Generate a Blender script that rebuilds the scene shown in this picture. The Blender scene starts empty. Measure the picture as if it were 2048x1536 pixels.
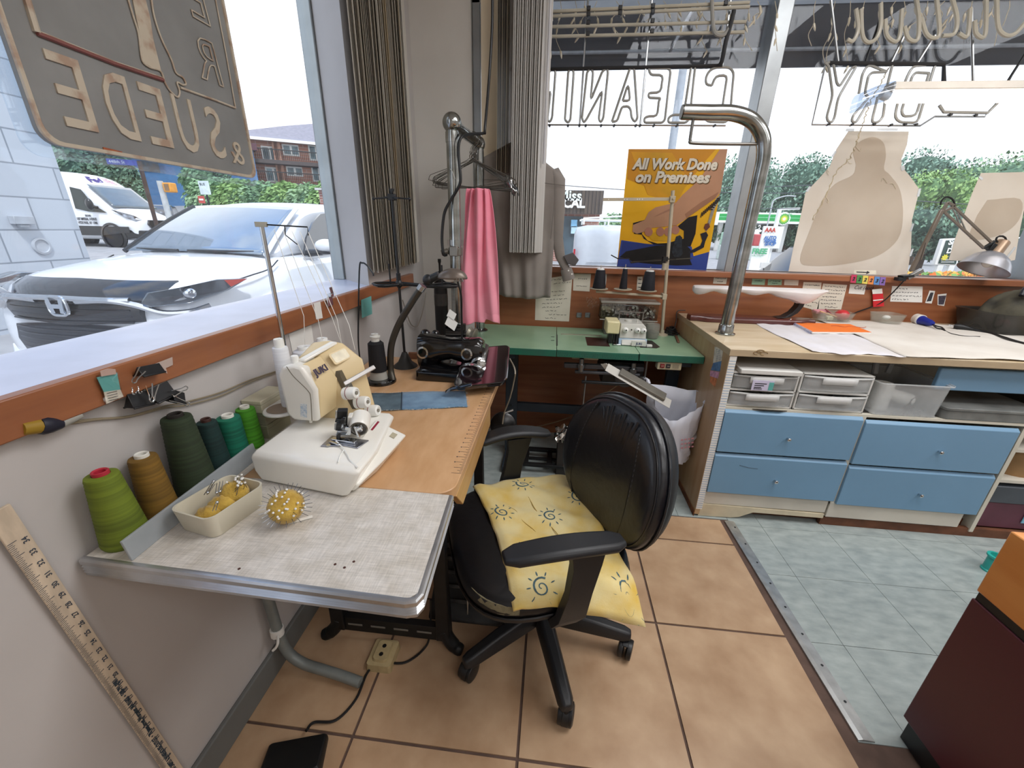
import bpy, math, random
from mathutils import Vector, Matrix
random.seed(7)
SC = bpy.context.scene
COL = SC.collection
# ---------------------------------------------------------------- camera
F = 805.12; YAW = math.radians(5.459); PIT = math.radians(21.161); ROL = math.radians(1.246); EYE = 1.352
FW = Vector((-math.sin(YAW)*math.cos(PIT), math.cos(YAW)*math.cos(PIT), -math.sin(PIT)))
_r = Vector((math.cos(YAW), math.sin(YAW), 0)); _u = _r.cross(FW)
RT = _r*math.cos(ROL) + _u*math.sin(ROL); UP = _u*math.cos(ROL) - _r*math.sin(ROL)
CAM = Vector((0, 0, EYE))
cd = bpy.data.cameras.new('camera'); cam = bpy.data.objects.new('camera', cd); COL.objects.link(cam)
cd.sensor_fit = 'HORIZONTAL'; cd.sensor_width = 36; cd.lens = F/2048*36; cd.clip_start = .02; cd.clip_end = 800
m = Matrix((RT, UP, -FW)).transposed().to_4x4(); m.translation = CAM; cam.matrix_world = m
SC.camera = cam
# ---------------------------------------------------------------- sky, sun, ceiling lights, exposure
W = bpy.data.worlds.new('sky'); SC.world = W; W.use_nodes = True
nt = W.node_tree; nt.nodes.clear()
def wn(t, **k):
    n = nt.nodes.new(t)
    for a, b in k.items(): setattr(n, a, b)
    return n
out = wn('ShaderNodeOutputWorld'); bg = wn('ShaderNodeBackground'); tc = wn('ShaderNodeTexCoord')
mp = wn('ShaderNodeMapping'); mp.inputs['Scale'].default_value = (1, 1, 1.7)
nz = wn('ShaderNodeTexNoise'); nz.inputs['Scale'].default_value = 2.1; nz.inputs['Detail'].default_value = 7; nz.inputs['Roughness'].default_value = .58
cr = wn('ShaderNodeValToRGB'); cr.color_ramp.elements[0].position = .44; cr.color_ramp.elements[1].position = .60
cr.color_ramp.elements[0].color = (0, 0, 0, 1); cr.color_ramp.elements[1].color = (1, 1, 1, 1)
sep = wn('ShaderNodeSeparateXYZ'); hz = wn('ShaderNodeMapRange'); hz.inputs['From Min'].default_value = .56; hz.inputs['From Max'].default_value = .84
hz.inputs['To Min'].default_value = 1; hz.inputs['To Max'].default_value = 0
mx = wn('ShaderNodeMath', operation='MAXIMUM'); mc = wn('ShaderNodeMixRGB')
mc.inputs[1].default_value = (.22, .46, .88, 1); mc.inputs[2].default_value = (1, 1, 1, 1)
L = nt.links.new
L(tc.outputs['Generated'], mp.inputs[0]); L(mp.outputs[0], nz.inputs['Vector']); L(nz.outputs['Fac'], cr.inputs[0])
L(tc.outputs['Generated'], sep.inputs[0]); L(sep.outputs['Z'], hz.inputs['Value'])
L(cr.outputs[0], mx.inputs[0]); L(hz.outputs[0], mx.inputs[1]); L(mx.outputs[0], mc.inputs[0])
L(mc.outputs[0], bg.inputs[0]); bg.inputs[1].default_value = 1.7; L(bg.outputs[0], out.inputs[0])
sd = bpy.data.lights.new('sun', 'SUN'); sd.energy = 3.2; sd.angle = math.radians(6); sd.color = (1, .97, .92)
so = bpy.data.objects.new('sun', sd); COL.objects.link(so)
so.rotation_euler = Vector((.45, -.55, 1.25)).to_track_quat('Z', 'Y').to_euler()
for lx, ly, le in ((1.15, 1.0, 38), (1.15, -1.2, 20), (2.9, 1.0, 34), (2.9, -1.2, 22)):
    ld = bpy.data.lights.new('ceiling_light', 'AREA'); ld.shape = 'RECTANGLE'; ld.size = 1.2; ld.size_y = 1.2
    ld.energy = le; ld.color = (.98, .985, 1)
    lo = bpy.data.objects.new('ceiling_light', ld); COL.objects.link(lo); lo.location = (lx, ly, 2.83)
SC.view_settings.view_transform = 'Standard'; SC.view_settings.look = 'None'; SC.view_settings.gamma = 1
SC.view_settings.use_curve_mapping = False; SC.view_settings.exposure = 0.0
# ---------------------------------------------------------------- geometry helpers
V = Vector
def ray(u, v): return FW + RT*((u-1024)/F) - UP*((v-768)/F)
def PX(u, v, x): d = ray(u, v); return CAM + d*(x/d.x)
def PY(u, v, y): d = ray(u, v); return CAM + d*(y/d.y)
def PZ(u, v, z): d = ray(u, v); return CAM + d*((z-EYE)/d.z)
def PD(u, v, dist):
    d = ray(u, v); return CAM + d*(dist/math.hypot(d.x, d.y))
def lerp(a, b, t): return a + (b-a)*t
class MB:
    def __init__(s): s.v = []; s.f = []; s.mi = []; s.c = 0
    def add(s, vs, fs):
        o = len(s.v); s.v += [tuple(p) for p in vs]
        for f in fs: s.f.append([i+o for i in f]); s.mi.append(s.c)
        return s
    def box(s, x0, y0, z0, x1, y1, z1):
        x0, x1 = sorted((x0, x1)); y0, y1 = sorted((y0, y1)); z0, z1 = sorted((z0, z1))
        return s.add([(x0,y0,z0),(x1,y0,z0),(x1,y1,z0),(x0,y1,z0),(x0,y0,z1),(x1,y0,z1),(x1,y1,z1),(x0,y1,z1)],
                     [(0,3,2,1),(4,5,6,7),(0,1,5,4),(1,2,6,5),(2,3,7,6),(3,0,4,7)])
    def obox(s, c, a, b, d):
        c, a, b, d = V(c), V(a), V(b), V(d)
        if a.cross(b).dot(d) < 0: a = -a
        P = [c-a-b-d, c+a-b-d, c+a+b-d, c-a+b-d, c-a-b+d, c+a-b+d, c+a+b+d, c-a+b+d]
        return s.add(P, [(0,3,2,1),(4,5,6,7),(0,1,5,4),(1,2,6,5),(2,3,7,6),(3,0,4,7)])
    def bar(s, p, q, w, h, up=(0, 0, 1)):
        p, q = V(p), V(q); d = q-p; up = V(up); x = d.cross(up)
        if x.length < 1e-6: x = d.cross(V((1, 0, 0)))
        x.normalize(); y = x.cross(d).normalized()
        return s.obox((p+q)/2, d/2, x*w/2, y*h/2)
    def tube(s, pts, r, n=8, closed=False, caps=True):
        pts = [V(p) for p in pts]; k = len(pts); rs = r if isinstance(r, (list, tuple)) else [r]*k
        d0 = (pts[1]-pts[0]).normalized(); a = V((0, 0, 1)) if abs(d0.z) < .9 else V((1, 0, 0))
        x = (a - d0*a.dot(d0)).normalized(); vs = []
        for i, p in enumerate(pts):
            if closed: d = (pts[(i+1) % k]-pts[i-1])
            else: d = pts[min(i+1, k-1)]-pts[max(i-1, 0)]
            if d.length < 1e-9: d = d0
            d.normalize(); x = x - d*x.dot(d)
            x = x.normalized() if x.length > 1e-6 else d.orthogonal().normalized()
            y = d.cross(x)
            for j in range(n):
                t = 2*math.pi*j/n; vs.append(p + (x*math.cos(t)+y*math.sin(t))*rs[i])
        fs = []
        for i in range(k if closed else k-1):
            for j in range(n):
                a0 = i*n+j; a1 = i*n+(j+1) % n; b0 = ((i+1) % k)*n+j; b1 = ((i+1) % k)*n+(j+1) % n
                fs.append((a0, a1, b1, b0))
        if caps and not closed:
            fs.append(tuple(range(n-1, -1, -1))); fs.append(tuple((k-1)*n+j for j in range(n)))
        return s.add(vs, fs)
    def lathe(s, prof, o=(0, 0, 0), n=24, axis=(0, 0, 1), sx=1, sy=1):
        o = V(o); z = V(axis).normalized(); x = V((1, 0, 0)) if abs(z.z) > .9 else V((0, 0, 1)).cross(z).normalized()
        x = (x - z*x.dot(z)).normalized(); y = z.cross(x); vs = []; fs = []; k = len(prof)
        for r, h in prof:
            for j in range(n):
                t = 2*math.pi*j/n; vs.append(o + z*h + x*(max(r, 1e-5)*math.cos(t)*sx) + y*(max(r, 1e-5)*math.sin(t)*sy))
        for i in range(k-1):
            for j in range(n): fs.append((i*n+j, i*n+(j+1) % n, (i+1)*n+(j+1) % n, (i+1)*n+j))
        if prof[0][0] > 1e-4: fs.append(tuple(range(n-1, -1, -1)))
        if prof[-1][0] > 1e-4: fs.append(tuple((k-1)*n+j for j in range(n)))
        return s.add(vs, fs)
    def cyl(s, p, q, r, n=16, r2=None):
        p, q = V(p), V(q); return s.lathe([(r, 0), (r if r2 is None else r2, (q-p).length)], p, n, q-p)
    def ball(s, c, rx, ry=None, rz=None, n=16, m=10):
        ry = rx if ry is None else ry; rz = rx if rz is None else rz
        vs = []; fs = []
        for i in range(m+1):
            a = -math.pi/2 + math.pi*i/m
            for j in range(n):
                b = 2*math.pi*j/n
                vs.append((c[0]+rx*math.cos(a)*math.cos(b), c[1]+ry*math.cos(a)*math.sin(b), c[2]+rz*math.sin(a)))
        for i in range(m):
            for j in range(n): fs.append((i*n+j, i*n+(j+1) % n, (i+1)*n+(j+1) % n, (i+1)*n+j))
        return s.add(vs, fs)
    def poly(s, pts): return s.add(pts, [tuple(range(len(pts)))])
    def extr(s, pts, d):
        pts = [V(p) for p in pts]; d = V(d); n = len(pts)
        nrm = V((0, 0, 0))
        for i in range(n): nrm += pts[i].cross(pts[(i+1) % n])
        if nrm.dot(d) > 0: pts = pts[::-1]
        vs = pts + [p+d for p in pts]
        fs = [tuple(range(n)), tuple(range(2*n-1, n-1, -1))] + [(i, n+i, n+(i+1) % n, (i+1) % n) for i in range(n)]
        return s.add(vs, fs)
    def grid(s, fn, nu, nv, wrap=False):
        vs = [fn(i/nu, j/nv) for i in range(nu+1) for j in range(nv+1)]
        fs = [(i*(nv+1)+j, (i+1)*(nv+1)+j, (i+1)*(nv+1)+j+1, i*(nv+1)+j+1) for i in range(nu) for j in range(nv)]
        return s.add(vs, fs)
    def loft(s, rings, caps=True):
        n = len(rings[0]); vs = [p for r in rings for p in r]; fs = []
        for i in range(len(rings)-1):
            for j in range(n): fs.append((i*n+j, i*n+(j+1) % n, (i+1)*n+(j+1) % n, (i+1)*n+j))
        if caps: fs.append(tuple(range(n-1, -1, -1))); fs.append(tuple((len(rings)-1)*n+j for j in range(n)))
        return s.add(vs, fs)
def smooth_path(pts, n=8):
    pts = [V(p) for p in pts]; P = [pts[0]*2-pts[1]] + pts + [pts[-1]*2-pts[-2]]; o = []
    for i in range(1, len(P)-2):
        a, b, c, d = P[i-1], P[i], P[i+1], P[i+2]
        for k in range(n):
            t = k/n
            o.append(.5*((2*b)+(c-a)*t+(2*a-5*b+4*c-d)*t*t+(3*b-a-3*c+d)*t**3))
    o.append(pts[-1]); return o
def rrect(w, h, r, n=5):
    o = []
    for cx, cy, a in ((w/2-r, h/2-r, 0), (-w/2+r, h/2-r, 90), (-w/2+r, -h/2+r, 180), (w/2-r, -h/2+r, 270)):
        for k in range(n+1):
            t = math.radians(a+90*k/n); o.append((cx+r*math.cos(t), cy+r*math.sin(t)))
    return o
def link(o, parent):
    COL.objects.link(o)
    if parent is not None:
        o.parent = parent
        if parent.type == 'EMPTY': o.location = -V(parent.location)
    return o
def obj(name, mb, mats, parent=None, smooth=40, bevel=0, bseg=2, sub=0, solid=0, label=None):
    me = bpy.data.meshes.new(name); me.from_pydata(mb.v, [], mb.f)
    for m_ in (mats if isinstance(mats, (list, tuple)) else [mats]): me.materials.append(m_)
    me.polygons.foreach_set('material_index', mb.mi)
    me.update()
    if smooth:
        me.polygons.foreach_set('use_smooth', [True]*len(mb.f)); me.set_sharp_from_angle(angle=math.radians(smooth))
    o = bpy.data.objects.new(name, me); link(o, parent)
    if solid:
        md = o.modifiers.new('t', 'SOLIDIFY'); md.thickness = solid; md.offset = 0
    if bevel:
        md = o.modifiers.new('b', 'BEVEL'); md.width = bevel; md.segments = bseg; md.limit_method = 'ANGLE'; md.angle_limit = math.radians(40); md.harden_normals = False
    if sub:
        md = o.modifiers.new('s', 'SUBSURF'); md.levels = sub; md.render_levels = sub
    if label: o['label'] = label
    return o
def tag(o, label, cat, group=None, kind=None):
    o['label'] = label; o['category'] = cat
    if group: o['group'] = group
    if kind: o['kind'] = kind
    return o
def thing(name, label, cat, loc, group=None):
    o = bpy.data.objects.new(name, None); COL.objects.link(o); o.location = loc; o.empty_display_size = .05
    return tag(o, label, cat, group)
def struct(name, mb, mats, **k):
    o = obj(name, mb, mats, **k); o['kind'] = 'structure'; return o
def dup(root, loc, rotz=0, label=None, group=None):
    r = root.copy(); COL.objects.link(r); r.location = loc; r.rotation_euler = (0, 0, rotz)
    if label: r['label'] = label
    if group: r['group'] = group
    for ch in root.children:
        c = ch.copy(); COL.objects.link(c); c.parent = r
        for g in ch.children:
            d = g.copy(); COL.objects.link(d); d.parent = c
    return r
def text(name, s, size, o, xd, yd, mat, parent=None, bold=0, ext=.0005, align='LEFT', shear=0, sx=1, label=None, spacing=1):
    cu = bpy.data.curves.new(name, 'FONT'); cu.body = s; cu.size = size; cu.extrude = ext; cu.offset = bold; cu.align_x = align
    cu.shear = shear; cu.space_character = spacing; cu.resolution_u = 3
    t = bpy.data.objects.new(name, cu); COL.objects.link(t)
    me = bpy.data.meshes.new_from_object(t); bpy.data.objects.remove(t)
    xd, yd = V(xd).normalized(), V(yd).normalized(); zd = xd.cross(yd)
    mt = Matrix((xd*sx, yd, zd)).transposed().to_4x4(); mt.translation = V(o)
    me.transform(mt); me.materials.clear(); me.materials.append(mat)
    if mt.determinant() < 0: me.flip_normals()
    o_ = bpy.data.objects.new(name, me); link(o_, parent)
    if label: o_['label'] = label
    return o_
# ---------------------------------------------------------------- materials
def lin(h):
    h = h.lstrip('#'); c = [int(h[i:i+2], 16)/255 for i in (0, 2, 4)]
    return tuple((x/12.92 if x <= .04045 else ((x+.055)/1.055)**2.4) for x in c) + (1,)
_MC = {}
def M(key, hx=None, rough=.5, metal=0, var=.12, vs=6, bump=0, bs=60, coat=0, trans=0, em=None, ems=0, c2=None, stretch=None, spec=.5, sheen=0, vlo=.35, vhi=.65, trl=0):
    if key in _MC: return _MC[key]
    m_ = bpy.data.materials.new(key); m_.use_nodes = True; t = m_.node_tree; N = t.nodes; K = t.links.new
    b = N['Principled BSDF']; b.inputs['Roughness'].default_value = rough; b.inputs['Metallic'].default_value = metal
    b.inputs['Coat Weight'].default_value = coat; b.inputs['Coat Roughness'].default_value = .08
    b.inputs['Specular IOR Level'].default_value = spec; b.inputs['Sheen Weight'].default_value = sheen
    c = lin(hx)
    tcn = N.new('ShaderNodeTexCoord'); mpn = N.new('ShaderNodeMapping'); K(tcn.outputs['Object'], mpn.inputs[0])
    if stretch: mpn.inputs['Scale'].default_value = stretch
    n = N.new('ShaderNodeTexNoise'); n.inputs['Scale'].default_value = vs; n.inputs['Detail'].default_value = 5; K(mpn.outputs[0], n.inputs['Vector'])
    r = N.new('ShaderNodeValToRGB'); r.color_ramp.elements[0].position = vlo; r.color_ramp.elements[1].position = vhi
    lo = lin(c2) if c2 else tuple(max(0, x*(1-var*1.3)) for x in c[:3])+(1,)
    hi = c if c2 else tuple(min(1, x*(1+var*.7)) for x in c[:3])+(1,)
    r.color_ramp.elements[0].color = lo; r.color_ramp.elements[1].color = hi
    K(n.outputs['Fac'], r.inputs[0]); K(r.outputs[0], b.inputs['Base Color'])
    if bump:
        n2 = N.new('ShaderNodeTexNoise'); n2.inputs['Scale'].default_value = bs; n2.inputs['Detail'].default_value = 3; K(mpn.outputs[0], n2.inputs['Vector'])
        bp = N.new('ShaderNodeBump'); bp.inputs['Strength'].default_value = bump; bp.inputs['Distance'].default_value = .004
        K(n2.outputs['Fac'], bp.inputs['Height']); K(bp.outputs[0], b.inputs['Normal'])
    if em: b.inputs['Emission Color'].default_value = lin(em); b.inputs['Emission Strength'].default_value = ems
    if trl:
        tl = N.new('ShaderNodeBsdfTranslucent'); K(r.outputs[0], tl.inputs[0]); mt_ = N.new('ShaderNodeMixShader'); mt_.inputs[0].default_value = trl
        K(b.outputs[0], mt_.inputs[1]); K(tl.outputs[0], mt_.inputs[2]); K(mt_.outputs[0], N['Material Output'].inputs[0])
    if trans:
        tr = N.new('ShaderNodeBsdfTransparent'); mxn = N.new('ShaderNodeMixShader'); mxn.inputs[0].default_value = trans
        K(b.outputs[0], mxn.inputs[1]); K(tr.outputs[0], mxn.inputs[2]); K(mxn.outputs[0], N['Material Output'].inputs[0])
    _MC[key] = m_; return m_
def glass(key, tint='FFFFFF', refl=.07, haze=0, rough=.02):
    if key in _MC: return _MC[key]
    m_ = bpy.data.materials.new(key); m_.use_nodes = True; t = m_.node_tree; N = t.nodes; K = t.links.new
    N.remove(N['Principled BSDF'])
    tr = N.new('ShaderNodeBsdfTransparent'); tr.inputs[0].default_value = lin(tint)
    g = N.new('ShaderNodeBsdfGlossy'); g.inputs['Roughness'].default_value = rough
    x = N.new('ShaderNodeMixShader'); x.inputs[0].default_value = refl
    K(tr.outputs[0], x.inputs[1]); K(g.outputs[0], x.inputs[2])
    if haze:
        d = N.new('ShaderNodeBsdfDiffuse'); d.inputs[0].default_value = (.8, .82, .85, 1)
        n = N.new('ShaderNodeTexNoise'); n.inputs['Scale'].default_value = 3; tcn = N.new('ShaderNodeTexCoord'); K(tcn.outputs['Object'], n.inputs['Vector'])
        mr = N.new('ShaderNodeMapRange'); mr.inputs['To Min'].default_value = haze*.6; mr.inputs['To Max'].default_value = haze*1.4; K(n.outputs['Fac'], mr.inputs['Value'])
        y = N.new('ShaderNodeMixShader'); K(mr.outputs[0], y.inputs[0]); K(x.outputs[0], y.inputs[1]); K(d.outputs[0], y.inputs[2]); x = y
    K(x.outputs[0], N['Material Output'].inputs[0]); _MC[key] = m_; return m_
def brick(key, c1, c2, mortar, w, h, ms=.012, rough=.8, axis='xz', bump=.3):
    if key in _MC: return _MC[key]
    m_ = bpy.data.materials.new(key); m_.use_nodes = True; t = m_.node_tree; N = t.nodes; K = t.links.new
    b = N['Principled BSDF']; b.inputs['Roughness'].default_value = rough
    tcn = N.new('ShaderNodeTexCoord'); sp = N.new('ShaderNodeSeparateXYZ'); cb = N.new('ShaderNodeCombineXYZ'); K(tcn.outputs['Object'], sp.inputs[0])
    K(sp.outputs[{'x': 0, 'y': 1, 'z': 2}[axis[0]]], cb.inputs[0]); K(sp.outputs[{'x': 0, 'y': 1, 'z': 2}[axis[1]]], cb.inputs[1])
    k = N.new('ShaderNodeTexBrick'); k.inputs['Scale'].default_value = 1; k.inputs['Brick Width'].default_value = w; k.inputs['Row Height'].default_value = h
    k.inputs['Mortar Size'].default_value = ms; k.inputs['Color1'].default_value = lin(c1); k.inputs['Color2'].default_value = lin(c2); k.inputs['Mortar'].default_value = lin(mortar)
    K(cb.outputs[0], k.inputs['Vector']); K(k.outputs['Color'], b.inputs['Base Color'])
    bp = N.new('ShaderNodeBump'); bp.inputs['Strength'].default_value = bump; bp.invert = True; K(k.outputs['Fac'], bp.inputs['Height']); K(bp.outputs[0], b.inputs['Normal'])
    _MC[key] = m_; return m_
def wood(key, a, b_, rough=.35, scale=3, axis=(1, 12, 12), coat=.2, lo=.3, hi=.75):
    return M(key, a, rough=rough, c2=b_, vs=scale, stretch=axis, coat=coat, vlo=lo, vhi=hi)
# shared materials
WHITE = M('white_plastic', 'EDEDE8', .35, var=.03)
BLACK = M('black_plastic', '141517', .42, var=.1)
BLACKG = M('black_gloss', '0A0A0C', .12, var=.1, coat=.6)
CHROME = M('chrome', 'C9CCCE', .12, 1, var=.1)
STEEL = M('steel', 'A9ABAC', .3, 1, var=.15)
DKSTEEL = M('dark_steel', '3A3D40', .4, .7, var=.2)
ALU = M('aluminium', 'C4C6C6', .38, .85, var=.12, vs=25)
PAPER = M('paper', 'D9D2C2', .8, var=.05, vs=12)
PAPERW = M('white_paper', 'E6E4DE', .8, var=.04, vs=12)
INK = M('ink', '2A2A30', .7, var=.1)
# ================================================================ the setting
WALLP = M('wall_paint', 'BDB8B5', .7, var=.07, vs=2.2, bump=.08, bs=12, vlo=.3, vhi=.7)
WALLW = M('white_wall_paint', 'D3D0CA', .6, var=.05, vs=2.5)
ORW = wood('orange_wood', '9C6340', '824B2E', .4, 2.2, (1.2, 14, 14))
ORW2 = wood('orange_wood_side', 'A0653F', '865134', .4, 2.2, (14, 1.2, 14))
GROUT = M('grout', '5E4A40', .9, var=.15, vs=20)
TAN = M('tan_tile', 'C6A888', .36, c2='A58465', vs=7, bump=.06, bs=30, vlo=.28, vhi=.72)
_n = TAN.node_tree.nodes
VINYL = M('grey_vinyl', 'A9B2AF', .3, c2='8E9897', vs=14, stretch=(1, 2.2, 1), vlo=.3, vhi=.66)
VGAP = M('vinyl_gap', '4A4C4C', .8)
XL, YB = -.825, 2.57          # inner faces of the window-side walls
# floor: square tan tiles near the sewing desk, grey vinyl squares beyond the strip
mb = MB(); mb.box(XL-.02, -2.6, -.08, 4.6, 2.75, -.004)
xs = [-.825, -.494, -.026, .447, .905]; ys = [-2.6, -2.15, -1.68, -1.21, -.745, -.278, .189, .656, 1.123, 1.575, 1.752]
g = .0042; mb.c = 1
for i in range(len(xs)-1):
    for j in range(len(ys)-1):
        mb.box(xs[i]+g, ys[j]+g, -.004, xs[i+1]-g, ys[j+1]-g, 0)
mb.box(.915, -2.6, -.004, 1.1, .72, 0)
mb.c = 2
vx = [.942+.0, 1.092, 1.3968, 1.7016, 2.0064, 2.3112, 2.616, 2.92, 3.225, 3.53, 3.835, 4.14, 4.6]
vy = [.806, 1.112, 1.4168, 1.7216, 2.0264, 2.331, 2.60]
e = .0008
for i in range(len(vx)-1):
    for j in range(len(vy)-1): mb.box(vx[i]+e, vy[j]+e, -.004, vx[i+1]-e, vy[j+1]-e, -.0005)
for a, b in zip([-.825, -.52, -.215, .09, .395, .7], [-.52, -.215, .09, .395, .7, .942]):
    for j, (c, d) in enumerate(((1.756, 2.03), (2.03, 2.335), (2.335, 2.6))): mb.box(a+e, c+e, -.004, b-e, d-e, -.0005)
mb.c = 1
for a, b in zip([1.1, 1.57, 2.04, 2.51, 2.98, 3.45, 3.92], [1.57, 2.04, 2.51, 2.98, 3.45, 3.92, 4.6]):
    for c, d in zip(ys[:6], ys[1:7]): mb.box(a+g, c+g, -.004, b-g, d-g, 0)
struct('floor', mb, [GROUT, TAN, VINYL], smooth=0)
# metal transition strip
mb = MB()
a = PZ(1449, 1043, 0); b = PZ(1716, 1482, 0)
d = (b-a); x = V((-d.y, d.x, 0)).normalized()
for t0, t1 in ((-.3, 1.0),):
    p, q = a, b
    mb.loft([[p+V((0,0,-.003)), p+V((0,0,.004)), p+x*.012+V((0,0,.008)), p+x*.045+V((0,0,.004)), p+x*.047+V((0,0,-.003))],
             [q+V((0,0,-.003)), q+V((0,0,.004)), q+x*.012+V((0,0,.008)), q+x*.045+V((0,0,.004)), q+x*.047+V((0,0,-.003))]])
mb2 = MB()
for k in range(8):
    c = lerp(a, b, .05+.12*k)+x*.03; mb2.cyl(c+V((0,0,.003)), c+V((0,0,.0075)), .004, 8)
ts = struct('trim_3', mb, ALU, smooth=20); obj('nail', mb2, DKSTEEL, ts)
# left wall: below the sill, jamb piece to the corner, above the window
mb = MB(); mb.box(-1.1, -2.6, -.1, XL, 2.75, 1.035)
mb.box(-1.1, -2.6, 2.62, XL, 1.775, 2.9); mb.box(-1.1, -2.6, 1.035, XL, -.9, 2.62)
mb.extr([(XL, 1.775, 1.035), (XL, 2.75, 1.035), (-1.12, 2.75, 1.035), (-1.12, 2.01, 1.035), (-1.055, 2.0, 1.035)], (0, 0, 1.865))
wl = struct('wall_left', mb, WALLP, smooth=0)
mb = MB()   # back wall: white pier at the corner, panel under the window, head above
mb.c = 0; mb.box(XL, YB, -.1, -.50, 2.8, 2.9); mb.c = 1; mb.box(-.50, YB, -.1, 4.6, 2.74, 1.106); mb.c = 0; mb.box(-.50, YB, 2.5, 4.6, 2.75, 2.9)
struct('wall_back', mb, [WALLW, ORW], smooth=0)
mb = MB(); mb.box(4.6, -2.6, -.1, 4.75, 2.75, 2.9); struct('wall_right', mb, WALLW, smooth=0)
mb = MB(); mb.box(-1.1, -2.75, -.1, 4.75, -2.6, 2.9); struct('wall_rear', mb, WALLW, smooth=0)
mb = MB(); mb.box(-1.1, -2.75, 2.9, 4.75, 2.8, 3.0); struct('ceiling', mb, M('ceiling_white', 'E2E0DA', .8, var=.04), smooth=0)
mb = MB(); mb.box(XL, -2.6, 0, XL+.014, 2.57, .094); struct('baseboard_left', mb, M('grey_base', '6C6E6C', .55, var=.1, vs=5), bevel=.004)
# left sill: white top sloping to the glass and an orange wooden fascia
mb = MB(); mb.c = 0; mb.box(-1.1, -.9, 1.035, XL+.02, 1.99, 1.094)
mb.c = 1; mb.box(XL, -.9, 1.036, XL+.026, 2.30, 1.1)
SILL = M('sill_white', 'D3D8EA', .35, var=.05, vs=8)
struct('trim_1', mb, [SILL, ORW2], bevel=.003)
# left window: aluminium frame and pane
def pane_frame(name, parts):
    pass
FR = M('window_frame', 'AEB6B8', .4, .5, var=.1)
mb = MB()
mb.box(-1.10, 1.975, 1.094, -1.045, 2.0, 2.62); mb.box(-1.10, -.9, 2.585, -1.045, 2.0, 2.62); mb.box(-1.1, -.9, 1.09, -1.045, -.87, 2.62)
w1 = struct('window_1', mb, FR, bevel=.003)
mb = MB(); mb.box(-1.078, -.88, 1.10, -1.072, 1.98, 2.59); obj('pane', mb, glass('left_glass', 'F8FBFF', .03, .03), w1, smooth=0)
# back window
YG = 2.66
mb = MB()
mb.box(-.50, 2.60, 1.10, -.455, 2.70, 2.5); mb.box(-.50, 2.60, 2.425, 4.6, 2.70, 2.5); mb.box(-.50, 2.64, 1.115, 4.6, 2.70, 1.139)
mb.box(1.0, 2.58, 1.115, 1.075, 2.71, 2.5); mb.box(2.62, 2.58, 1.115, 2.75, 2.72, 2.5)
w2 = struct('window_2', mb, M('window_metal', '9DA1A3', .35, .7, var=.12), bevel=.004)
mb = MB(); mb.box(-.47, YG-.003, 1.13, 1.02, YG+.003, 2.44); mb.box(1.06, YG-.003, 1.13, 2.64, YG+.003, 2.44); mb.box(2.72, YG-.003, 1.13, 4.6, YG+.003, 2.44)
obj('pane', mb, glass('back_glass', 'F8FBFF', .018, .03), w2, smooth=0)
mb = MB(); mb.box(-.35, 2.535, 1.106, 4.6, 2.74, 1.139)
struct('trim_2', mb, ORW, bevel=.004)
for lx, ly in ((1.15, 1.0), (1.15, -1.2), (2.9, 1.0), (2.9, -1.2)):
    mb = MB(); mb.box(lx-.64, ly-.64, 2.84, lx+.64, ly+.64, 2.9)
    tag(obj('ceiling_lamp', mb, WHITE, bevel=.006), 'square white ceiling lamp housing over the work floor', 'lamp', 'ceiling lamps')
# ================================================================ sewing desk by the left window
ZT = .785
DESKW = M('desk_veneer', 'D0A67C', .32, c2='BC9064', vs=9, stretch=(3, 1, 1), bump=.03, bs=90, vlo=.25, vhi=.75, coat=.15)
DESKS = wood('desk_side', 'C9A06A', 'B58850', .45, 3, (8, 1, 8))
IRON = M('black_iron', '17181A', .5, .3, var=.25, vs=20)
def marks_row(mb, p, q, n, fn):
    for i in range(n): fn(mb, lerp(V(p), V(q), i/(n-1)), i)
t = thing('sewing_table', 'tan wooden sewing table with inch marks along its edge and black iron legs', 'table', (-.45, 1.2, 0))
mb = MB()
pts = []
for cx, cy, r, a0 in ((-.245, .79, .045, -90), (-.215, 1.70, .02, 0)):
    for k in range(6): a = math.radians(a0+18*k); pts.append((cx+r*math.cos(a), cy+r*math.sin(a), ZT-.026))
pts += [(-.80, 1.72, ZT-.026), (-.80, 1.16, ZT-.026), (-.715, 1.16, ZT-.026), (-.715, .747, ZT-.026)]
mb.extr(pts, (0, 0, .026))
obj('tabletop', mb, DESKW, t, bevel=.002)
mb = MB(); mb.extr([(-.20, .775, ZT-.027), (-.20, .84, ZT-.1), (-.20, 1.3, ZT-.1), (-.20, 1.3, ZT-.027)], (-.018, 0, 0))
obj('side_panel', mb, DESKS, t, bevel=.002)
mb = MB()
for i in range(110):
    y = .83+i*.00635; l = .026 if i % 4 == 0 else (.014 if i % 2 == 0 else .008)
    mb.box(-.199-l, y-.0005, ZT, -.200, y+.0005, ZT+.0004)
for i in range(24):
    y = .86+i*.0254+.004; mb.cyl((-.228, y+.016, ZT), (-.228, y+.016, ZT+.0004), .0022, 8)
obj('edge_ruler', mb, INK, t, smooth=0)
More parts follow.
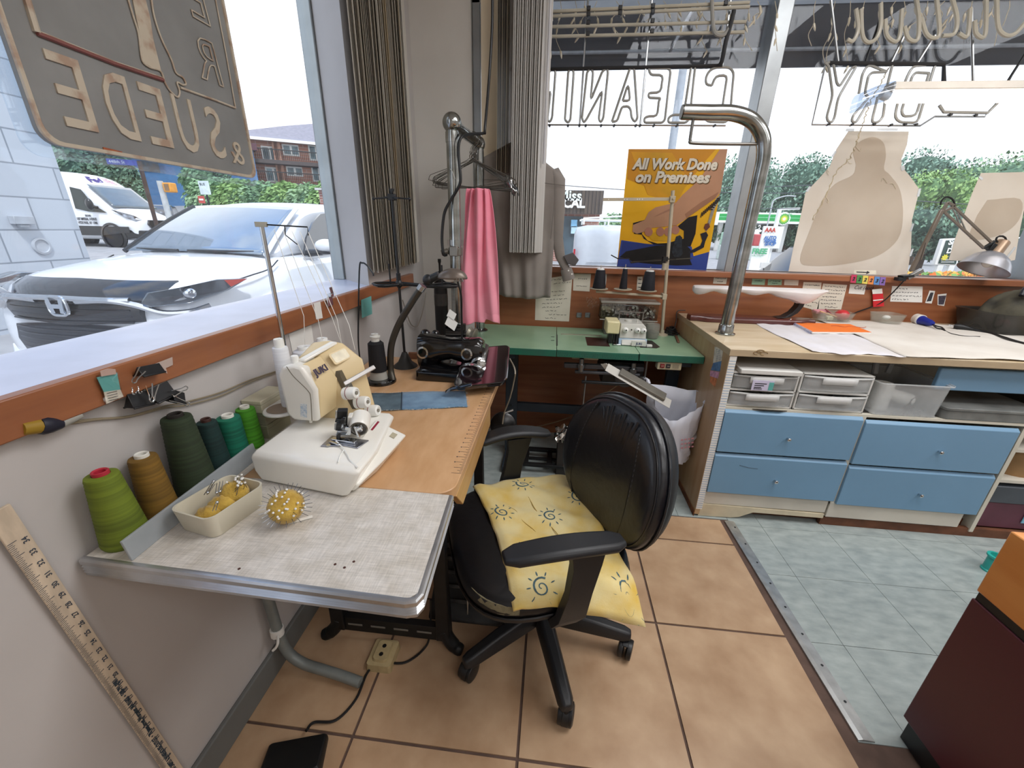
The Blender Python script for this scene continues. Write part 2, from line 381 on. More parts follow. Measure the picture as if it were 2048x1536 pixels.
for sx, nm in ((-.665, 0), (-.30, 1)):
    for y0 in (.935, 1.6):
        mb = MB(); s = .03
        mb.loft([[(sx-.028, y0-.02, ZT-.03), (sx+.028, y0-.02, ZT-.03), (sx+.028, y0+.02, ZT-.03), (sx-.028, y0+.02, ZT-.03)],
                 [(sx-.02, y0-.016, .4), (sx+.02, y0-.016, .4), (sx+.02, y0+.016, .4), (sx-.02, y0+.016, .4)],
                 [(sx-.024, y0-.02, .06), (sx+.024, y0-.02, .06), (sx+.024, y0+.02, .06), (sx-.024, y0+.02, .06)]])
        dx = -1 if nm == 0 else 1
        mb.tube(smooth_path([(sx, y0, .1), (sx+dx*.015, y0-.005, .06), (sx+dx*.04, y0-.01, .03), (sx+dx*.065, y0-.015, .022)], 5), [.022]*10+[.02]*4+[.018, .016], 10)
        obj('leg', mb, IRON, t, bevel=.004)
for y0 in (.935, 1.6):
    mb = MB(); mb.box(-.665, y0-.012, .055, -.30, y0+.012, .115); mb.c = 1
    for k in range(4): mb.box(-.63+k*.08, y0-.0135, .083, -.58+k*.08, y0-.0115, .09)
    obj('cross_bar', mb, [IRON, M('slot_grey', '77736C', .6)], t, bevel=.0004)
mb = MB(); mb.obox((-.235, 1.12, .15), (.14, 0, 0), (0, .12, .1), (0, -.008, .012))
td = obj('treadle', mb, M('treadle_rubber', '2C2D2E', .7, var=.5, vs=14), t, bevel=.008)
mb = MB()
for k in range(5): mb.obox((-.235, 1.04+.035*k, .1+.0292*k), (.12, 0, 0), (0, .005, .004), (0, -.012, .018))
obj('rib', mb, M('treadle_rib', '48494A', .7, var=.4, vs=20), td, bevel=.003)
mb = MB(); mb.tube([(-.235, 1.01, .06), (-.25, 1.10, .40)], .004, 6); obj('pull_rod', mb, STEEL, t)
# grey laminate table with the ribbed metal edge
LAM = M('laminate', 'D6D0C8', .38, c2='BEB6AA', vs=30, stretch=(1, 1, 1), vlo=.3, vhi=.7)
def _linen(m_):
    N = m_.node_tree.nodes; K = m_.node_tree.links.new; b = N['Principled BSDF']
    src = b.inputs['Base Color'].links[0].from_socket
    tcn = N.new('ShaderNodeTexCoord'); acc = None
    for sc in ((25, 420, 1), (420, 25, 1)):
        mp_ = N.new('ShaderNodeMapping'); mp_.inputs['Scale'].default_value = sc; K(tcn.outputs['Object'], mp_.inputs[0])
        n_ = N.new('ShaderNodeTexNoise'); n_.inputs['Scale'].default_value = 1; n_.inputs['Detail'].default_value = 2; K(mp_.outputs[0], n_.inputs[0])
        if acc is None: acc = n_.outputs['Fac']
        else:
            a_ = N.new('ShaderNodeMath'); a_.operation = 'ADD'; K(acc, a_.inputs[0]); K(n_.outputs['Fac'], a_.inputs[1]); acc = a_.outputs[0]
    r_ = N.new('ShaderNodeMapRange'); r_.inputs['From Min'].default_value = .7; r_.inputs['From Max'].default_value = 1.3; r_.inputs['To Min'].default_value = .8; r_.inputs['To Max'].default_value = 1.1
    K(acc, r_.inputs['Value'])
    x_ = N.new('ShaderNodeMixRGB'); x_.blend_type = 'MULTIPLY'; x_.inputs[0].default_value = 1; K(src, x_.inputs[1]); K(r_.outputs[0], x_.inputs[2]); K(x_.outputs[0], b.inputs['Base Color'])
_linen(LAM)
t = thing('laminate_table', 'pale grey linen-pattern laminate table with ribbed metal edge in the near corner', 'table', (-.5, .6, 0))
P0 = [(-.815, .478), (-.2, .462), (-.188, .474), (-.2, .742), (-.715, .745), (-.717, 1.158), (-.815, 1.158)]
mb = MB(); mb.extr([(x+(.004 if x < -.5 else -.006), y+(.006 if y < .5 else 0), ZT-.04) for x, y in P0], (0, 0, .0405)); obj('tabletop', mb, LAM, t, smooth=0)
mb = MB()
prof = [(0, 0), (.002, .003), (.004, .003), (.003, .0085), (.006, .011), (.003, .0135), (.006, .017), (.003, .0195), (.006, .023), (.003, .0255), (.006, .0285), (.006, .0365), (.003, .0395), (0, .0402)]
path = [V((-.815, .480, 0)), V((-.21, .464, 0)), V((-.196, .468, 0)), V((-.191, .48, 0)), V((-.204, .742, 0))]
rings = []
for i, p in enumerate(path):
    d = (path[min(i+1, 4)]-path[max(i-1, 0)]).normalized(); nrm = V((d.y, -d.x, 0))
    rings.append([p+nrm*o+V((0, 0, ZT-.0395+h)) for o, h in prof]+[p-nrm*.004+V((0, 0, ZT-.0395+.0402)), p-nrm*.004+V((0, 0, ZT-.0395))])
mb.loft(rings); obj('metal_edge', mb, M('ribbed_metal', 'BFC0C2', .32, .9, var=.15, vs=12), t, smooth=14)
for x, y in ((-.36, .52), (-.34, .515), (-.52, .49), (-.33, .53)):
    mb = MB(); mb.cyl((x, y, ZT+.0004), (x, y, ZT+.0012), .0025, 7); obj('burn_mark', mb, M('burn', '4A2A22', .8), t, smooth=0)
# grey conduit pipe and floor outlet
mb = MB(); mb.tube(smooth_path([PZ(506, 1180, .74)*0+V((-.79, .80, .745)), (-.79, .805, .45), (-.788, .808, .2), (-.775, .809, .09), (-.73, .806, .045), (-.66, .802, .03), (-.60, .795, .026), (-.53, .785, .02)], 7), .0155, 12)
t = obj('conduit_pipe', mb, M('conduit_grey', '858B89', .5, .3, var=.15, vs=10)); tag(t, 'bent grey conduit pipe running down the wall onto the floor under the laminate table', 'pipe')
mb = MB(); mb.cyl((-.789, .806, .165), (-.7885, .807, .19), .0195, 12); mb.tube(smooth_path([(-.775, .79, .18), (-.765, .775, .175), (-.77, .77, .16), (-.78, .765, .15)], 4), .004, 6)
obj('masking_tape', mb, PAPERW, t, label='white tape wrapped round the pipe')
t = thing('floor_outlet', 'cream floor outlet box on the tiles under the laminate table', 'outlet', (-.495, .88, 0))
IV = M('aged_ivory', 'B9A67C', .5, var=.15, vs=20)
mb = MB(); mb.loft([[(-.495+x, .88+y, 0) for x, y in rrect(.085, .095, .01)], [(-.495+x, .88+y, .028) for x, y in rrect(.08, .09, .01)], [(-.495+x, .88+y, .03) for x, y in rrect(.06, .07, .01)]]); obj('box', mb, IV, t)
mb = MB(); mb.loft([[(-.495+x, .88+y, .029) for x, y in rrect(.05, .07, .012)], [(-.495+x, .88+y, .04) for x, y in rrect(.046, .066, .012)]]); rc = obj('receptacle', mb, IV, t)
mb = MB()
for k in (-.014, .014): mb.cyl((-.495, .88+k, .0395), (-.495, .88+k, .0405), .007, 10)
obj('socket', mb, BLACK, rc)
mb = MB()
for k in range(4):
    mb.tube(smooth_path([(-.62+.015*k, .80+.02*k, .74), (-.60+.02*k, .84, .6), (-.52+.025*k, .87, .53+.01*k), (-.43+.02*k, .90, .6), (-.38+.02*k, .94, .75)], 6), .006, 7)
tag(obj('cable_bundle', mb, BLACK), 'bundle of black cables hanging in loops beneath the laminate table', 'cable')
# foot pedal
t = thing('foot_pedal', 'black foot pedal lying on the tan floor tiles by the left wall', 'pedal', (-.62, .62, 0))
a, b, c = PZ(537, 1481, .03), PZ(655, 1459, .03), PZ(657, 1521, .03); d_ = a+(c-b)
a2 = d_ + (a-d_)*1.0; mid = (a+c)/2; hx = (b-a)/2; hy = (a-d_)/2*1.25; hy = hy - hx*hy.dot(hx)/hx.length_squared
mid = (a+b)/2-hy
mb = MB(); mb.loft([[mid+hx*x+hy*y+V((0, 0, z-.03)) for x, y in rrect(2, 2, .15)] for z, in ((.0,), (.012,))]+[[mid+hx*x*.98+hy*y*.97+V((0, 0, .026-.03-.008*y)) for x, y in rrect(2, 2, .15)], [mid+hx*x*.92+hy*y*.9+V((0, 0, .031-.03-.008*y)) for x, y in rrect(2, 2, .15)]])
obj('body', mb, M('pedal_black', '0B0C0E', .5, var=.1), t)
mb = MB(); mb.tube(smooth_path([PZ(612, 1462, .02), PZ(628, 1445, .012), PZ(672, 1440, .006), PZ(712, 1398, .006), PZ(735, 1345, .006), PZ(760, 1325, .006), PZ(810, 1325, .006), PZ(850, 1295, .01), PZ(860, 1262, .07), PZ(862, 1200, .2)], 8), .0038, 8)
obj('cord', mb, BLACK, t)
# yardstick leaning on the wall
t = thing('yardstick', 'worn wooden yardstick with printed numbers leaning on the left wall', 'ruler', (-.81, .3, 0))
xs_ = XL+.012
A, B, Cc, Dd = PX(-2, 1052, xs_), PX(21, 1007, xs_), PX(400, 1586, xs_), PX(360, 1586, xs_)
ax = (Cc-B).normalized(); wv = (PX(300, 1502, xs_)-B); wv = wv-ax*wv.dot(ax); wid = wv.length; wv.normalize()
YST = M('yardstick_wood', 'CDBBA4', .6, var=.15, vs=7, stretch=(2, 8, 2))
mb = MB(); mb.extr([B, B+ax*.93, B+ax*.93+wv*wid, B+ax*.012+wv*wid, B+wv*(wid-.006)], (-.005, 0, 0)); obj('stick', mb, YST, t, bevel=.001)
mb = MB(); mb2 = MB()
x1 = V((.0006, 0, 0))
s25 = (PX(70, 1180, xs_)-PX(7, 1075, xs_)).dot(ax)/3.4
u0 = (PX(22, 1087, xs_)-B).dot(ax)
num = 34
for i in range(27):
    o_ = B+ax*(u0+.0254*i)+x1+wv*(wid-.012)
    mb.obox(o_+wv*.006, ax*.0004, wv*.006, (.0002, 0, 0))
    for k in range(1, 8): mb.obox(o_+ax*(.0254*k/8)+wv*.009, ax*.0003, wv*(.003 if k % 2 else .0045), (.0002, 0, 0))
    if num-i > 0: text('number', str(num-i), .0115, o_-wv*.0125+ax*.008, -ax, wv, M('stick_ink', '3D4550', .7), t, align='CENTER')
obj('scale', mb, M('stick_ink', '3D4550', .7), t, smooth=0)
text('lettering', "EDDY'S CARPET & WAREHOUSE OUTLET  •  70 James Street, Worcester, MA 01603  •  508-791-0981", .012, B+ax*.80+x1+wv*.010, -ax, wv, M('stick_ink2', '2E3E4A', .7), t, sx=.72, bold=.0002)
# ---------------------------------------------------------------- thread cones, boxes, bar, dish
def cone(name, label, xy, r0, r1, h, hexc, core, tilt=0, z=ZT):
    t = thing(name, label, 'thread', (xy[0], xy[1], z), None)
    x, y = xy; m_ = M('thread_'+hexc, hexc, .75, var=.25, vs=3, stretch=(1, 1, 60), bump=.25, bs=160)
    n_ = 40; prof = [(r0*.93, 0), (r0, .006)]
    for i in range(1, n_): u = i/n_; prof.append((lerp(r0, r1, u)+(.0006 if i % 2 else -.0003), .006+(h-.012)*u))
    prof += [(r1*.97, h-.004), (r1*.55, h-.002), (r1*.5, h-.02)]
    mb = MB(); mb.lathe(prof, (x, y, z), 32); obj('thread_winding', mb, m_, t, smooth=60)
    mb = MB(); mb.lathe([(r1*.52, h-.03), (r1*.52, h+.004), (r1*.46, h+.005), (r1*.34, h+.003), (r1*.3, h-.03)], (x, y, z), 20)
    obj('cone_core', mb, core, t)
    return t
CW = M('core_white', 'D8D6CE', .5); CR = M('core_red', 'B3293B', .5); CD = M('core_dark', '24201C', .6)
cone('thread_cone', 'olive green thread cone with red core, nearest on the laminate strip', (-.779, .53), .037, .024, .148, '66761C', CR)
cone('thread_cone', 'amber brown thread cone mostly hidden behind the olive one', (-.787, .61), .031, .023, .135, '7A5A1C', CW)
cone('thread_cone', 'large dark forest green thread cone, tallest of the row', (-.776, .69), .040, .027, .185, '27351F', CD)
cone('thread_cone', 'blackish teal thread cone with brown core between dark green and teal cones', (-.788, .767), .029, .02, .135, '0E2E2C', M('core_brown', '3E221C', .6))
cone('thread_cone', 'bright teal thread cone with white core', (-.786, .826), .029, .026, .118, '0B6A52', CW)
cone('thread_cone', 'lime green thread cone, farthest of the row beside the boxes', (-.788, .886), .027, .022, .115, '4C9A22', CW)
for i, (z0, h, w, d0, yy, lab, hx_) in enumerate(((ZT, .042, .052, .10, .975, 'olive grey box, bottom of the stack behind the serger', '8D8C72'), (ZT+.042, .04, .052, .10, .975, 'grey green box, middle of the stack behind the serger', '9C9B86'), (ZT+.082, .037, .056, .106, .972, 'cream box with smooth lid, top of the stack behind the serger', 'C9C3AB'))):
    t = thing('storage_box', lab, 'box', (-.755, yy, z0), 'boxes stacked behind the serger')
    m_ = M('box_'+hx_, hx_, .6, var=.08)
    mb = MB(); mb.box(-.795-w/2+.002, yy-d0/2, z0, -.795+w/2, yy+d0/2, z0+h-.012); obj('body', mb, m_, t, bevel=.002)
    mb = MB(); mb.box(-.795-w/2, yy-d0/2-.002, z0+h-.012, -.795+w/2+.002, yy+d0/2+.002, z0+h); obj('lid', mb, m_, t, bevel=.002)
# clear acrylic bar standing on its edge
a, b = V((-.722, .483, ZT+.001)), V((-.737, .83, ZT+.001))
d = (b-a).normalized(); n_ = V((-d.y, d.x, 0))
mb = MB(); mb.extr([a, b, b+V((0, 0, .042))+n_*.006, a+V((0, 0, .042))+n_*.006], n_*-.005)
tag(obj('acrylic_bar', mb, M('acrylic', 'AEB4B8', .25, trans=.35, var=.1, vs=8), bevel=.001, smooth=0), 'clear acrylic straightedge bar standing on its long edge in front of the thread cones', 'ruler')
# cream dish with yellow cushion and pins
def dish(o, dx, dy, w, l, h, r, m_, nm, t, wall=.004, flare=.86):
    mb = MB(); R = []
    for s_, z_ in ((flare, 0), (flare+.04, .002), (1, h), (1.0, h+.001)):
        R.append([o+dx*x*s_+dy*y*s_+V((0, 0, z_)) for x, y in rrect(w, l, r)])
    for s_, z_ in ((.95, h+.001), (.94, h-.002), (flare-.03, .005)):
        R.append([o+dx*x*s_+dy*y*s_+V((0, 0, z_)) for x, y in rrect(w, l, r)])
    mb.loft(R); return obj(nm, mb, m_, t)
A_, B_, C_ = PZ(341, 1016, ZT+.05), PZ(416, 1043, ZT+.05), PZ(532, 966, ZT+.05)
dx = (C_-B_); w_ = dx.length; dx.normalize(); dy = (A_-B_); dy -= dx*dy.dot(dx); l_ = max(dy.length, .06); dy.normalize()
o_ = B_+dx*w_/2+dy*l_/2; o_.z = ZT
DO, DX, DY = o_.copy(), dx.copy(), dy.copy()
t = thing('pin_dish', 'cream plastic dish holding a yellow cushion and pins beside the serger', 'dish', o_)
dish(o_, dx, dy, w_, l_, .05, .018, M('cream_plastic', 'CFC8B4', .4, var=.08), 'dish', t)
YEL = M('yellow_fabric', 'CDAA48', .85, c2='A8842C', vs=30, bump=.5, bs=220, sheen=.3)
t = thing('pin_cushion', 'lumpy yellow pin cushion lying inside the cream dish', 'pin cushion', o_+V((0, 0, .006)))
mb = MB(); c_ = o_+dx*.03+V((0, 0, .036)); mb.ball(c_, .028, .026, .026); c2_ = o_-dx*.03+V((0, 0, .026)); mb.ball(c2_, .024, .02, .016); mb.ball(o_+V((0, 0, .028)), .026, .022, .018)
for i, p in enumerate(mb.v):
    k = 1+.08*math.sin(p[0]*300)*math.cos(p[1]*260); mb.v[i] = tuple(V(p)+V((0, 0, .002*math.sin(p[0]*400+p[1]*300))))
obj('cushion', mb, YEL, t, smooth=80)
PINH = M('pin_head', 'ECEAE4', .3); PINS = M('pin_steel', '8A8C90', .3, .9)
def pin_mesh(L_=.03, head=.0024):
    mb = MB(); mb.c = 1; mb.cyl((0, 0, -.012), (0, 0, L_), .0006, 5); mb.c = 0
    if head: mb.ball((0, 0, L_), head, n=8, m=6)
    return mb
p0 = obj('pin', pin_mesh(.012), [PINH, PINS]); pme = p0.data
tag(p0, 'white ball-headed pin stuck in the round yellow pin cushion', 'pin', 'white-headed pins in the round cushion')
needle = obj('needle', pin_mesh(.018, 0), [PINH, PINS]); nme = needle.data
tag(needle, 'bare steel needle bristling from the round yellow pin cushion', 'needle', 'needles in the round cushion')
bc = PZ(572, 1012, ZT+.035); bc.z = ZT+.034
t = thing('pin_cushion', 'round yellow pin cushion bristling with white-headed pins on the laminate table', 'pin cushion', (bc.x, bc.y, ZT))
mb = MB(); mb.ball(bc, .034, .034, .034, 24, 16)
for i, p in enumerate(mb.v):
    q = V(p)-bc; k = 1+.03*math.sin(q.x*200+1)*math.sin(q.y*230)*math.sin(q.z*210); mb.v[i] = tuple(bc+q*k)
obj('ball', mb, YEL, t, smooth=80)
def stick(o, base, d, first, extra=0):
    if not first: o2 = o.copy(); COL.objects.link(o2)
    else: o2 = o
    o2.location = base; o2.rotation_mode = 'QUATERNION'; o2.rotation_quaternion = V(d).to_track_quat('Z', 'Y'); return o2
rnd = random.Random(3)
camd = (CAM-bc).normalized()
for i in range(30):
    while True:
        d = V((rnd.gauss(0, 1), rnd.gauss(0, 1), rnd.gauss(0, 1))).normalized()
        if d.dot(camd) > .35 and d.z > -.1: break
    stick(p0, bc+d*.026, d, i == 0)
for i in range(34):
    a = 2*math.pi*i/34; x = camd.cross(V((0, 0, 1))).normalized(); y = x.cross(camd)
    d = (x*math.cos(a)+y*math.sin(a)+camd*rnd.uniform(-.1, .5)).normalized()
    if d.z < -.45: d = (d+V((0, 0, .6))).normalized()
    stick(needle, bc+d*.03, d, i == 0)
p1 = bpy.data.objects.new('pin', pme); COL.objects.link(p1); tag(p1, 'white ball-headed pin stuck in the cushion inside the cream dish', 'pin', 'white-headed pins in the cream dish')
for i in range(16):
    d = V((rnd.gauss(.3, .5), rnd.gauss(0, .5), 1)).normalized()
    stick(p1, c_+V((rnd.uniform(.0, .03), rnd.uniform(-.015, .02), .02)), d, i == 0)
# safety pins on the cushion
for k, (ua, va, ub, vb) in enumerate(((408, 990, 425, 963), (440, 965, 436, 985), (446, 962, 441, 992), (425, 1022, 432, 1005), (430, 968, 418, 985))):
    a, b = PZ(ua, va, ZT+.07), PZ(ub, vb, ZT+.075)
    if (b-a).length > .06: b = a+(b-a).normalized()*.045
    n_ = (b-a).normalized().cross(V((0, 0, 1)))*.004
    mb = MB(); mb.tube([a, b, b+n_, a+n_*1.3], .0008, 5); mb.ball(b+n_*.5, .003, n=8, m=6)
    o = obj('safety_pin', mb, CHROME); tag(o, 'steel safety pin resting on the yellow cushion in the cream dish', 'safety pin', 'safety pins in the cream dish')
a, b = PZ(576, 1046, ZT+.002), PZ(625, 1033, ZT+.002); n_ = (b-a).cross(V((0, 0, 1))).normalized()*.009
mb = MB(); mb.extr([a-n_*.5, b-n_*.5, b+n_*.5, a+n_*.5], (0, 0, .0006)); tag(obj('paper_strip', mb, PAPERW, smooth=0), 'small white paper strip lying in front of the round pin cushion', 'paper')
# ================================================================ the cream serger and its threads
CREAM = M('serger_cream', 'EAE7DE', .28, var=.04, vs=4, coat=.3)
TANP = M('serger_tan', 'DCC69A', .4, var=.05, vs=4)
t = thing('serger', 'cream and tan overlock machine with three white dials on the sewing desk', 'sewing machine', (-.55, .88, ZT))
mb = MB()
def ring(z, x0, x1, ya, yb, yc): return [V((x0, ya, z)), V((x1-.012, ya-.034, z)), V((x1, ya-.03, z)), V((x1, yc, z)), V((x1-.03, yb, z)), V((x0, yb, z))]
mb.loft([ring(ZT+.003, -.655, -.43, .735, .985, .86), ring(ZT+.03, -.668, -.412, .735, .985, .83), ring(ZT+.066, -.672, -.394, .737, .985, .80), ring(ZT+.0768, -.664, -.408, .750, .985, .80)])
obj('base', mb, CREAM, t, smooth=50, bevel=.007, bseg=3)
mb = MB()   # looper cover along the front
mb.loft([[V((x, y, z)) for x, z in q] for y, q in ((.722, ((-.45, ZT+.004), (-.424, ZT+.004), (-.409, ZT+.022), (-.45, ZT+.04))), (.80, ((-.45, ZT+.004), (-.405, ZT+.004), (-.383, ZT+.040), (-.45, ZT+.076))), (.925, ((-.46, ZT+.004), (-.398, ZT+.004), (-.369, ZT+.044), (-.452, ZT+.084))))])
fc = obj('looper_cover', mb, CREAM, t, bevel=.004)
def LC(s_, t_): return lerp(lerp(V((-.45, .80, ZT+.0775)), V((-.383, .80, ZT+.0415)), s_), lerp(V((-.452, .925, ZT+.0855)), V((-.369, .925, ZT+.0455)), s_), t_)
mb = MB(); mb.bar(LC(.12, .62), LC(.12, .97), .005, .001, up=(.4, 0, 1)); obj('red_line', mb, M('serger_red', '8E2038', .4), fc)
mb = MB(); mb.bar(LC(.26, .55), LC(.26, .95), .003, .0008, up=(.4, 0, 1)); obj('grey_line', mb, M('print_grey', '9A948C', .5), fc)
mb = MB(); mb.bar(LC(.72, .70), LC(.72, .86), .014, .001, up=(.4, 0, 1)); obj('grey_window', mb, M('lens_grey', 'B6AE96', .2), fc)
y0, y1 = .86, 1.0
mb = MB()   # head: left housing, overhanging
pl = [(-.655, .90), (-.657, 1.005), (-.645, 1.028), (-.61, 1.036), (-.592, 1.03), (-.563, .972), (-.572, .884), (-.64, .884)]
mb.extr([(x, y0, z) for x, z in pl], (0, .075, 0))
pr_ = [(-.655, .84), (-.66, 1.01), (-.64, 1.055), (-.59, 1.062), (-.552, 1.056), (-.502, 1.014), (-.497, .98), (-.474, .83)]
hd = obj('side_housing', mb, CREAM, t, bevel=.009, bseg=3)
mb = MB(); mb.loft([[V((x, .93, z)) for x, z in [(-.655, .84), (-.657, 1.005), (-.645, 1.03), (-.615, 1.04), (-.588, 1.037), (-.556, .985), (-.551, .965), (-.505, .84)]], [V((x, y1, z)) for x, z in pr_]])
obj('head', mb, TANP, t, bevel=.008, bseg=3)
mb = MB(); mb.loft([[V((x+dx_, y, z+dz_)) for x, z in [(-.61, 1.0), (-.600, 1.033), (-.5605, .972), (-.572, .888), (-.60, .888)]] for y, dx_, dz_ in ((.868, 0, 0), (.936, .014, .006))])
obj('front_panel', mb, TANP, t, bevel=.004)
pn = V((.061, 0, .031)).normalized()
p_a = V((-.588, .89, 1.023)); ydir = V((-.46, 0, .885)).normalized()
text('lettering', 'JUKI', .0235, V((-.577, .876, .997))+V((.010, 0, .006)), (.2, 1, .09), ydir, M('juki_ink', '3A2B48', .5), t, bold=.0007, ext=.0008, sx=1.0)
mb = MB(); o_ = V((-.548, .962, 1.029)); yv = V((-.5, .05, .8)).normalized(); xv = V((.42, 1, .16)).normalized(); zv = xv.cross(yv)
mb.loft([[o_+xv*x+yv*y+zv*.001 for x, y in rrect(.056, .034, .007)], [o_+xv*x+yv*y+zv*.0035 for x, y in rrect(.056, .034, .007)]]); wn_ = obj('window_rim', mb, TANP, t, bevel=.001)
mb = MB(); mb.loft([[o_+xv*x+yv*y+zv*.003 for x, y in rrect(.046, .026, .005)], [o_+xv*x+yv*y+zv*.0042 for x, y in rrect(.046, .026, .005)]]); obj('lens', mb, M('lamp_lens', 'F2E9CF', .15, var=.12, vs=40, coat=.5), wn_)
mb = MB(); mb.loft([[V((-.600+dx_+.3*(y-.885), y, 1.033+dz+.19*(y-.885))) for dx_, dz in ((-.018, 0), (.004, 0), (.002, .008), (-.016, .008))] for y in (.885, .93, .99)]); obj('top_rail', mb, CREAM, t, bevel=.003)
mb = MB(); mb.lathe([(.009, 0), (.0095, .012), (.008, .016)], (-.622, .885, 1.034), 14); obj('top_knob', mb, WHITE, t)
mb = MB()   # seam line and rating plate on the side housing
mb.tube(smooth_path([(-.629, y0-.0003, 1.03), (-.615, y0-.0003, 1.005), (-.585, y0-.0003, .97), (-.581, y0-.0003, .95), (-.588, y0-.0003, .888)], 6), .0009, 5)
obj('seam', mb, M('seam', '6C6656', .6), hd)
mb = MB(); mb.obox((-.605, y0-.0008, .915), (.008, 0, -.0015), (.003, 0, .018), (0, .0006, 0)); obj('rating_plate', mb, M('plate_blue', '9FB4C8', .4, c2='E6E6E2', vs=160, stretch=(1, 1, 3)), hd)
mb = MB(); mb.cyl((-.602, .875, .885), (-.602, .875, .875), .004, 10); obj('foot_screw', mb, CREAM, hd)
# slot with the thread take-up
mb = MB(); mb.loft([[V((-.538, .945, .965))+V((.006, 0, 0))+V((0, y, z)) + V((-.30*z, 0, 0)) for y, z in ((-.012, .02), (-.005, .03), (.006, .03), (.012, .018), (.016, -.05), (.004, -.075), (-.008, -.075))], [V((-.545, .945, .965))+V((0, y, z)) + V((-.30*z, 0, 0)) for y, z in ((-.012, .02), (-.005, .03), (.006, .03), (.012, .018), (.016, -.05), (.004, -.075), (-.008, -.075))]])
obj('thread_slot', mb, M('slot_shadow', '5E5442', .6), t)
mb = MB(); mb.obox((-.517, .945, .93), (.005, 0, 0), (0, .009, 0), (.008, 0, -.028)); mb.obox((-.524, .94, .955), (.005, 0, 0), (0, .012, .003), (0, 0, .004)); tk = obj('take_up_lever', mb, M('lever_grey', '85837C', .35, .7), t, bevel=.002)
# silver thread guide
a, b = PY(679, 768, .935), PY(741, 733, 1.0)
mb = MB(); mb.bar(a+V((.012, 0, 0)), b+V((.012, 0, 0)), .012, .006, up=(.8, 0, .6)); obj('thread_guide', mb, M('satin_silver', 'CFCDCB', .3, .6), t, bevel=.002)
for i, (u, v) in enumerate(((706, 786), (729, 804), (750, 821))):
    c_ = PX(u, v, -.497+.014*i); ax_ = V((.92, -.12, .18)).normalized(); c_ = c_ - ax_*.012
    mb = MB(); mb.lathe([(.0165, -.012), (.0165, .004), (.0155, .018), (.014, .022), (.010, .0235), (.0095, .021), (.0, .0215)], c_, 20, ax_); kb = obj('tension_dial', mb, WHITE, t)
    mb = MB(); mb.lathe([(.0172, -.001), (.0172, .0005)], c_, 20, ax_); obj('red_ring', mb, M('dial_red', '8A3A38', .5), kb)
    mb = MB(); mb.lathe([(.005, .0215), (.005, .024), (0, .0245)], c_, 12, ax_); obj('dial_centre', mb, M('dial_grey', '8C887C', .5), kb)
# presser mechanism
mb = MB(); c_ = PX(720, 846, -.452); ax_ = V((-.3, 1, .25)).normalized()
mb.lathe([(.021, -.022), (.0235, -.018), (.0235, .024), (.019, .028)], c_, 24, ax_); ph = obj('presser_housing', mb, CREAM, t)
mb = MB(); mb.lathe([(.0205, -.023), (.017, -.0245), (.01, -.021), (0, -.021)], c_, 24, ax_); obj('drum_cover', mb, M('drum_metal', '6A6862', .25, .8), ph)
mb = MB(); mb.lathe([(.007, -.034), (.008, -.030), (.008, -.020)], c_+V((.004, 0, .006)), 14, ax_); mb.obox(c_+V((.006, -.03, -.008)), (.003, 0, 0), (0, .003, 0), (.003, 0, -.014)); obj('lever', mb, CHROME, ph, bevel=.001)
c2 = PX(683, 850, -.49)
for i, (dx_, dy_, dz, s, mm) in enumerate(((0, .01, .02, (.012, .006, .018), BLACK), (.004, -.004, -.012, (.012, .012, .007), STEEL), (-.008, .012, -.004, (.006, .01, .016), STEEL), (.012, .02, .0, (.005, .009, .02), CREAM), (.002, .03, -.012, (.01, .014, .008), BLACK), (.0, -.012, .004, (.006, .005, .01), BLACK))):
    mb = MB(); mb.obox(c2+V((dx_, dy_, dz)), (s[0], .002, 0), (-.002, s[1], .002), (.004, -.002, s[2])); obj(('needle_clamp', 'looper_guard', 'needle_bar', 'upper_knife', 'presser_arm', 'thread_hook')[i], mb, mm, t, bevel=.002)
rq = random.Random(9)
for i in range(12):
    mb = MB(); p = c2+V((rq.uniform(-.014, .03), rq.uniform(-.012, .045), rq.uniform(-.03, .03))); mb.obox(p, V((rq.uniform(.003, .008), rq.uniform(-.003, .003), 0)), V((rq.uniform(-.002, .002), rq.uniform(.003, .009), 0)), V((.002, 0, rq.uniform(.003, .011)))); obj('mechanism_bit', mb, (CHROME, BLACK, STEEL, DKSTEEL, CREAM)[i % 5], t, bevel=.001)
mb = MB(); mb.extr([PZ(641, 894, ZT+.0772), PZ(664, 873, ZT+.0772), PZ(738, 882, ZT+.0772), PZ(715, 898, ZT+.0772), PZ(690, 893, ZT+.0772)], (0, 0, .003)); np_ = obj('needle_plate', mb, M('plate_steel', '9A9BA2', .25, .9), t, bevel=.001)
mb = MB(); q = PZ(657, 891, ZT+.080); mb.cyl(q, q+V((0, 0, .0015)), .005, 14); obj('screw', mb, CHROME, np_)
mb = MB(); a, b = PZ(664, 878, ZT+.083), PZ(712, 884, ZT+.083); mb.bar(a, b, .014, .006); mb.bar(a+V((.0, -.012, 0)), lerp(a, b, .5)+V((0, -.02, 0)), .008, .003); obj('presser_foot', mb, CHROME, t, bevel=.0015)
mb = MB(); mb.tube(smooth_path([PZ(672, 882, ZT+.085), PZ(686, 896, ZT+.081), PZ(695, 910, ZT+.0795), PZ(700, 920, ZT+.0785), PZ(715, 935, ZT+.075)], 6), .0018, 5); mb.tube(smooth_path([PZ(688, 899, ZT+.081), PZ(680, 912, ZT+.0785), PZ(676, 925, ZT+.079)], 6), .0012, 5)
obj('thread_tail', mb, WHITE, t)
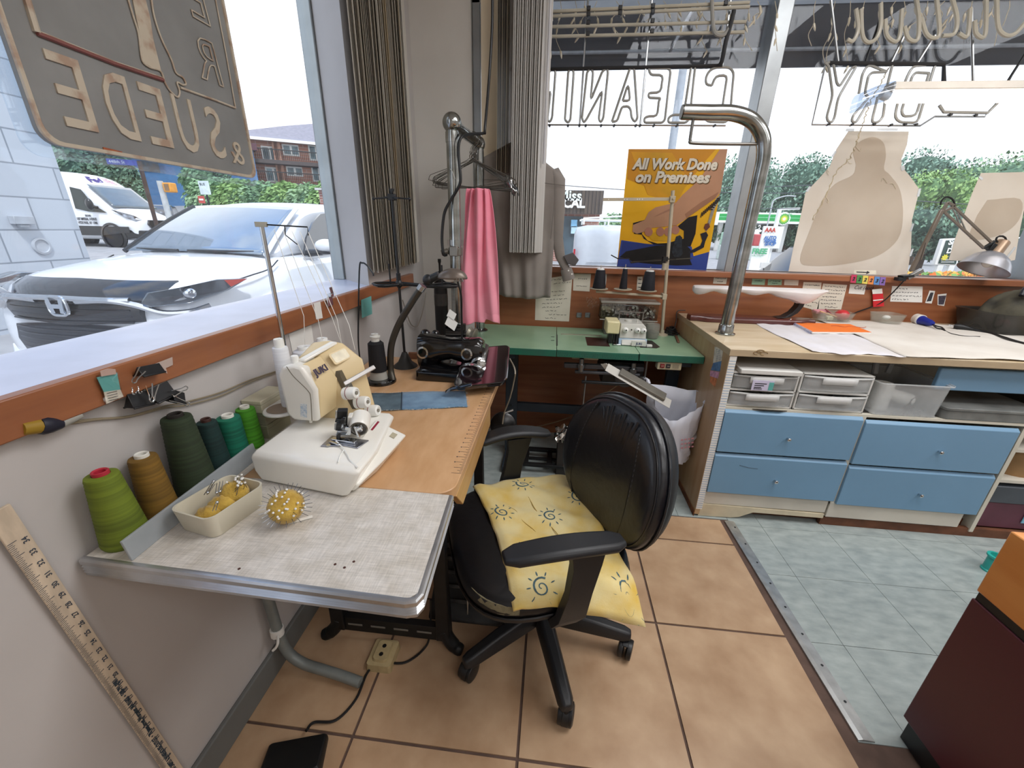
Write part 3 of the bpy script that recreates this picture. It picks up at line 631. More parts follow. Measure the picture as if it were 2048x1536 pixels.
# spool shelf at the back with guide pole
mb = MB(); mb.loft([[V((-.715+x, 1.05+y, .875)) for x, y in rrect(.09, .34, .044, 8)], [V((-.715+x, 1.05+y, .883)) for x, y in rrect(.09, .34, .044, 8)]]); sh = obj('spool_shelf', mb, WHITE, t, bevel=.003)
mb = MB(); mb.loft([[V((-.715+x, .925+y, .884)) for x, y in rrect(.07, .07, .034, 8)], [V((-.715+x, .925+y, .885)) for x, y in rrect(.07, .07, .034, 8)]]); obj('felt_pad', mb, M('felt', '9A8A78', .9), sh)
mb = MB(); mb.cyl((-.71, .95, .885), (-.71, .95, .905), .008, 10); obj('spool_pin', mb, WHITE, sh)
bx, by = -.735, 1.012
tp = None
for z in [z_*.004 for z_ in range(250, 420)]:
    q = V((bx, by, z))-CAM
    if 768-F*q.dot(UP)/q.dot(FW) <= 452: tp = z; break
mb = MB(); mb.cyl((bx, by, .883), (bx, by, tp), .0055, 12); gp = obj('guide_pole', mb, CHROME, t)
ex = V((bx+.10, by+.035, tp-.004))
mb = MB(); mb.obox((bx, by, tp), (.012, .004, 0), (-.003, .008, 0), (0, 0, .006)); obj('pole_cap', mb, M('cap_grey', 'A9A698', .5), gp, bevel=.001)
mb = MB(); mb.tube([V((bx, by, tp)), ex, ex+V((-.0, -.002, -.02))], .0018, 6); a_ = lerp(V((bx, by, tp)), ex, .5); mb.tube([a_, a_+V((-.002, 0, -.022)), a_+V((.02, .01, -.045))], .0015, 6); obj('guide_arm', mb, BLACK, gp)
def spool(lab, x, y, z, r, h, kind):
    t2 = thing('thread_spool', lab, 'thread', (x, y, z), 'white thread spools on the serger')
    mb = MB()
    if kind == 0: mb.lathe([(r, 0), (r*1.02, .01), (r*.86, h*.92), (r*.8, h*.94)], (x, y, z), 24)
    else: mb.lathe([(r*.9, 0), (r, .008), (r, h*.9), (r*.9, h*.96), (r*.55, h)], (x, y, z), 24)
    obj('thread_winding', mb, M('thread_white', 'E4E6EA', .8, var=.05, vs=3, stretch=(1, 1, 60), bump=.2, bs=150), t2)
    mb = MB(); mb.lathe([(r*.55, h*.9), (r*.55, h*1.05), (r*.5, h*1.07), (r*.22, h*1.06), (r*.2, h*.95)], (x, y, z), 18); obj('spool_core', mb, WHITE, t2)
spool('tall white thread cone standing left of the serger head', -.705, .952, .884, .022, .175, 0)
spool('fat white thread spool behind the serger, second from the left', -.715, 1.07, .884, .036, .125, 1)
spool('white thread spool with frilled top behind the serger, farthest from the camera', -.715, 1.165, .884, .03, .125, 1)
tops = [(610, 690, 606, 590), (645, 680, 630, 610), (682, 685, 652, 600), (683, 686, 668, 604), (710, 700, 690, 615)]
for i, (u, v, u2, v2) in enumerate(tops):
    a = PY(u, v, 1.03); b = PY(u2, v2, 1.0)
    c = lerp(V((bx, by, tp)), ex, .25+.18*i)
    mb = MB(); mb.tube([a, a+(b-a)*.6, lerp(a, c, .96)], .0009, 5)
    tag(obj('sewing_thread', mb, WHITE), 'white thread running up from the serger to its guide pole', 'thread', 'threads rising from the serger')
# ---------------------------------------------------------------- black cone, gooseneck lamp, cone stand
t = thing('thread_cone', 'black thread cone on a grey plastic foot beside the gooseneck lamp', 'thread', (-.652, 1.42, ZT))
q = V((-.652, 1.405, ZT+.016))
mb = MB(); mb.lathe([(.033, .03), (.0335, .04), (.029, .138), (.02, .146)], q, 24); obj('thread_winding', mb, M('thread_black', '0C0C12', .75, var=.3, vs=3, stretch=(1, 1, 60), bump=.3, bs=150), t)
mb = MB(); mb.lathe([(.036, 0), (.034, .008), (.03, .029), (.02, .031)], q, 24); obj('cone_foot', mb, M('foot_grey', '9A9890', .4), t)
mb = MB(); mb.lathe([(.015, .14), (.015, .16), (.019, .161), (.019, .166), (.013, .168), (.013, .174), (.005, .174), (.004, .16)], q, 18); obj('cone_core', mb, CW, t)
t = thing('gooseneck_lamp', 'black and bronze gooseneck desk lamp curving over the sewing desk', 'lamp', (-.645, 1.41, ZT))
GUN = M('gun_metal', '4A463F', .35, .7, var=.12)
mb = MB(); mb.lathe([(.057, 0), (.058, .006), (.054, .014), (.02, .016)], (-.645, 1.405, ZT), 28); obj('base', mb, BLACKG, t)
yl = 1.42
neck = [V((-.598, 1.405, ZT+.008))] + [PY(u, v, yl) for u, v in ((781, 735), (783, 690), (797, 650), (822, 607), (843, 575))]
mb = MB(); mb.tube(smooth_path(neck, 10), .0125, 12); obj('gooseneck', mb, GUN, t)
hd0 = PY(846, 572, yl); hd1 = PY(874, 549, yl)
mb = MB(); mb.cyl(PY(840, 580, yl), PY(846, 571, yl), .0145, 14); obj('ferrule', mb, STEEL, t)
mb = MB(); mb.ball(PY(856, 560, yl), .019, .019, .02, 16, 10); mb.cyl(PY(853, 562, yl), PY(878, 550, yl), .014, 14); obj('swivel', mb, BLACK, t)
c_ = PY(905, 556, yl-.01)
mb = MB()
def shade(u, v):
    a = 2*math.pi*u; b = v*math.pi/2
    r = math.sin(b); x = .052*r*math.cos(a); y = .032*r*math.sin(a); z = .034*math.cos(b)-.002
    if x < 0: z *= 1-.1*(-x/.052)
    return c_+V((x, y, z))
mb.grid(shade, 28, 10); obj('lamp_shade', mb, M('shade_taupe', '6E635A', .35, .4, var=.06), t, solid=.002, smooth=80)
mb = MB(); mb.ball(c_+V((-.01, 0, -.004)), .024, .014, .01, 14, 8); obj('bulb', mb, M('bulb_glass', 'E8E6E0', .2), t)
for k in range(4):
    mb = MB(); mb.cyl(c_+V((.012+.009*k, -.028, .002)), c_+V((.015+.009*k, -.026, -.008)), .003, 8); obj('shade_clip', mb, STEEL, t)
mb = MB(); mb.tube(smooth_path([PY(915, 562, yl+.05), PY(922, 590, yl+.06), PY(923, 630, yl+.1), PY(924, 690, yl+.12)], 6), .004, 6); obj('cord', mb, BLACK, t)
# iron cone stand with tray
t = thing('cone_stand', 'black iron thread stand with an S-shaped tray and spread top arms by the left window', 'thread stand', (-.618, 1.6, ZT))
sx, sy = -.618, 1.60
mb = MB(); mb.lathe([(.052, 0), (.05, .004), (.03, .02), (.016, .05), (.011, .062), (.008, .064)], (sx, sy, ZT), 24); obj('base', mb, M('cast_iron', '3A3936', .5, .4, var=.15), t)
mb = MB(); mb.cyl((sx, sy, ZT+.05), (sx, sy, 1.455), .0055, 10); obj('pole', mb, BLACK, t)
mb = MB(); mb.box(sx-.014, sy-.01, 1.44, sx+.014, sy+.01, 1.462)
for a in (-.5, 0, .5): mb.bar((sx, sy, 1.46), (sx+.016*math.sin(a), sy, 1.48), .007, .006)
obj('top_clamp', mb, BLACK, t, bevel=.002)
for dx_, tip in ((-.072, 0), (.07, 1)):
    mb = MB(); mb.tube([(sx, sy, 1.45), (sx+dx_, sy-.01 if tip else sy, 1.445)], .0028, 6); mb.ball((sx+dx_, sy-.01 if tip else sy, 1.445), .006, n=10, m=6); obj('thread_arm', mb, BLACK, t)
mb = MB(); mb.tube([(sx-.035, sy+.02, 1.452), (sx+.035, sy-.03, 1.446)], .0028, 6); obj('thread_arm', mb, BLACK, t)
ztr = 1.125
def trayline(s):   # S curve
    return V((sx-.085+.30*s, sy-.035+.09*s+.03*math.sin(s*math.pi*2), 0))
mb = MB(); path = [trayline(k/20) for k in range(21)]; L_, R_ = [], []
for i, p in enumerate(path):
    d = (path[min(i+1, 20)]-path[max(i-1, 0)]).normalized(); n_ = V((-d.y, d.x, 0)); w_ = .032+.022*math.cos(i/20*math.pi*2)
    if i in (0, 20): w_ *= .55
    L_.append(p+n_*w_); R_.append(p-n_*w_)
out_ = L_+R_[::-1]
mb.extr([p+V((0, 0, ztr)) for p in out_], (0, 0, .004)); mb.tube([p+V((0, 0, ztr+.008)) for p in out_], .004, 6, closed=True)
tr = obj('tray', mb, BLACK, t, bevel=.001)
for s in (.16, .86):
    p = trayline(s); mb = MB(); mb.cyl(p+V((0, 0, ztr)), p+V((0, 0, ztr+.085)), .0035, 8); obj('spool_pin', mb, BLACK, tr)
mb = MB(); mb.ball((sx, sy, ztr+.01), .014, .014, .018, 12, 8); mb.cyl((sx, sy, ztr), (sx, sy, ztr+.05), .009, 10); obj('collar', mb, BLACK, t)
mb = MB(); wv_ = [PY(717, 690, 1.5), PY(717, 620, 1.5), PY(719, 535, 1.5), PY(724, 526, 1.5), PY(733, 530, 1.5), PY(745, 545, 1.5), PY(747, 552, 1.5)]
mb.tube(smooth_path([V((wv_[0].x, 1.5, ZT))]+wv_, 8), .0032, 6); obj('wire_hook', mb, DKSTEEL, t)
# block at the wall, denim strip
mb = MB(); p = PZ(808, 720, ZT); mb.box(-.64, 1.70, ZT, -.575, 1.716, ZT+.03)
tag(obj('wood_block', mb, M('block_brown', '7A5138', .5, var=.1), bevel=.002), 'small brown wooden block at the far edge of the sewing desk behind the lamp', 'block')
DEN = M('denim', '6F8FA8', .85, c2='52718C', vs=18, bump=.35, bs=400, sheen=.2)
DEN2 = M('denim_dark', '5C6E78', .85, c2='46565F', vs=18, bump=.35, bs=400)
t = thing('denim_strip', 'strip of blue denim with frayed edges lying on the sewing desk', 'fabric', (-.42, 1.18, ZT))
a, b, c, d = PZ(738, 824, ZT), PZ(742, 788, ZT), PZ(931, 783, ZT), PZ(935, 815, ZT)
def den(s, v): p = lerp(lerp(a, d, s), lerp(b, c, s), v); return p+V((0, .0015*math.sin(s*23), .0022+.0012*math.sin(s*9+v*3)))
mb = MB(); mb.grid(lambda s, v: den(.32+.68*s, v), 30, 6); obj('pale_section', mb, DEN, t, solid=.003)
mb = MB(); mb.grid(lambda s, v: den(.32*s, v), 12, 6); obj('dark_section', mb, DEN2, t, solid=.003)
mb = MB(); mb.tube([den(.32, v/6)+V((0, 0, .002)) for v in range(7)], .0015, 5); obj('seam', mb, M('denim_seam', '2B3B48', .8), t)
mb = MB()
for i in range(150):
    s = rnd.random(); v = rnd.choice((0, 1)); p = den(s, v); dr = V((rnd.uniform(-.007, .007), (.005 if v else -.005)*rnd.uniform(.3, 1.6), .001))
    mb.tube([p, p+dr*.6+V((0, 0, .002)), p+dr], .0004, 4)
for i in range(30):
    v = rnd.random(); p = den(1, v); mb.tube([p, p+V((rnd.uniform(.002, .009), rnd.uniform(-.004, .004), .001))], .0004, 4)
o = obj('frayed_threads', mb, M('fray', 'C9C5BE', .8), t, smooth=0); o['kind'] = 'stuff'
# ================================================================ black sewing machine at the end of the desk
t = thing('sewing_machine', 'glossy black old sewing machine with broad flat work plate at the desk corner', 'sewing machine', (-.35, 1.55, ZT))
MAR = M('plate_gloss', '1C1014', .09, c2='0C0A0D', vs=5, coat=.8, vlo=.42, vhi=.58)
mb = MB(); mb.loft([[V((-.36+x, 1.52+y, ZT+.001)) for x, y in rrect(.27, .15, .02)], [V((-.36+x, 1.52+y, ZT+.03)) for x, y in rrect(.265, .145, .02)], [V((-.36+x, 1.53+y, ZT+.036)) for x, y in rrect(.24, .12, .015)]])
obj('base', mb, BLACKG, t, bevel=.002)
def ax_loft(mb, secs, n=16):   # sections: centre, half-width (y), half-height (z)
    R = []
    for c, a, b, e in secs:
        r = []
        for j in range(n):
            q = 2*math.pi*j/n; cx, cz = math.cos(q), math.sin(q)
            r.append(V(c)+V((0, a*math.copysign(abs(cx)**e, cx), b*math.copysign(abs(cz)**e, cz))))
        R.append(r)
    return mb.loft(R)
mb = MB(); y_ = 1.56
ax_loft(mb, [((-.505, y_, ZT+.075), .04, .045, .6), ((-.5, y_, ZT+.078), .05, .058, .6), ((-.45, y_, ZT+.08), .052, .058, .6), ((-.42, y_, ZT+.088), .045, .044, .7), ((-.38, y_, ZT+.09), .042, .038, .8), ((-.34, y_, ZT+.086), .044, .044, .7), ((-.28, y_, ZT+.08), .044, .05, .6), ((-.262, y_, ZT+.078), .036, .04, .6)])
arm = obj('arm', mb, BLACKG, t, smooth=60)
for x, z in ((-.478, .082), (-.315, .084)):
    mb = MB(); mb.lathe([(.021, -.002), (.021, .004), (.015, .005), (.014, .001), (0, .001)], (x, y_-.051, ZT+z), 20, (0, -1, .1)); obj('inspection_ring', mb, CHROME, arm)
    mb = MB(); mb.lathe([(.0145, .0), (.0145, .0042), (0, .0046)], (x, y_-.051, ZT+z), 20, (0, -1, .1)); obj('inspection_cap', mb, BLACKG, arm)
mb = MB(); mb.cyl((-.285, y_-.035, ZT+.03), (-.285, y_-.035, ZT+.10), .008, 10); mb.obox((-.272, y_-.04, ZT+.05), (.018, 0, 0), (0, .012, 0), (0, 0, .015)); obj('needle_head', mb, DKSTEEL, t, bevel=.002)
mb = MB(); mb.lathe([(.012, 0), (.016, .003), (.016, .01), (.01, .012)], (-.262, y_-.055, ZT+.055), 14, (.3, -1, .3)); obj('tension_disc', mb, CHROME, t)
mb = MB(); mb.cyl((-.425, 1.65, ZT+.115), (-.35, 1.665, ZT+.115), .042, 18); mb.ball((-.49, 1.59, ZT+.128), .02, .02, .018); mb.ball((-.455, 1.6, ZT+.128), .015, .015, .014); obj('motor', mb, BLACKG, t, smooth=50)
mb = MB(); mb.lathe([(.028, 0), (.032, .003), (.026, .012), (.026, .02), (.032, .028), (.028, .032), (.01, .034)], (-.342, 1.66, ZT+.118), 18, (1, -.2, -.3)); obj('hand_wheel', mb, M('pulley_grey', '7C776A', .35, .5), t)
lab_p = V((-.395, 1.615, ZT+.165)); xd = V((.8, -.1, -.5)).normalized(); yd = V((.35, .35, .8)).normalized()
mb = MB(); mb.obox(lab_p, xd*.022, yd*.016, xd.cross(yd)*.0006); mb.obox(lab_p+yd*.026-xd*.012, xd*.016, yd*.014, xd.cross(yd)*.0006); tg = obj('paper_tag', mb, PAPERW, t, smooth=0)
mb = MB(); z_ = xd.cross(yd)
for i in range(4):
    for j in range(3): mb.obox(lab_p+xd*(-.014+.007*i)+yd*(-.009+.006*j)-z_*.0009, xd*(.002+.001*((i*j) % 2)), yd*.0015, z_*.0002)
obj('tag_print', mb, INK, tg, smooth=0)
zp = ZT+.047
pc = [PZ(935, 706, zp+.012), PZ(1022, 696, zp+.012), PZ(1006, 768, zp-.01), PZ(922, 772, zp-.012)]
ctr = sum(pc, V())/4
mb = MB(); ex_, ey_ = (pc[1]+pc[2]-pc[0]-pc[3])/4, (pc[0]+pc[1]-pc[2]-pc[3])/4
nn = ex_.cross(ey_).normalized()
mb.loft([[ctr+ex_*x+ey_*y-nn*.011 for x, y in rrect(1.96, 1.96, .25)], [ctr+ex_*x+ey_*y for x, y in rrect(2, 2, .25)], [ctr+ex_*x+ey_*y+nn*.003 for x, y in rrect(1.97, 1.97, .25)]])
obj('work_plate', mb, MAR, t, bevel=.002)
mb = MB(); mb.tube([ctr+ex_*x*.995+ey_*y*.995+nn*.001 for x, y in rrect(2, 2, .25)], .003, 6, closed=True); obj('plate_rim', mb, BLACKG, t)
mb = MB()
for sgn in (1,):
    b_ = ctr-ex_*.72-ey_*.35+nn*.004; R = []
    for k in range(9):
        a = math.pi*(.05+.75*k/8); c_ = b_+V((-.045*math.cos(a)+.02, -.01*k/8, .03*math.sin(a))); w_ = .013*math.sin(math.pi*(k+1)/10)+.003
        R.append([c_+V((0, -w_, 0)), c_+V((.003, 0, .003)), c_+V((0, w_, 0)), c_+V((-.003, 0, -.002))])
    mb.loft(R)
obj('chrome_lever', mb, M('bright_chrome', 'D8DADC', .15, .95, var=.1), t, smooth=60)
mb = MB(); b_ = ctr-ex_*.95-ey_*.92; R = []
for k in range(8):
    a = k/7; c_ = b_+V((-.03+.085*a, -.004+.006*math.sin(a*3), -.018+.028*a**.7)); w_ = .004+.010*math.sin(math.pi*(.1+.8*a)); R.append([c_+V((0, -w_, -.003)), c_+V((0, -w_*.4, .004)), c_+V((0, w_, .003)), c_+V((0, w_, -.004))])
mb.loft(R); obj('front_lever', mb, BLACKG, t, smooth=60)
mb = MB(); c_ = ctr-ex_*.28+ey_*.42+nn*.012; mb.grid(lambda u, v: c_+ex_*.3*(u-.5)*2+ey_*.5*(v-.5)*2+nn*(.012*math.sin(math.pi*u)), 8, 2); obj('guide_plate', mb, STEEL, t, solid=.0015)
mb = MB(); mb.tube(smooth_path([PZ(1018, 720, .78)+V((0, 0, 0)), PY(1027, 742, 1.50), PY(1025, 762, 1.50), PY(1018, 790, 1.52), PY(1008, 815, 1.55), PY(1004, 838, 1.56)], 6), .0028, 6); obj('wire', mb, M('wire_beige', 'A09684', .5), t)
t.scale = (1.1, 1.1, 1.16); t.location.x -= .015
# round black pad hanging under the desk end
t = thing('round_pad', 'round black rubber pad hanging on a wire below the desk corner', 'pad', (-.12, 1.58, .5))
c_ = PY(1006, 850, 1.57); mb = MB(); mb.lathe([(.052, -.014), (.058, -.008), (.056, .004), (.04, .013), (0, .016)], c_, 28, (.1, -1, .35)); obj('pad', mb, M('rubber_black', '0A0A0B', .28, var=.1), t)
mb = MB(); mb.cyl(c_+V((.0, .012, .05)), c_+V((.04, .03, .062)), .005, 8); mb.cyl(c_+V((0, .012, 0)), c_+V((0, .07, -.01)), .009, 8); obj('stem', mb, STEEL, t)
# ================================================================ garment rack in the corner
PX1, PY1, ZB = -.474, 1.985, 1.765
t = thing('garment_rail', 'chrome pipe garment rail with round ball corner standing between the two windows', 'rack', (PX1, PY1, 0))
CHP = M('chrome_pipe', 'B9BCBB', .16, .95, c2='8E918E', vs=7, stretch=(1, 1, 3), vlo=.35, vhi=.7)
p2 = V((-.425, 2.36, 0))
mb = MB(); mb.cyl((PX1, PY1, 0), (PX1, PY1, ZB), .0275, 20); mb.lathe([(.03, ZB-.07), (.0305, ZB-.05), (.03, ZB-.03)], (PX1, PY1, 0), 20); obj('front_post', mb, CHP, t)
mb = MB(); mb.cyl((p2.x, p2.y, .77), (p2.x, p2.y, ZB-.02), .026, 20); mb.lathe([(.045, .77), (.045, .775), (.03, .785)], (p2.x, p2.y, 0), 20); obj('rear_post', mb, CHP, t)
mb = MB(); mb.cyl((PX1, PY1, ZB), (p2.x, p2.y, ZB-.008), .025, 20); obj('top_bar', mb, CHP, t)
mb = MB(); mb.ball((PX1, PY1, ZB+.005), .041, .041, .041, 24, 16); obj('ball_joint', mb, CHP, t, smooth=80)
mb = MB(); mb.ball((p2.x, p2.y, ZB-.01), .034, .034, .036, 20, 12); obj('elbow_joint', mb, CHP, t, smooth=80)
mb = MB(); zc = PX(895, 505, PX1-.02).z; mb.cyl((PX1, PY1, 1.225), (PX1, PY1, 1.26), .034, 16); mb.cyl((PX1-.03, PY1-.02, 1.245), (PX1-.062, PY1-.03, 1.235), .014, 12); mb.obox((PX1, PY1-.03, 1.245), (.02, 0, 0), (0, .016, 0), (0, 0, .022)); obj('clamp', mb, M('clamp_metal', '8F8C85', .3, .8), t, bevel=.003)
mb = MB(); mb.loft([[V((PX1+x, PY1+y, z)) for x, y in rrect(.075, .075, .03)] for z in (1.27, 1.295)]); obj('plastic_wrap', mb, glass('clear_plastic', 'F4F6F6', .16), t)
mb = MB(); mb.tube(smooth_path([(PX1-.006, PY1-.03, 1.59), (PX1+.005, PY1-.034, 1.575), (PX1+.014, PY1-.03, 1.55)], 4), .0012, 4); obj('string', mb, WHITE, t)
cb = [PY(985, -20, 2.3), PY(984, 60, 2.3), PY(978, 160, 2.28), PY(970, 255, 2.2), PY(968, 266, 2.2), PY(945, 268, 2.05), PY(926, 272, 1.96), PY(918, 285, 1.94), PY(917, 310, 1.94), PY(921, 355, 1.94), PY(918, 372, 1.94), PY(905, 395, 1.94), PY(891, 420, 1.93), PY(886, 445, 1.93), PY(884, 480, 1.93), PY(887, 508, 1.93), PY(893, 510, 1.95)]
mb = MB(); mb.tube(smooth_path(cb, 6), .0065, 8); tag(obj('power_cable', mb, BLACK), 'black power cable dropping from the ceiling along the chrome garment rail', 'cable')
# wire hangers
HW = M('hanger_wire', '75726E', .25, .9, var=.25)
def hanger_mesh(dx, sag):
    mb = MB(); n_ = .205
    hook = [V((.0, 0, -.06)), V((0, 0, -.03)), V((.004, 0, -.012)), V((.018, 0, .004)), V((.026, 0, .028)), V((.018, 0, .048)), V((0, 0, .056)), V((-.016, 0, .05)), V((-.022, 0, .036))]
    mb.tube(smooth_path(hook, 4), .0014, 6)
    body = [V((0, 0, -.06)), V((.03, 0, -.078)), V((n_-.02, 0, -.150)), V((n_, 0, -.163)), V((n_+.004, 0, -.176)), V((n_-.012, 0, -.184)), V((0, 0, -.186-sag)), V((-n_+.012, 0, -.184)), V((-n_-.004, 0, -.176)), V((-n_, 0, -.163)), V((-n_+.02, 0, -.150)), V((-.03, 0, -.078)), V((0, 0, -.06))]
    mb.tube(smooth_path(body, 5), .0014, 6)
    for k in range(6): mb.tube([V((.003*math.cos(a), .003*math.sin(a), -.062+.02*j/8+.003*k)) for j, a in enumerate([k+x for x in range(8)])], .0011, 4)
    return mb
base_h = None
pt = lerp(V((PX1, PY1, ZB)), V((p2.x, p2.y, ZB-.008)), .8)
hl = ['nearest wire hanger of the bunch on the chrome rail', 'farthest wire hanger of the bunch on the chrome rail']
for i in range(12):
    f_ = .70+.018*i; p = lerp(V((PX1, PY1, ZB)), V((p2.x, p2.y, ZB-.008)), f_)
    if i == 0: o = obj('wire_hanger', hanger_mesh(0, .004), HW); base_h = o
    else: o = base_h.copy(); COL.objects.link(o)
    o.location = (p.x+rnd.uniform(-.012, .012), p.y, ZB-.031); o.rotation_euler = (rnd.uniform(-.10, .10), rnd.uniform(-.10, .12), rnd.uniform(-.5, .4))
    tag(o, 'thin wire clothes hanger in the tangled bunch on the chrome rail', 'hanger', 'wire hangers on the chrome rail')
# black crinkled plastic gathered on the hangers' right shoulder
mb = MB(); c_ = PY(1024, 372, 2.2)
mb.grid(lambda u, v: c_+V((.03*math.sin(v*6.28)*(1-abs(u-.5))*(.6+.4*math.sin(u*9)), .03*math.cos(v*6.28)*(.5+.5*math.sin(u*3.14)), .07*(u-.5)*-1+.012*math.sin(v*12+u*9)))+V((.05*(u-.5), 0, 0)), 16, 12)
tag(obj('plastic_cover', mb, glass('smoke_plastic', '8E9196', .3), smooth=60), 'crumpled clear plastic film caught on the hangers beside the blinds', 'plastic')
# pink cloth over the hanger bar
PINK = M('pink_cloth', 'F7A0B2', .75, c2='EE8AA0', vs=5, bump=.15, bs=300, sheen=.25)
ya_ = 2.14
def pink(u, v):
    z = lerp(1.53, .845, v); e = v**.65
    l = lerp(PY(933, 380, ya_).x, PY(918, 640, ya_).x, min(1, e*1.05)); r = lerp(PY(979, 380, ya_).x, PY(1001, 640, ya_).x, min(1, e))
    if v > .92: z += .03*((v-.92)/.08)*(math.sin(u*3.0)-.3)+.02*(u > .62)
    fold = .016*(1-.45*v)*math.sin(u*21+1.2*math.sin(v*3))+.010*math.sin(u*9+v*4)
    return V((lerp(l, r, u)+.006*math.sin(u*12+v*5), ya_+fold+.01*v, z))
mb = MB(); mb.grid(pink, 60, 40)
tag(obj('pink_cloth', mb, PINK, solid=.004, smooth=80, sub=1), 'pink cotton cloth folded over the hanger bar and hanging down', 'cloth')
# grey shirt
SH = M('shirt_grey', 'A09891', .85, c2='8D857F', vs=4, bump=.1, bs=400, sheen=.2, trl=.2)
t = thing('shirt', 'grey button-cuff shirt hanging in front of the back window beside the blinds', 'shirt', (-.15, 2.46, 1.0))
ys_ = 2.475
def shirt(u, v):
    L_ = [(-.42, 1.70), (-.425, 1.45), (-.37, 1.2), (-.335, .97)]; R_ = [(-.02, 1.66), (-.008, 1.5), (-.012, 1.2), (-.015, .965)]
    def ev(A, v):
        k = min(2, int(v*3)); f_ = v*3-k; return V((lerp(A[k][0], A[k+1][0], f_), 0, lerp(A[k][1], A[k+1][1], f_)))
    a, b = ev(L_, v), ev(R_, v); p = lerp(a, b, u)
    if v < .12: p.z += (.12-v)/.12*.11*(1-abs(u-.45)*2)
    if v > .93: p.z -= .012*math.sin(u*math.pi)*(v-.93)/.07
    p.y = ys_+.014*math.sin(u*14+v*2)*v+.008*math.sin(u*31)*v - .02*math.sin(u*math.pi)
    return p
mb = MB(); mb.grid(shirt, 40, 36); obj('body', mb, SH, t, solid=.003, smooth=80)
sl = [(-.04, 1.655, .05), (-.005, 1.60, .06), (.005, 1.45, .056), (.008, 1.3, .05), (.03, 1.2, .047), (.07, 1.13, .043)]
mb = MB(); rr = []
for x, z, w_ in sl: rr.append([V((x+w_*.62*math.cos(q), ys_+.012+w_*.55*math.sin(q)*.6, z+.1*w_*math.cos(q)+.006*math.sin(q*3+z*20))) for q in [2*math.pi*j/16 for j in range(16)]])
mb.loft(rr); slv = obj('sleeve', mb, SH, t, smooth=80)
mb = MB(); c0 = V((.068, ys_+.01, 1.135)); ax_ = V((.35, 0, -1)).normalized()
mb.lathe([(.033, 0), (.036, .04), (.037, .068), (.032, .068), (.03, 0)], c0, 18, ax_, 1, .6); obj('cuff', mb, SH, slv)
mb = MB(); 
mb.extr([PY(1127, 512, 2.46), PY(1146, 505, 2.46), PY(1158, 520, 2.46), PY(1150, 532, 2.46), PY(1135, 528, 2.46)], (0, .012, 0)); obj('cuff_lining', mb, M('lining', '5F5B5C', .85), slv, bevel=.003)
for u, v in ((1137, 541), (1144, 548)):
    mb = MB(); q = PY(u, v, 2.44); mb.lathe([(.0045, 0), (.0045, .002), (0, .0025)], q, 10, (0, -1, 0)); obj('button', mb, WHITE, slv)
mb = MB(); q = [V((-.03, ys_-.016, 1.62)), V((-.022, ys_-.02, 1.5)), V((-.03, ys_-.018, 1.3))]; mb.tube(smooth_path(q, 6), .0015, 4); obj('seam', mb, M('seam_grey', '6F6863', .9), t)
mb = MB(); mb.tube(smooth_path([V((-.42, ys_-.012, 1.6)), V((-.2, ys_-.028, 1.595)), V((.03, ys_-.015, 1.575))], 6), .0015, 4); obj('yoke_seam', mb, M('seam_grey', '6F6863', .9), t)
# vertical blinds
SL1 = M('blind_beige', 'DFDAD0', .6, c2='C9C3B8', vs=3, stretch=(70, 70, .4), trl=.25); SL2 = M('blind_cream', 'C9BCA4', .6, var=.05); SL3 = M('blind_silver', 'E6E4E0', .5, c2='CFCCC8', vs=3, stretch=(60, 60, .4), trl=.25); SL4 = M('blind_brown', '7C6A58', .6, var=.1)
def slat(x, y, z0, z1, w_, ang, m_, par):
    d = V((math.cos(ang), math.sin(ang), 0)); n_ = V((-d.y, d.x, 0)); mb = MB()
    R = []
    for z in (z0, z1): R.append([V((x, y, z))+d*(k/6-.5)*w_+n_*(.006*math.cos((k/6-.5)*math.pi)) for k in range(7)]+[V((x, y, z))+d*(k/6-.5)*w_+n_*(.006*math.cos((k/6-.5)*math.pi)-.0008) for k in range(6, -1, -1)])
    mb.loft(R); return obj('slat', mb, m_, par)
t = thing('vertical_blind', 'stack of beige vertical blind slats drawn together beside the left window', 'blind', (-.78, 2.0, 2.5))
for i in range(46):
    y = 1.755+.0126*i; slat(-.775+.004*math.sin(i*2.1), y, 1.162+.00*i-.002*(i % 3), 2.62, .088, math.radians(rnd.uniform(-12, 12)+104), SL1 if i not in (26, 27, 40) else SL2, t)
mb = MB(); mb.box(-.80, 1.73, 2.62, -.75, 2.35, 2.66); obj('head_rail', mb, ALU, t)
t = thing('vertical_blind', 'stack of silver grey vertical blind slats drawn together in front of the shirt', 'blind', (-.19, 2.42, 2.5))
for i in range(14):
    slat(-.238+.0108*i, 2.415+.002*math.sin(i*3), 1.225-.001*(i % 3), 2.6, .085, math.radians(60+rnd.uniform(-6, 6)), SL3, t)
mb = MB(); mb.cyl((-.088, 2.40, 1.67), (-.088, 2.40, 2.6), .006, 10); obj('wand', mb, M('wand_grey', 'BDBCBE', .3), t)
mb = MB(); mb.box(-.32, 2.385, 2.6, -.05, 2.445, 2.64); obj('head_rail', mb, ALU, t)
t = thing('vertical_blind', 'short stack of cream and brown blind slats between the chrome rail and silver blind', 'blind', (-.36, 2.5, 2.5))
mb_ = slat(-.392, 2.50, 1.45, 2.6, .085, math.radians(4), SL2, t)
for i in range(6): slat(-.338+.013*i, 2.46, 1.63, 2.6, .085, math.radians(84+rnd.uniform(-5, 5)), SL4 if i % 2 else SL2, t)
mb = MB(); mb.box(-.46, 2.47, 2.6, -.25, 2.52, 2.64); obj('head_rail', mb, ALU, t)
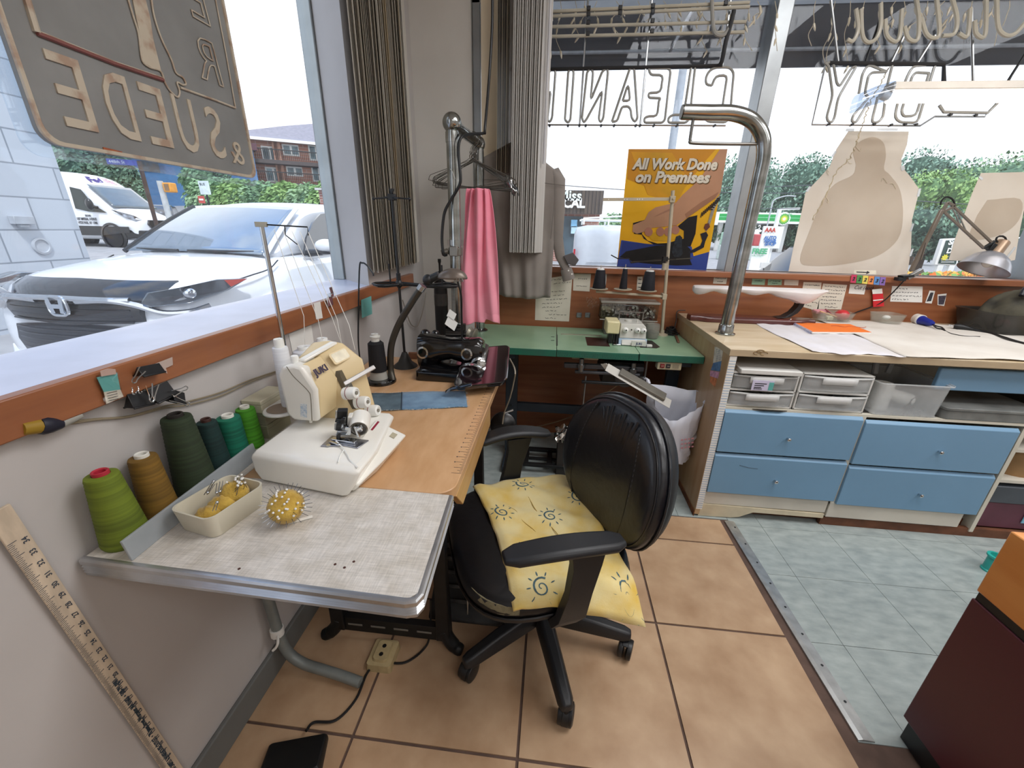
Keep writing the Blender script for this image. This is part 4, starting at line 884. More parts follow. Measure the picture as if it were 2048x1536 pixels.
# long black tube in the corner, cords
t = thing('ironing_tube', 'long black rolled sleeve standing in the corner behind the chrome post', 'tube', (-.62, 2.3, .5))
mb = MB(); mb.lathe([(.036, -.46), (.038, .02), (.038, .55), (.034, .6)], (-.638, 2.28, .46), 20); obj('tube', mb, M('roll_black', '101013', .35, var=.1), t)
mb = MB(); mb.lathe([(.039, .47), (.0395, .52), (.036, .56)], (-.638, 2.28, .46), 20); obj('plastic_band', mb, M('band_clear', '55524F', .2, trans=.3), t)
mb = MB(); mb.lathe([(.028, .6), (.03, .64), (.016, .655), (.006, .66), (.006, .70), (.009, .71), (.009, .725)], (-.638, 2.28, .46), 16); obj('cap', mb, BLACK, t)
c_ = [PX(832, 10, -.815), PX(833, 100, -.815), PX(838, 250, -.815), PX(842, 360, -.815), PX(848, 430, -.815), PX(851, 480, -.815), PX(853, 540, -.81)]
mb = MB(); mb.tube(smooth_path(c_, 6), .003, 6); tag(obj('hanging_cable', mb, M('cord_tan', '7A6C60', .6)), 'thin brown cord running down the wall corner beside the left blinds', 'cable')
c_ = [PX(805, 600, -.81), PX(818, 640, -.81), PX(826, 652, -.81), PX(836, 650, -.805), PX(846, 620, -.80), PX(852, 585, -.80)]
mb = MB(); mb.tube(smooth_path(c_, 6), .003, 6); tag(obj('loose_cord', mb, M('cord_grey', '9A9186', .6)), 'grey cord looping against the wall behind the gooseneck lamp', 'cable')
# ================================================================ things on the left fascia
xf = XL+.027
c_ = [PX(u, v, XL+.006) for u, v in ((120, 845), (190, 838), (260, 832), (330, 812), (376, 803), (440, 785), (500, 760), (560, 740))]
mb = MB(); mb.tube(smooth_path(c_, 6), .0019, 6); mb.tube(smooth_path([p+V((0, 0, -.005+.004*math.sin(i))) for i, p in enumerate(c_)], 6), .0017, 6)
tag(obj('wall_cord', mb, M('cord_olive', '8B7F68', .6)), 'thin twin cord stretched along the wall under the left sill', 'cable')
t = thing('cord_plug', 'dark blue plug with yellow tape hanging under the left sill at the frame edge', 'plug', PX(98, 852, XL+.02))
q0, q1, q2, q3 = (PX(u, v, XL+.02) for u, v in ((122, 848), (100, 850), (76, 852), (40, 858)))
mb = MB(); mb.tube([q1+(q2-q1)*1.0, lerp(q1, q2, .5), q1, q0], [.013, .015, .0135, .008], 12); obj('plug', mb, M('plug_navy', '191A2C', .5), t)
mb = MB(); mb.tube([q3, q2], [.011, .0125], 12); obj('yellow_tape', mb, M('tape_yellow', '9A7A1E', .5), t)
mb = MB(); mb.tube([q0, q0+V((0, .03, .002))], [.0075, .006], 10); obj('strain_relief', mb, M('relief_grey', '9A9890', .4), t)
def on_plane_card(name, label, cat, pts, x, m_, th=.001, group=None):
    mb = MB(); mb.extr([PX(u, v, x) for u, v in pts], (th, 0, 0)); return tag(obj(name, mb, m_, smooth=0), label, cat, group)
t = thing('card_packet', 'clear sleeve with turquoise and cream card pinned to the left sill fascia', 'card', PX(218, 775, xf))
TEAL = M('card_teal', '6EB5B0', .6, var=.05)
mb = MB(); mb.extr([PX(u, v, xf+.004) for u, v in ((193, 755), (233, 745), (240, 779), (207, 784))], (.001, 0, 0)); obj('turquoise_part', mb, TEAL, t, smooth=0)
mb = MB(); mb.extr([PX(u, v, xf+.004) for u, v in ((207, 784), (240, 779), (246, 793), (212, 808))], (.001, 0, 0)); cp = obj('cream_part', mb, PAPER, t, smooth=0)
mb = MB()
for k in range(4):
    a, b = PX(214+k, 787+5*k, xf+.0055), PX(234+k, 783+5*k-1, xf+.0055); mb.bar(a, b, .0008, .0006)
obj('print', mb, INK, cp, smooth=0)
mb = MB(); mb.extr([PX(u, v, xf+.006) for u, v in ((191, 752), (235, 742), (248, 797), (210, 811))], (.0006, 0, 0)); obj('sleeve', mb, glass('sleeve_clear', 'FFFFFF', .1), t, smooth=0)
mb = MB(); mb.extr([PX(u, v, xf+.008) for u, v in ((200, 742), (215, 737), (230, 738), (232, 748), (202, 753))], (.0008, 0, 0)); obj('tape', mb, M('tape_dirty', 'C3A69A', .5, trans=.25), t, smooth=0)
def binder(label, u0, v0, u1, v1, h, x, hand):
    a, b = PX(u0, v0, x), PX(u1, v1, x); d = (b-a).normalized(); n_ = d.cross(V((1, 0, 0))).normalized()
    if n_.z > 0: n_ = -n_
    t = thing('binder_clip', label, 'clip', (a+b)/2, 'black binder clips on the left sill')
    mb = MB(); w_ = (b-a)/2; c_ = (a+b)/2
    mb.loft([[c_-w_+V((.011, 0, 0))+n_*h, c_-w_-V((.0, 0, 0))+n_*0, c_-w_+V((.022, 0, 0))], [c_+w_+V((.011, 0, 0))+n_*h, c_+w_, c_+w_+V((.022, 0, 0))]])
    mb.tube([c_-w_, c_+w_], .0022, 6); mb.tube([c_-w_+V((.022, 0, 0)), c_+w_+V((.022, 0, 0))], .0022, 6)
    obj('clip_body', mb, M('clip_black', '111114', .35, var=.1), t, bevel=.001)
    for p, q in hand:
        p, q = PX(*p, x+.024), PX(*q, x+.026); s_ = (q-p).normalized().cross(V((1, 0, 0)))*.007
        mb = MB(); mb.tube(smooth_path([p-s_, lerp(p, q, .7)-s_*.5, q-s_*.6, q+(q-p).normalized()*.004, q+s_*.6, lerp(p, q, .7)+s_*.5, p+s_], 4), .0011, 6); obj('wire_handle', mb, CHROME, t)
binder('small black binder clip with chrome handle, topmost of the cluster on the left sill', 266, 752, 312, 742, -.018, xf, [((285, 738), (268, 762))])
binder('wide black binder clip hanging lowest in the cluster on the left sill', 247, 816, 290, 806, -.028, xf-.01, [((270, 778), (268, 785)), ((282, 776), (280, 783))])
binder('medium black binder clip at the middle of the cluster on the left sill', 296, 806, 335, 786, -.03, xf-.006, [((298, 770), (303, 800)), ((311, 768), (305, 800))])
binder('black binder clip with open wire loops at the right end of the cluster', 330, 800, 354, 806, -.024, xf-.004, [((345, 788), (372, 776)), ((340, 795), (376, 808))])
on_plane_card('tape_scrap', 'torn piece of white masking tape stuck right of the binder clips', 'tape', ((308, 728), (344, 714), (345, 730), (331, 736), (334, 747), (322, 740), (312, 740)), xf+.001, M('tape_white', 'CDB9AE', .6, trans=.15))
on_plane_card('tag_card', 'small printed label card clipped on the left sill near the serger threads', 'card', ((627, 607), (640, 603), (645, 636), (632, 639)), xf, PAPERW)
t = thing('bulldog_clip', 'chrome bulldog clip gripping the left sill near the serger threads', 'clip', PX(660, 600, xf))
mb = MB(); mb.obox(PX(660, 603, xf+.008), (.002, 0, 0), (0, .018, 0), (0, 0, .016)); mb.obox(PX(661, 590, xf+.01), (.008, 0, 0), (0, .009, 0), (0, 0, .006)); obj('jaw', mb, CHROME, t, bevel=.002)
mb = MB(); mb.obox(PX(663, 582, xf+.01), (.001, 0, 0), (0, .009, 0), (0, -.004, .014)); obj('lever', mb, CHROME, t, bevel=.001)
on_plane_card('turquoise_card', 'turquoise handwritten card stuck on the wall below the end of the left sill', 'card', ((722, 600), (742, 592), (744, 628), (724, 636)), XL+.03, TEAL)
on_plane_card('diagram_note', 'pencilled diagram on white paper stuck to the wall behind the serger spools', 'paper', ((577, 668), (622, 650), (628, 690), (585, 706)), XL+.001, PAPERW)
# ================================================================ green overlock table at the back wall
ZG = .77
GREEN = M('green_laminate', '8FAE8E', .33, c2='7B9C80', vs=5, vlo=.3, vhi=.7, coat=.1); GEDGE = M('green_edge', '1F6650', .5, c2='2B5C4C', vs=14)
TLEG = M('leg_bluegrey', '2E3740', .5, .3, var=.15)
t = thing('overlock_table', 'green-topped industrial sewing table with steel legs under the back window', 'table', (.16, 2.28, 0))
def slab(x0, x1, mbx):
    mbx.c = 0; mbx.box(x0, 2.022, ZG-.003, x1, 2.545, ZG); mbx.c = 1; mbx.box(x0, 2.02, ZG-.038, x1, 2.545, ZG-.003)
mb = MB(); slab(-.452, .034, mb); obj('tabletop', mb, [GREEN, GEDGE], t, bevel=.0015)
mb = MB(); slab(.0365, .455, mb); tp_ = obj('machine_board', mb, [GREEN, GEDGE], t, bevel=.0015)
mb = MB(); slab(.4575, .775, mb); obj('tabletop_end', mb, [GREEN, GEDGE], t, bevel=.0015)
mb = MB()
for i in range(44):
    x = .045+i*.009; mb.box(x, 2.0192, ZG-.012-(.014 if i % 5 == 0 else .008), x+.0012, 2.0198, ZG-.012)
for i in range(30): mb.box(.05+i*.013, 2.0192, ZG-.030, .053+i*.013, 2.0198, ZG-.027)
obj('edge_scale', mb, M('scale_dark', '123A3A', .6), tp_, smooth=0)
mb = MB(); mb.box(.033, 2.10, ZG-.002, .0405, 2.34, ZG+.0008); obj('slot', mb, BLACK, t, smooth=0)
for y in (2.2, 2.28):
    mb = MB(); mb.box(.003, y, ZG, .022, y+.006, ZG+.0012); obj('staple', mb, BLACK, t)
mb = MB(); mb.extr([(.2, 2.13, ZG), (.32, 2.13, ZG), (.32, 2.30, ZG), (.2, 2.315, ZG)], (0, 0, .0012)); obj('cloth_plate', mb, M('oxide_plate', '4A322E', .3, .4, var=.3, vs=15), t)
mb = MB(); mb.extr([(.48, 2.14, ZG), (.565, 2.14, ZG), (.59, 2.17, ZG), (.575, 2.30, ZG), (.48, 2.31, ZG)], (0, 0, .0012)); obj('belt_plate', mb, M('oxide_dark', '2A2320', .35, .3, var=.3, vs=15), t)
mb = MB(); mb.box(.06, 2.35, ZG, .30, 2.362, ZG+.004); obj('metal_strip', mb, M('strip_metal', 'B8B2A2', .4, .6, var=.2), t)
mb = MB(); mb.bar((.452, 2.0196, ZG-.002), (.457, 2.0196, ZG-.036), .006, .002, up=(1, 0, 0)); obj('edge_gap', mb, BLACK, t)
for sx in (-.215, .70):
    mb = MB(); mb.bar((sx, 2.24, .03), (sx, 2.24, ZG-.04), .07, .035, up=(0, 1, 0)); mb.bar((sx, 2.05, ZG-.055), (sx, 2.5, ZG-.055), .06, .03); lg = obj('leg', mb, TLEG, t, bevel=.004)
    mb = MB(); mb.bar((sx, 2.02, .025), (sx, 2.5, .025), .06, .045); obj('foot_rail', mb, TLEG, lg, bevel=.004)
    for z in (.62, .35):
        mb = MB(); mb.cyl((sx, 2.222, z), (sx, 2.216, z), .007, 8); obj('bolt', mb, DKSTEEL, lg)
mb = MB(); mb.bar((-.2, 2.26, .33), (.69, 2.26, .33), .03, .055); obj('cross_bar', mb, TLEG, t, bevel=.003)
mb = MB(); mb.box(-.12, 2.035, .045, .42, 2.06, .065); mb.box(-.12, 2.21, .045, .42, 2.24, .065)
for x in (-.12, .02, .16, .30, .40): mb.box(x, 2.05, .048, x+.03, 2.22, .062)
mb.box(-.2, 2.11, .045, .66, 2.13, .06); obj('treadle', mb, M('treadle_iron', '1E1F20', .5, .4, var=.3), t, bevel=.003)
mb = MB(); mb.tube([(.20, 2.06, .62), (.196, 2.07, .07)], .0045, 8); obj('pull_rod', mb, STEEL, t)
# workings under the table
ZM = ZG-.04
UG = M('under_grey', '55565A', .45, .5, var=.25); UI = M('under_ivory', 'C5BA9B', .5, var=.1)
for nm, b, mm in (('oil_pan', (.12, 2.08, ZM-.025, .26, 2.3, ZM), UI), ('hanger_plate', (.08, 2.06, ZM-.07, .5, 2.09, ZM-.045), UG), ('rail', (.14, 2.05, ZM-.095, .48, 2.075, ZM-.08), UG), ('lever_bar', (.18, 2.05, ZM-.15, .45, 2.07, ZM-.135), DKSTEEL), ('motor_box', (.30, 2.15, ZM-.19, .52, 2.45, ZM-.05), M('motor_black', '1D1E20', .5, var=.15))):
    mb = MB(); mb.box(*b); obj(nm, mb, mm, t, bevel=.004)
for x, z in ((.17, ZM-.05), (.44, ZM-.06), (.49, ZM-.13)):
    mb = MB(); mb.lathe([(.014, -.03), (.014, -.01), (.02, -.01), (.02, .01), (.012, .012), (.012, .04)], (x, 2.05, z), 14); obj('spring_post', mb, STEEL, t)
mb = MB(); mb.cyl((.505, 2.05, ZM-.15), (.505, 2.05, ZM), .005, 8); obj('guide_rod', mb, STEEL, t)
mb = MB(); mb.lathe([(.04, 0), (.055, .005), (.055, .02), (.04, .025)], (.42, 2.14, ZM-.13), 20, (0, -1, 0)); obj('pulley', mb, UG, t)
t2 = thing('switch_box', 'cream motor switch box with red and black buttons under the green table', 'switch', (.62, 2.03, ZM-.02))
mb = MB(); mb.box(.555, 2.03, ZM-.042, .675, 2.08, ZM); obj('box', mb, UI, t2, bevel=.004)
for x, m_, tx in ((.578, M('button_red', '7E1F1F', .4), 'OFF'), (.607, M('button_black', '26262A', .4), 'ON')):
    mb = MB(); mb.box(x-.011, 2.024, ZM-.031, x+.011, 2.03, ZM-.009); bt = obj('button', mb, m_, t2, bevel=.002)
    text('lettering', tx, .008, (x, 2.0235, ZM-.023), (1, 0, 0), (0, 0, 1), M('button_ink', 'C9B9A9', .5), bt, align='CENTER')
mb = MB(); mb.box(.63, 2.028, ZM-.031, .66, 2.03, ZM-.011); obj('grey_patch', mb, M('patch_grey', '9B927B', .6), t2)
# white metal scrap chute
t = thing('scrap_chute', 'white metal scrap chute sloping down from under the green table', 'chute', (.45, 2.0, .6))
a, b = PY(1203, 726, 2.0), PY(1338, 806, 1.93); d = (b-a).normalized(); up = V((0, -.35, .9)); up = (up-d*up.dot(d)).normalized(); s_ = d.cross(up)
mb = MB(); mb.loft([[a+up*.012+d*.02, a+d*.0-up*.01, a+up*-.024+d*.03][::1] + [a+up*-.024+d*.03+s_*-.003, a-up*.01-s_*.003, a+up*.012+d*.02-s_*.003], [b+up*.022, b, b-up*.024, b-up*.024-s_*.003, b-s_*.003, b+up*.022-s_*.003]])
mb.bar(a+up*.02+d*.03+s_*.03, b+up*.022+s_*.03, .06, .003, up=up)
obj('trough', mb, M('chute_white', 'C9C6BE', .4, var=.06), t, bevel=.001)
for k in (.40, .44):
    mb = MB(); p = lerp(a, b, k); mb.cyl(p-s_*.001, p-s_*.006, .003, 8); obj('rivet', mb, DKSTEEL, t)
mb = MB(); mb.bar(lerp(a, b, .25)+up*.03+s_*.02, lerp(a, b, .9)+up*.035+s_*.02, .05, .014, up=up); obj('backing_rail', mb, M('rail_grey', '7B776E', .45, .4), t, bevel=.003)
# plastic bag hanging at the table end
BAG = M('bag_plastic', 'DADCE6', .35, var=.05, trans=.12, spec=.6)
t = thing('plastic_bag', 'white plastic carrier bag with pink print hanging between green table and counter', 'bag', (.64, 1.96, .3))
rim = [PY(1298, 768, 2.02), PY(1340, 772, 2.06), PY(1375, 780, 2.06), PY(1398, 782, 2.04), PY(1409, 806, 1.93), PY(1380, 826, 1.88), PY(1347, 842, 1.86), PY(1318, 825, 1.90)]
def ringp(f_, z):
    out_ = []
    c = V((.655, 1.965, 0)); bw = [(-.13, .03), (-.07, .09), (.02, .09), (.10, .06), (.115, -.03), (.07, -.09), (-.01, -.10), (-.10, -.05)]
    for k in range(8):
        p = rim[k]; q = V((c.x+bw[k][0]*.85, c.y+bw[k][1]*.85, 0))
        out_.append(V((lerp(p.x, q.x, f_), lerp(p.y, q.y, f_), lerp(p.z, z, f_))))
    return smooth_path(out_+[out_[0]], 4)[:-1]
mb = MB(); R = []
for k in range(14):
    f_ = k/13; g_ = f_**.6
    r = ringp(min(1, g_*1.05), .225); c = sum(r, V())/len(r)
    for i, p in enumerate(r):
        q = .012*math.sin(i*1.9+k*.6)*math.sin(math.pi*f_)+.006*math.sin(i*3.1+k*1.7); dd = (p-c); dd.z = 0; r[i] = p+dd.normalized()*q
    R.append(r)
mb.loft(R, caps=False); mb.add(R[-1], [tuple(range(len(R[-1])))])
bg_ = obj('bag', mb, BAG, t, smooth=80, solid=.0012)
for p0_, p1_ in ((rim[3], PX(1413, 800, .80)), (rim[4], PX(1419, 803, .797)), (rim[0], PY(1290, 757, 2.05))):
    mb = MB(); mb.tube(smooth_path([p0_, lerp(p0_, p1_, .5)+V((0, 0, .01)), p1_], 5), [.010]*5+[.006]*5+[.008], 8); obj('handle', mb, BAG, t)
PKP = M('bag_print', 'C98E98', .5)
mb = MB(); 
for k in range(5):
    p = PY(1366, 872-7*k if k else 888, 1.84); 
for r0 in range(3):
    for k in range(4):
        p = PY(1364+7*k, 880+8*r0-k, 1.865); mb.obox(p, (.006, .002, 0), (0, 0, .004), (0, .0005, 0))
obj('pink_print', mb, PKP, bg_, smooth=0)
# foil topped box on the floor
t = thing('foil_box', 'dark box with crumpled silver foil on top standing on the floor behind the chair', 'box', (.14, 2.12, 0))
mb = MB(); mb.box(.075, 2.04, 0, .24, 2.19, .235); obj('box', mb, M('box_dark', '2B2724', .6, var=.15), t, bevel=.004)
mb = MB(); mb.box(.115, 2.037, .06, .165, 2.0395, .2); obj('brown_tape', mb, M('tape_brown', '6E4A30', .5, var=.1), t)
mb = MB(); rf = random.Random(5)
H_ = {}
def foil(u, v):
    k = (round(u, 3), round(v, 3))
    e = max(abs(u-.5), abs(v-.5))*2
    return V((.055+.20*u+rf.uniform(-.006, .006), 2.02+.18*v+rf.uniform(-.006, .006), .285-.055*e**2+rf.uniform(-.018, .018)))
mb.grid(foil, 14, 12); obj('foil', mb, M('foil', 'D8D6D2', .13, 1, var=.05), t, smooth=0)
mb = MB(); mb.tube(smooth_path([PY(1040, 858, 2.5), PY(1080, 852, 2.45), PY(1130, 838, 2.35), PY(1170, 818, 2.2), PY(1215, 785, 2.2), PY(1246, 762, 2.2)], 8), .0035, 6)
tag(obj('pale_cord', mb, M('cord_beige', '9C8468', .5)), 'pale cord sagging across the dark space beneath the green table', 'cable')
# industrial overlock machine
t = thing('overlock_machine', 'white and cream industrial overlock machine standing on the green table', 'sewing machine', (.41, 2.26, ZG))
OW = M('overlock_white', 'C9C8C0', .35, var=.06, coat=.2); OCR = M('overlock_cream', 'DDD3A6', .4, var=.05); OBL = M('overlock_blue', '9FB6C9', .35, var=.05)
mb = MB(); mb.extr([(.37, 2.17, ZG), (.52, 2.17, ZG), (.52, 2.18, ZG+.035), (.37, 2.18, ZG+.035)], (0, .17, 0)); obj('base', mb, OBL, t, bevel=.003)
mb = MB(); mb.extr([(.372, 2.185, ZG+.035), (.515, 2.185, ZG+.035), (.508, 2.19, ZG+.10), (.495, 2.20, ZG+.113), (.375, 2.20, ZG+.113)], (0, .15, 0)); obj('body', mb, OW, t, bevel=.004)
mb = MB(); mb.box(.298, 2.17, ZG+.06, .366, 2.29, ZG+.128); obj('needle_cover', mb, OCR, t, bevel=.006, bseg=3)
mb = MB(); mb.box(.303, 2.168, ZG+.066, .361, 2.17, ZG+.122); obj('cover_plate', mb, OCR, t, bevel=.001)
mb = MB(); mb.box(.315, 2.19, ZG+.004, .335, 2.25, ZG+.06); mb.cyl((.345, 2.19, ZG+.01), (.345, 2.19, ZG+.06), .006, 8); mb.box(.355, 2.185, ZG+.005, .368, 2.23, ZG+.06); obj('needle_unit', mb, BLACK, t, bevel=.002)
mb = MB(); mb.box(.34, 2.15, ZG+.001, .38, 2.19, ZG+.010); obj('presser_foot', mb, CHROME, t, bevel=.002)
mb = MB(); mb.extr([(.385, 2.16, ZG+.004), (.50, 2.155, ZG+.004), (.51, 2.17, ZG+.034), (.385, 2.175, ZG+.03)], (0, .02, 0)); fp = obj('front_cover', mb, OW, t, bevel=.002)
mb = MB(); mb.box(.435, 2.15, ZG+.004, .512, 2.156, ZG+.032); np_ = obj('name_plate', mb, OW, fp, bevel=.001)
text('lettering', 'JUKI', .017, (.474, 2.1494, ZG+.012), (1, 0, 0), (0, 0, 1), M('juki_blue', '34426A', .5), t, align='CENTER', bold=.0005, ext=.0004)
mb = MB(); mb.box(.515, 2.15, ZG, .545, 2.17, ZG+.014); obj('side_tab', mb, OW, t, bevel=.003)
for x in (.40, .463, .495):
    mb = MB(); mb.lathe([(.0145, 0), (.0145, .012), (.011, .016), (.005, .026), (0, .027)], (x, 2.186, ZG+.082), 16, (0, -1, .15)); kk = obj('tension_dial', mb, WHITE, t)
    mb = MB(); mb.lathe([(.004, .026), (.0035, .029), (0, .0295)], (x, 2.186, ZG+.082), 10, (0, -1, .15)); obj('dial_tip', mb, BLACK, kk)
mb = MB(); mb.cyl((.432, 2.187, ZG+.084), (.432, 2.184, ZG+.084), .004, 8); obj('screw', mb, BLACK, t)
mb = MB(); mb.lathe([(.02, 0), (.02, .008), (.012, .012)], (.425, 2.27, ZG+.112), 16); mb.cyl((.47, 2.25, ZG+.11), (.47, 2.25, ZG+.127), .005, 8); obj('oil_cap', mb, OW, t)
mb = MB(); mb.tube(smooth_path([(.378, 2.3, ZG+.10), (.378, 2.3, ZG+.15), (.385, 2.3, ZG+.158), (.50, 2.3, ZG+.158), (.507, 2.3, ZG+.15), (.507, 2.3, ZG+.10)], 4), .003, 6); obj('wire_bail', mb, STEEL, t)
# thread stand with three cones
t = thing('thread_stand', 'cream painted thread stand with crossbar and three discs behind the overlock', 'thread stand', (.665, 2.45, ZG))
CRP = M('cream_paint', 'B9AE98', .45, .2, var=.08)
b0, b1 = V((.665, 2.45, ZG)), PY(1346, 381, 2.43)
mb = MB(); mb.lathe([(.036, 0), (.034, .008), (.014, .012), (.012, .03)], b0, 20); obj('base', mb, CRP, t)
mb = MB(); mb.tube([b0, b1], .0095, 10); obj('pole', mb, CRP, t)
hz_ = PY(1345, 398, 2.425); h0 = PY(1206, 399, 2.43)
mb = MB(); mb.bar(h0, hz_+V((.014, 0, 0)), .004, .016); ar = obj('top_arm', mb, CRP, t, bevel=.001)
for k in (.08, .31, .35, .5, .53, .57):
    mb = MB(); p = lerp(h0, hz_, k); mb.cyl(p+V((0, -.003, 0)), p+V((0, .0, 0)), .003, 8); obj('eyelet', mb, M('eyelet_pale', 'E9E4DA', .5), ar)
mb = MB(); mb.box(hz_.x-.015, hz_.y-.014, hz_.z-.018, hz_.x+.012, hz_.y+.014, hz_.z+.014); mb.cyl((hz_.x, hz_.y-.014, hz_.z), (hz_.x, hz_.y-.02, hz_.z), .006, 10); obj('bracket', mb, CRP, t, bevel=.002)
r0_, r1_ = PY(1192, 583, 2.42), PY(1328, 593, 2.42)
mb = MB(); mb.bar(r0_, r1_, .02, .012); mb.box(r1_.x-.012, 2.40, r1_.z-.016, r1_.x+.012, 2.46, r1_.z+.016); rk = obj('rack_bar', mb, CRP, t, bevel=.002)
cl_ = [('black thread cone, leftmost on the thread stand behind the overlock', 1198, 577, .037, .026, .105), ('slim black thread cone, middle one on the thread stand', 1246, 578, .022, .013, .112), ('black thread cone, rightmost on the thread stand', 1295, 581, .038, .028, .106)]
for lab, u, v, ra, rb, h in cl_:
    p = PY(u, v, 2.41)
    mb = MB(); mb.lathe([(.05, -.003), (.052, 0), (.05, .002), (.01, .001)], p, 24); mb.cyl(p, p+V((0, 0, h+.025)), .002, 6); obj('disc', mb, CRP, t)
    t3 = thing('thread_cone', lab, 'thread', p, 'black cones on the overlock thread stand')
    mb = MB(); mb.lathe([(ra, .003), (ra*1.02, .008), (rb, h-.004), (rb*.9, h)], p, 24); obj('thread_winding', mb, M('thread_navy', '0D0D18', .75, var=.3, vs=3, stretch=(1, 1, 60), bump=.25, bs=150), t3)
    mb = MB(); mb.lathe([(rb*.8, h-.002), (rb*.75, h+.006), (rb*.3, h+.006)], p, 18); obj('cone_core', mb, WHITE, t3)
mb = MB(); q = [PY(u, v, 2.42) for u, v in ((1222, 510), (1235, 517), (1258, 517), (1262, 526), (1290, 522), (1330, 518), (1352, 518))]; mb.tube(q, .003, 6); mb.box(q[-2].x-.012, 2.41, q[-2].z-.012, q[-2].x+.014, 2.44, q[-2].z+.012); obj('wire_guide', mb, BLACK, t)
mb = MB(); p = PY(1329, 533, 2.43); mb.lathe([(.014, -.018), (.014, .018)], p, 14); obj('sleeve', mb, CRP, t)
# button boxes
CLR = glass('clear_box', 'EEF0EE', .12, .0)
bx0, bx1, by0, by1, bz0, bz1 = .287, .612, 2.40, 2.52, .858, .965
t = thing('button_box', 'clear lidded plastic box full of assorted buttons behind the overlock', 'box', (.45, 2.46, bz0))
mb = MB(); mb.box(bx0, by0, bz0, bx1, by0+.0025, bz1); mb.box(bx0, by1-.0025, bz0, bx1, by1, bz1); mb.box(bx0, by0, bz0, bx0+.0025, by1, bz1); mb.box(bx1-.0025, by0, bz0, bx1, by1, bz1); mb.box(bx0, by0, bz0, bx1, by1, bz0+.0025); obj('box', mb, CLR, t, smooth=0)
mb = MB(); mb.box(bx0-.006, by0-.006, bz1-.008, bx1+.006, by1+.004, bz1+.004); obj('lid', mb, M('lid_clear', 'B5B2A8', .25, trans=.45, var=.08), t, bevel=.003)
mb = MB(); mb.box(bx0-.004, by0-.004, bz0+.0, bx1+.004, by0-.001, bz0+.006); obj('rim', mb, M('lid_clear', 'B5B2A8', .25, trans=.45), t)
cols = ['D9D6CE', '2A2824', '5B4B40', '8C8880', 'B9B4AA', '3B3230', 'E9E6DF', '6E2A2A', 'A39280']
bm_ = {}
for i in range(150):
    c = rnd.choice(cols)
    if c not in bm_:
        mb = MB(); mb.lathe([(.0, -.0012), (.0075, -.0012), (.008, 0), (.0072, .0014), (.005, .0008), (0, .0008)], (0, 0, 0), 14); mb.c = 1
        for hx, hy in ((.0018, 0), (-.0018, 0)): mb.cyl((hx, hy, .0007), (hx, hy, .0011), .0009, 6)
        o = obj('button', mb, [M('button_'+c, c, .3, var=.1), INK]); bm_[c] = o.data
    else: o = bpy.data.objects.new('button', bm_[c]); COL.objects.link(o)
    s_ = rnd.choice((.7, .85, 1, 1, 1.2))
    x = rnd.uniform(bx0+.014, bx1-.014)
    if c in ('D9D6CE', 'E9E6DF'): x = rnd.uniform(bx0+.16, bx1-.014)
    o.location = (x, by0+.012+rnd.uniform(0, .022), rnd.uniform(bz0+.012, bz1-.028)); o.scale = (s_, s_, s_)
    o.rotation_euler = (math.pi/2+rnd.uniform(-.7, .7), rnd.uniform(-.6, .6), rnd.uniform(-.6, .6))
    tag(o, 'small round button among the many inside the clear button box', 'button', 'buttons in the clear box')
mb = MB(); mb.grid(lambda u, v: V((lerp(bx0+.005, bx1-.005, u), by0+.044+.006*math.sin(u*40), lerp(bz0+.005, bz1-.03+.012*math.sin(u*6), v))), 40, 8)
mb.box(bx0+.004, by0+.05, bz0+.004, bx1-.004, by1-.006, bz1-.035)
o = obj('buttons', mb, M('button_mass', '8C857C', .4, c2='2B2826', vs=120, vlo=.4, vhi=.6)); tag(o, 'deep heap of assorted buttons filling the clear box', 'buttons', kind='stuff')
t = thing('storage_box', 'clear plastic container of odds and ends under the button box', 'box', (.45, 2.46, ZG))
mb = MB(); mb.loft([[V((.46+x, 2.46+y, z)) for x, y in rrect(.29, .12, .015)] for z in (ZG, ZG+.084)]); obj('box', mb, M('box_smoke', 'A19C90', .3, trans=.45, var=.2), t)
mb = MB(); mb.box(.33, 2.43, ZG+.004, .59, 2.5, ZG+.06); obj('contents', mb, M('odds', '6A6258', .6, c2='3B352F', vs=40), t)
t = thing('glass_jar', 'small glass jar with dark contents right of the overlock on the green table', 'jar', (.585, 2.375, ZG))
mb = MB(); mb.lathe([(.033, 0), (.038, .01), (.04, .07), (.036, .085)], (.585, 2.36, ZG), 20); obj('jar', mb, M('jar_glass', '9A9A90', .12, trans=.5), t)
mb = MB(); mb.lathe([(.03, .004), (.033, .04), (.01, .05)], (.585, 2.36, ZG), 14); obj('contents', mb, M('odds', '6A6258'), t)
# tools and cable near the table end
t = thing('small_knife', 'small steel knife with dark handle on the right end of the green table', 'knife', PZ(1352, 672, ZG))
a, b, c = PZ(1342, 668, ZG+.004), PZ(1352, 672, ZG+.004), PZ(1357, 685, ZG+.004)
mb = MB(); mb.bar(a, b, .012, .003); obj('blade', mb, STEEL, t, bevel=.001)
mb = MB(); mb.bar(b, c, .014, .01); obj('handle', mb, M('handle_rust', '6B4A38', .5), t, bevel=.003)
mb = MB()
for k in range(7):
    a0 = rnd.uniform(0, 6.28); mb.tube(smooth_path([(.72+.045*math.cos(a0+q)*(1-.08*k), 2.47+.03*math.sin(a0+q), ZG+.006+.006*k+.004*math.sin(q*3)) for q in (0, .9, 1.8, 2.7, 3.6, 4.5, 5.4)], 4), .0035, 6)
mb.tube(smooth_path([(.74, 2.48, ZG+.04), (.75, 2.5, .85), (.76, 2.54, .9), (.81, 2.555, .905)], 5), .003, 6)
tag(obj('cable_coil', mb, BLACK), 'tangled black cable coil at the back right corner of the green table', 'cable')
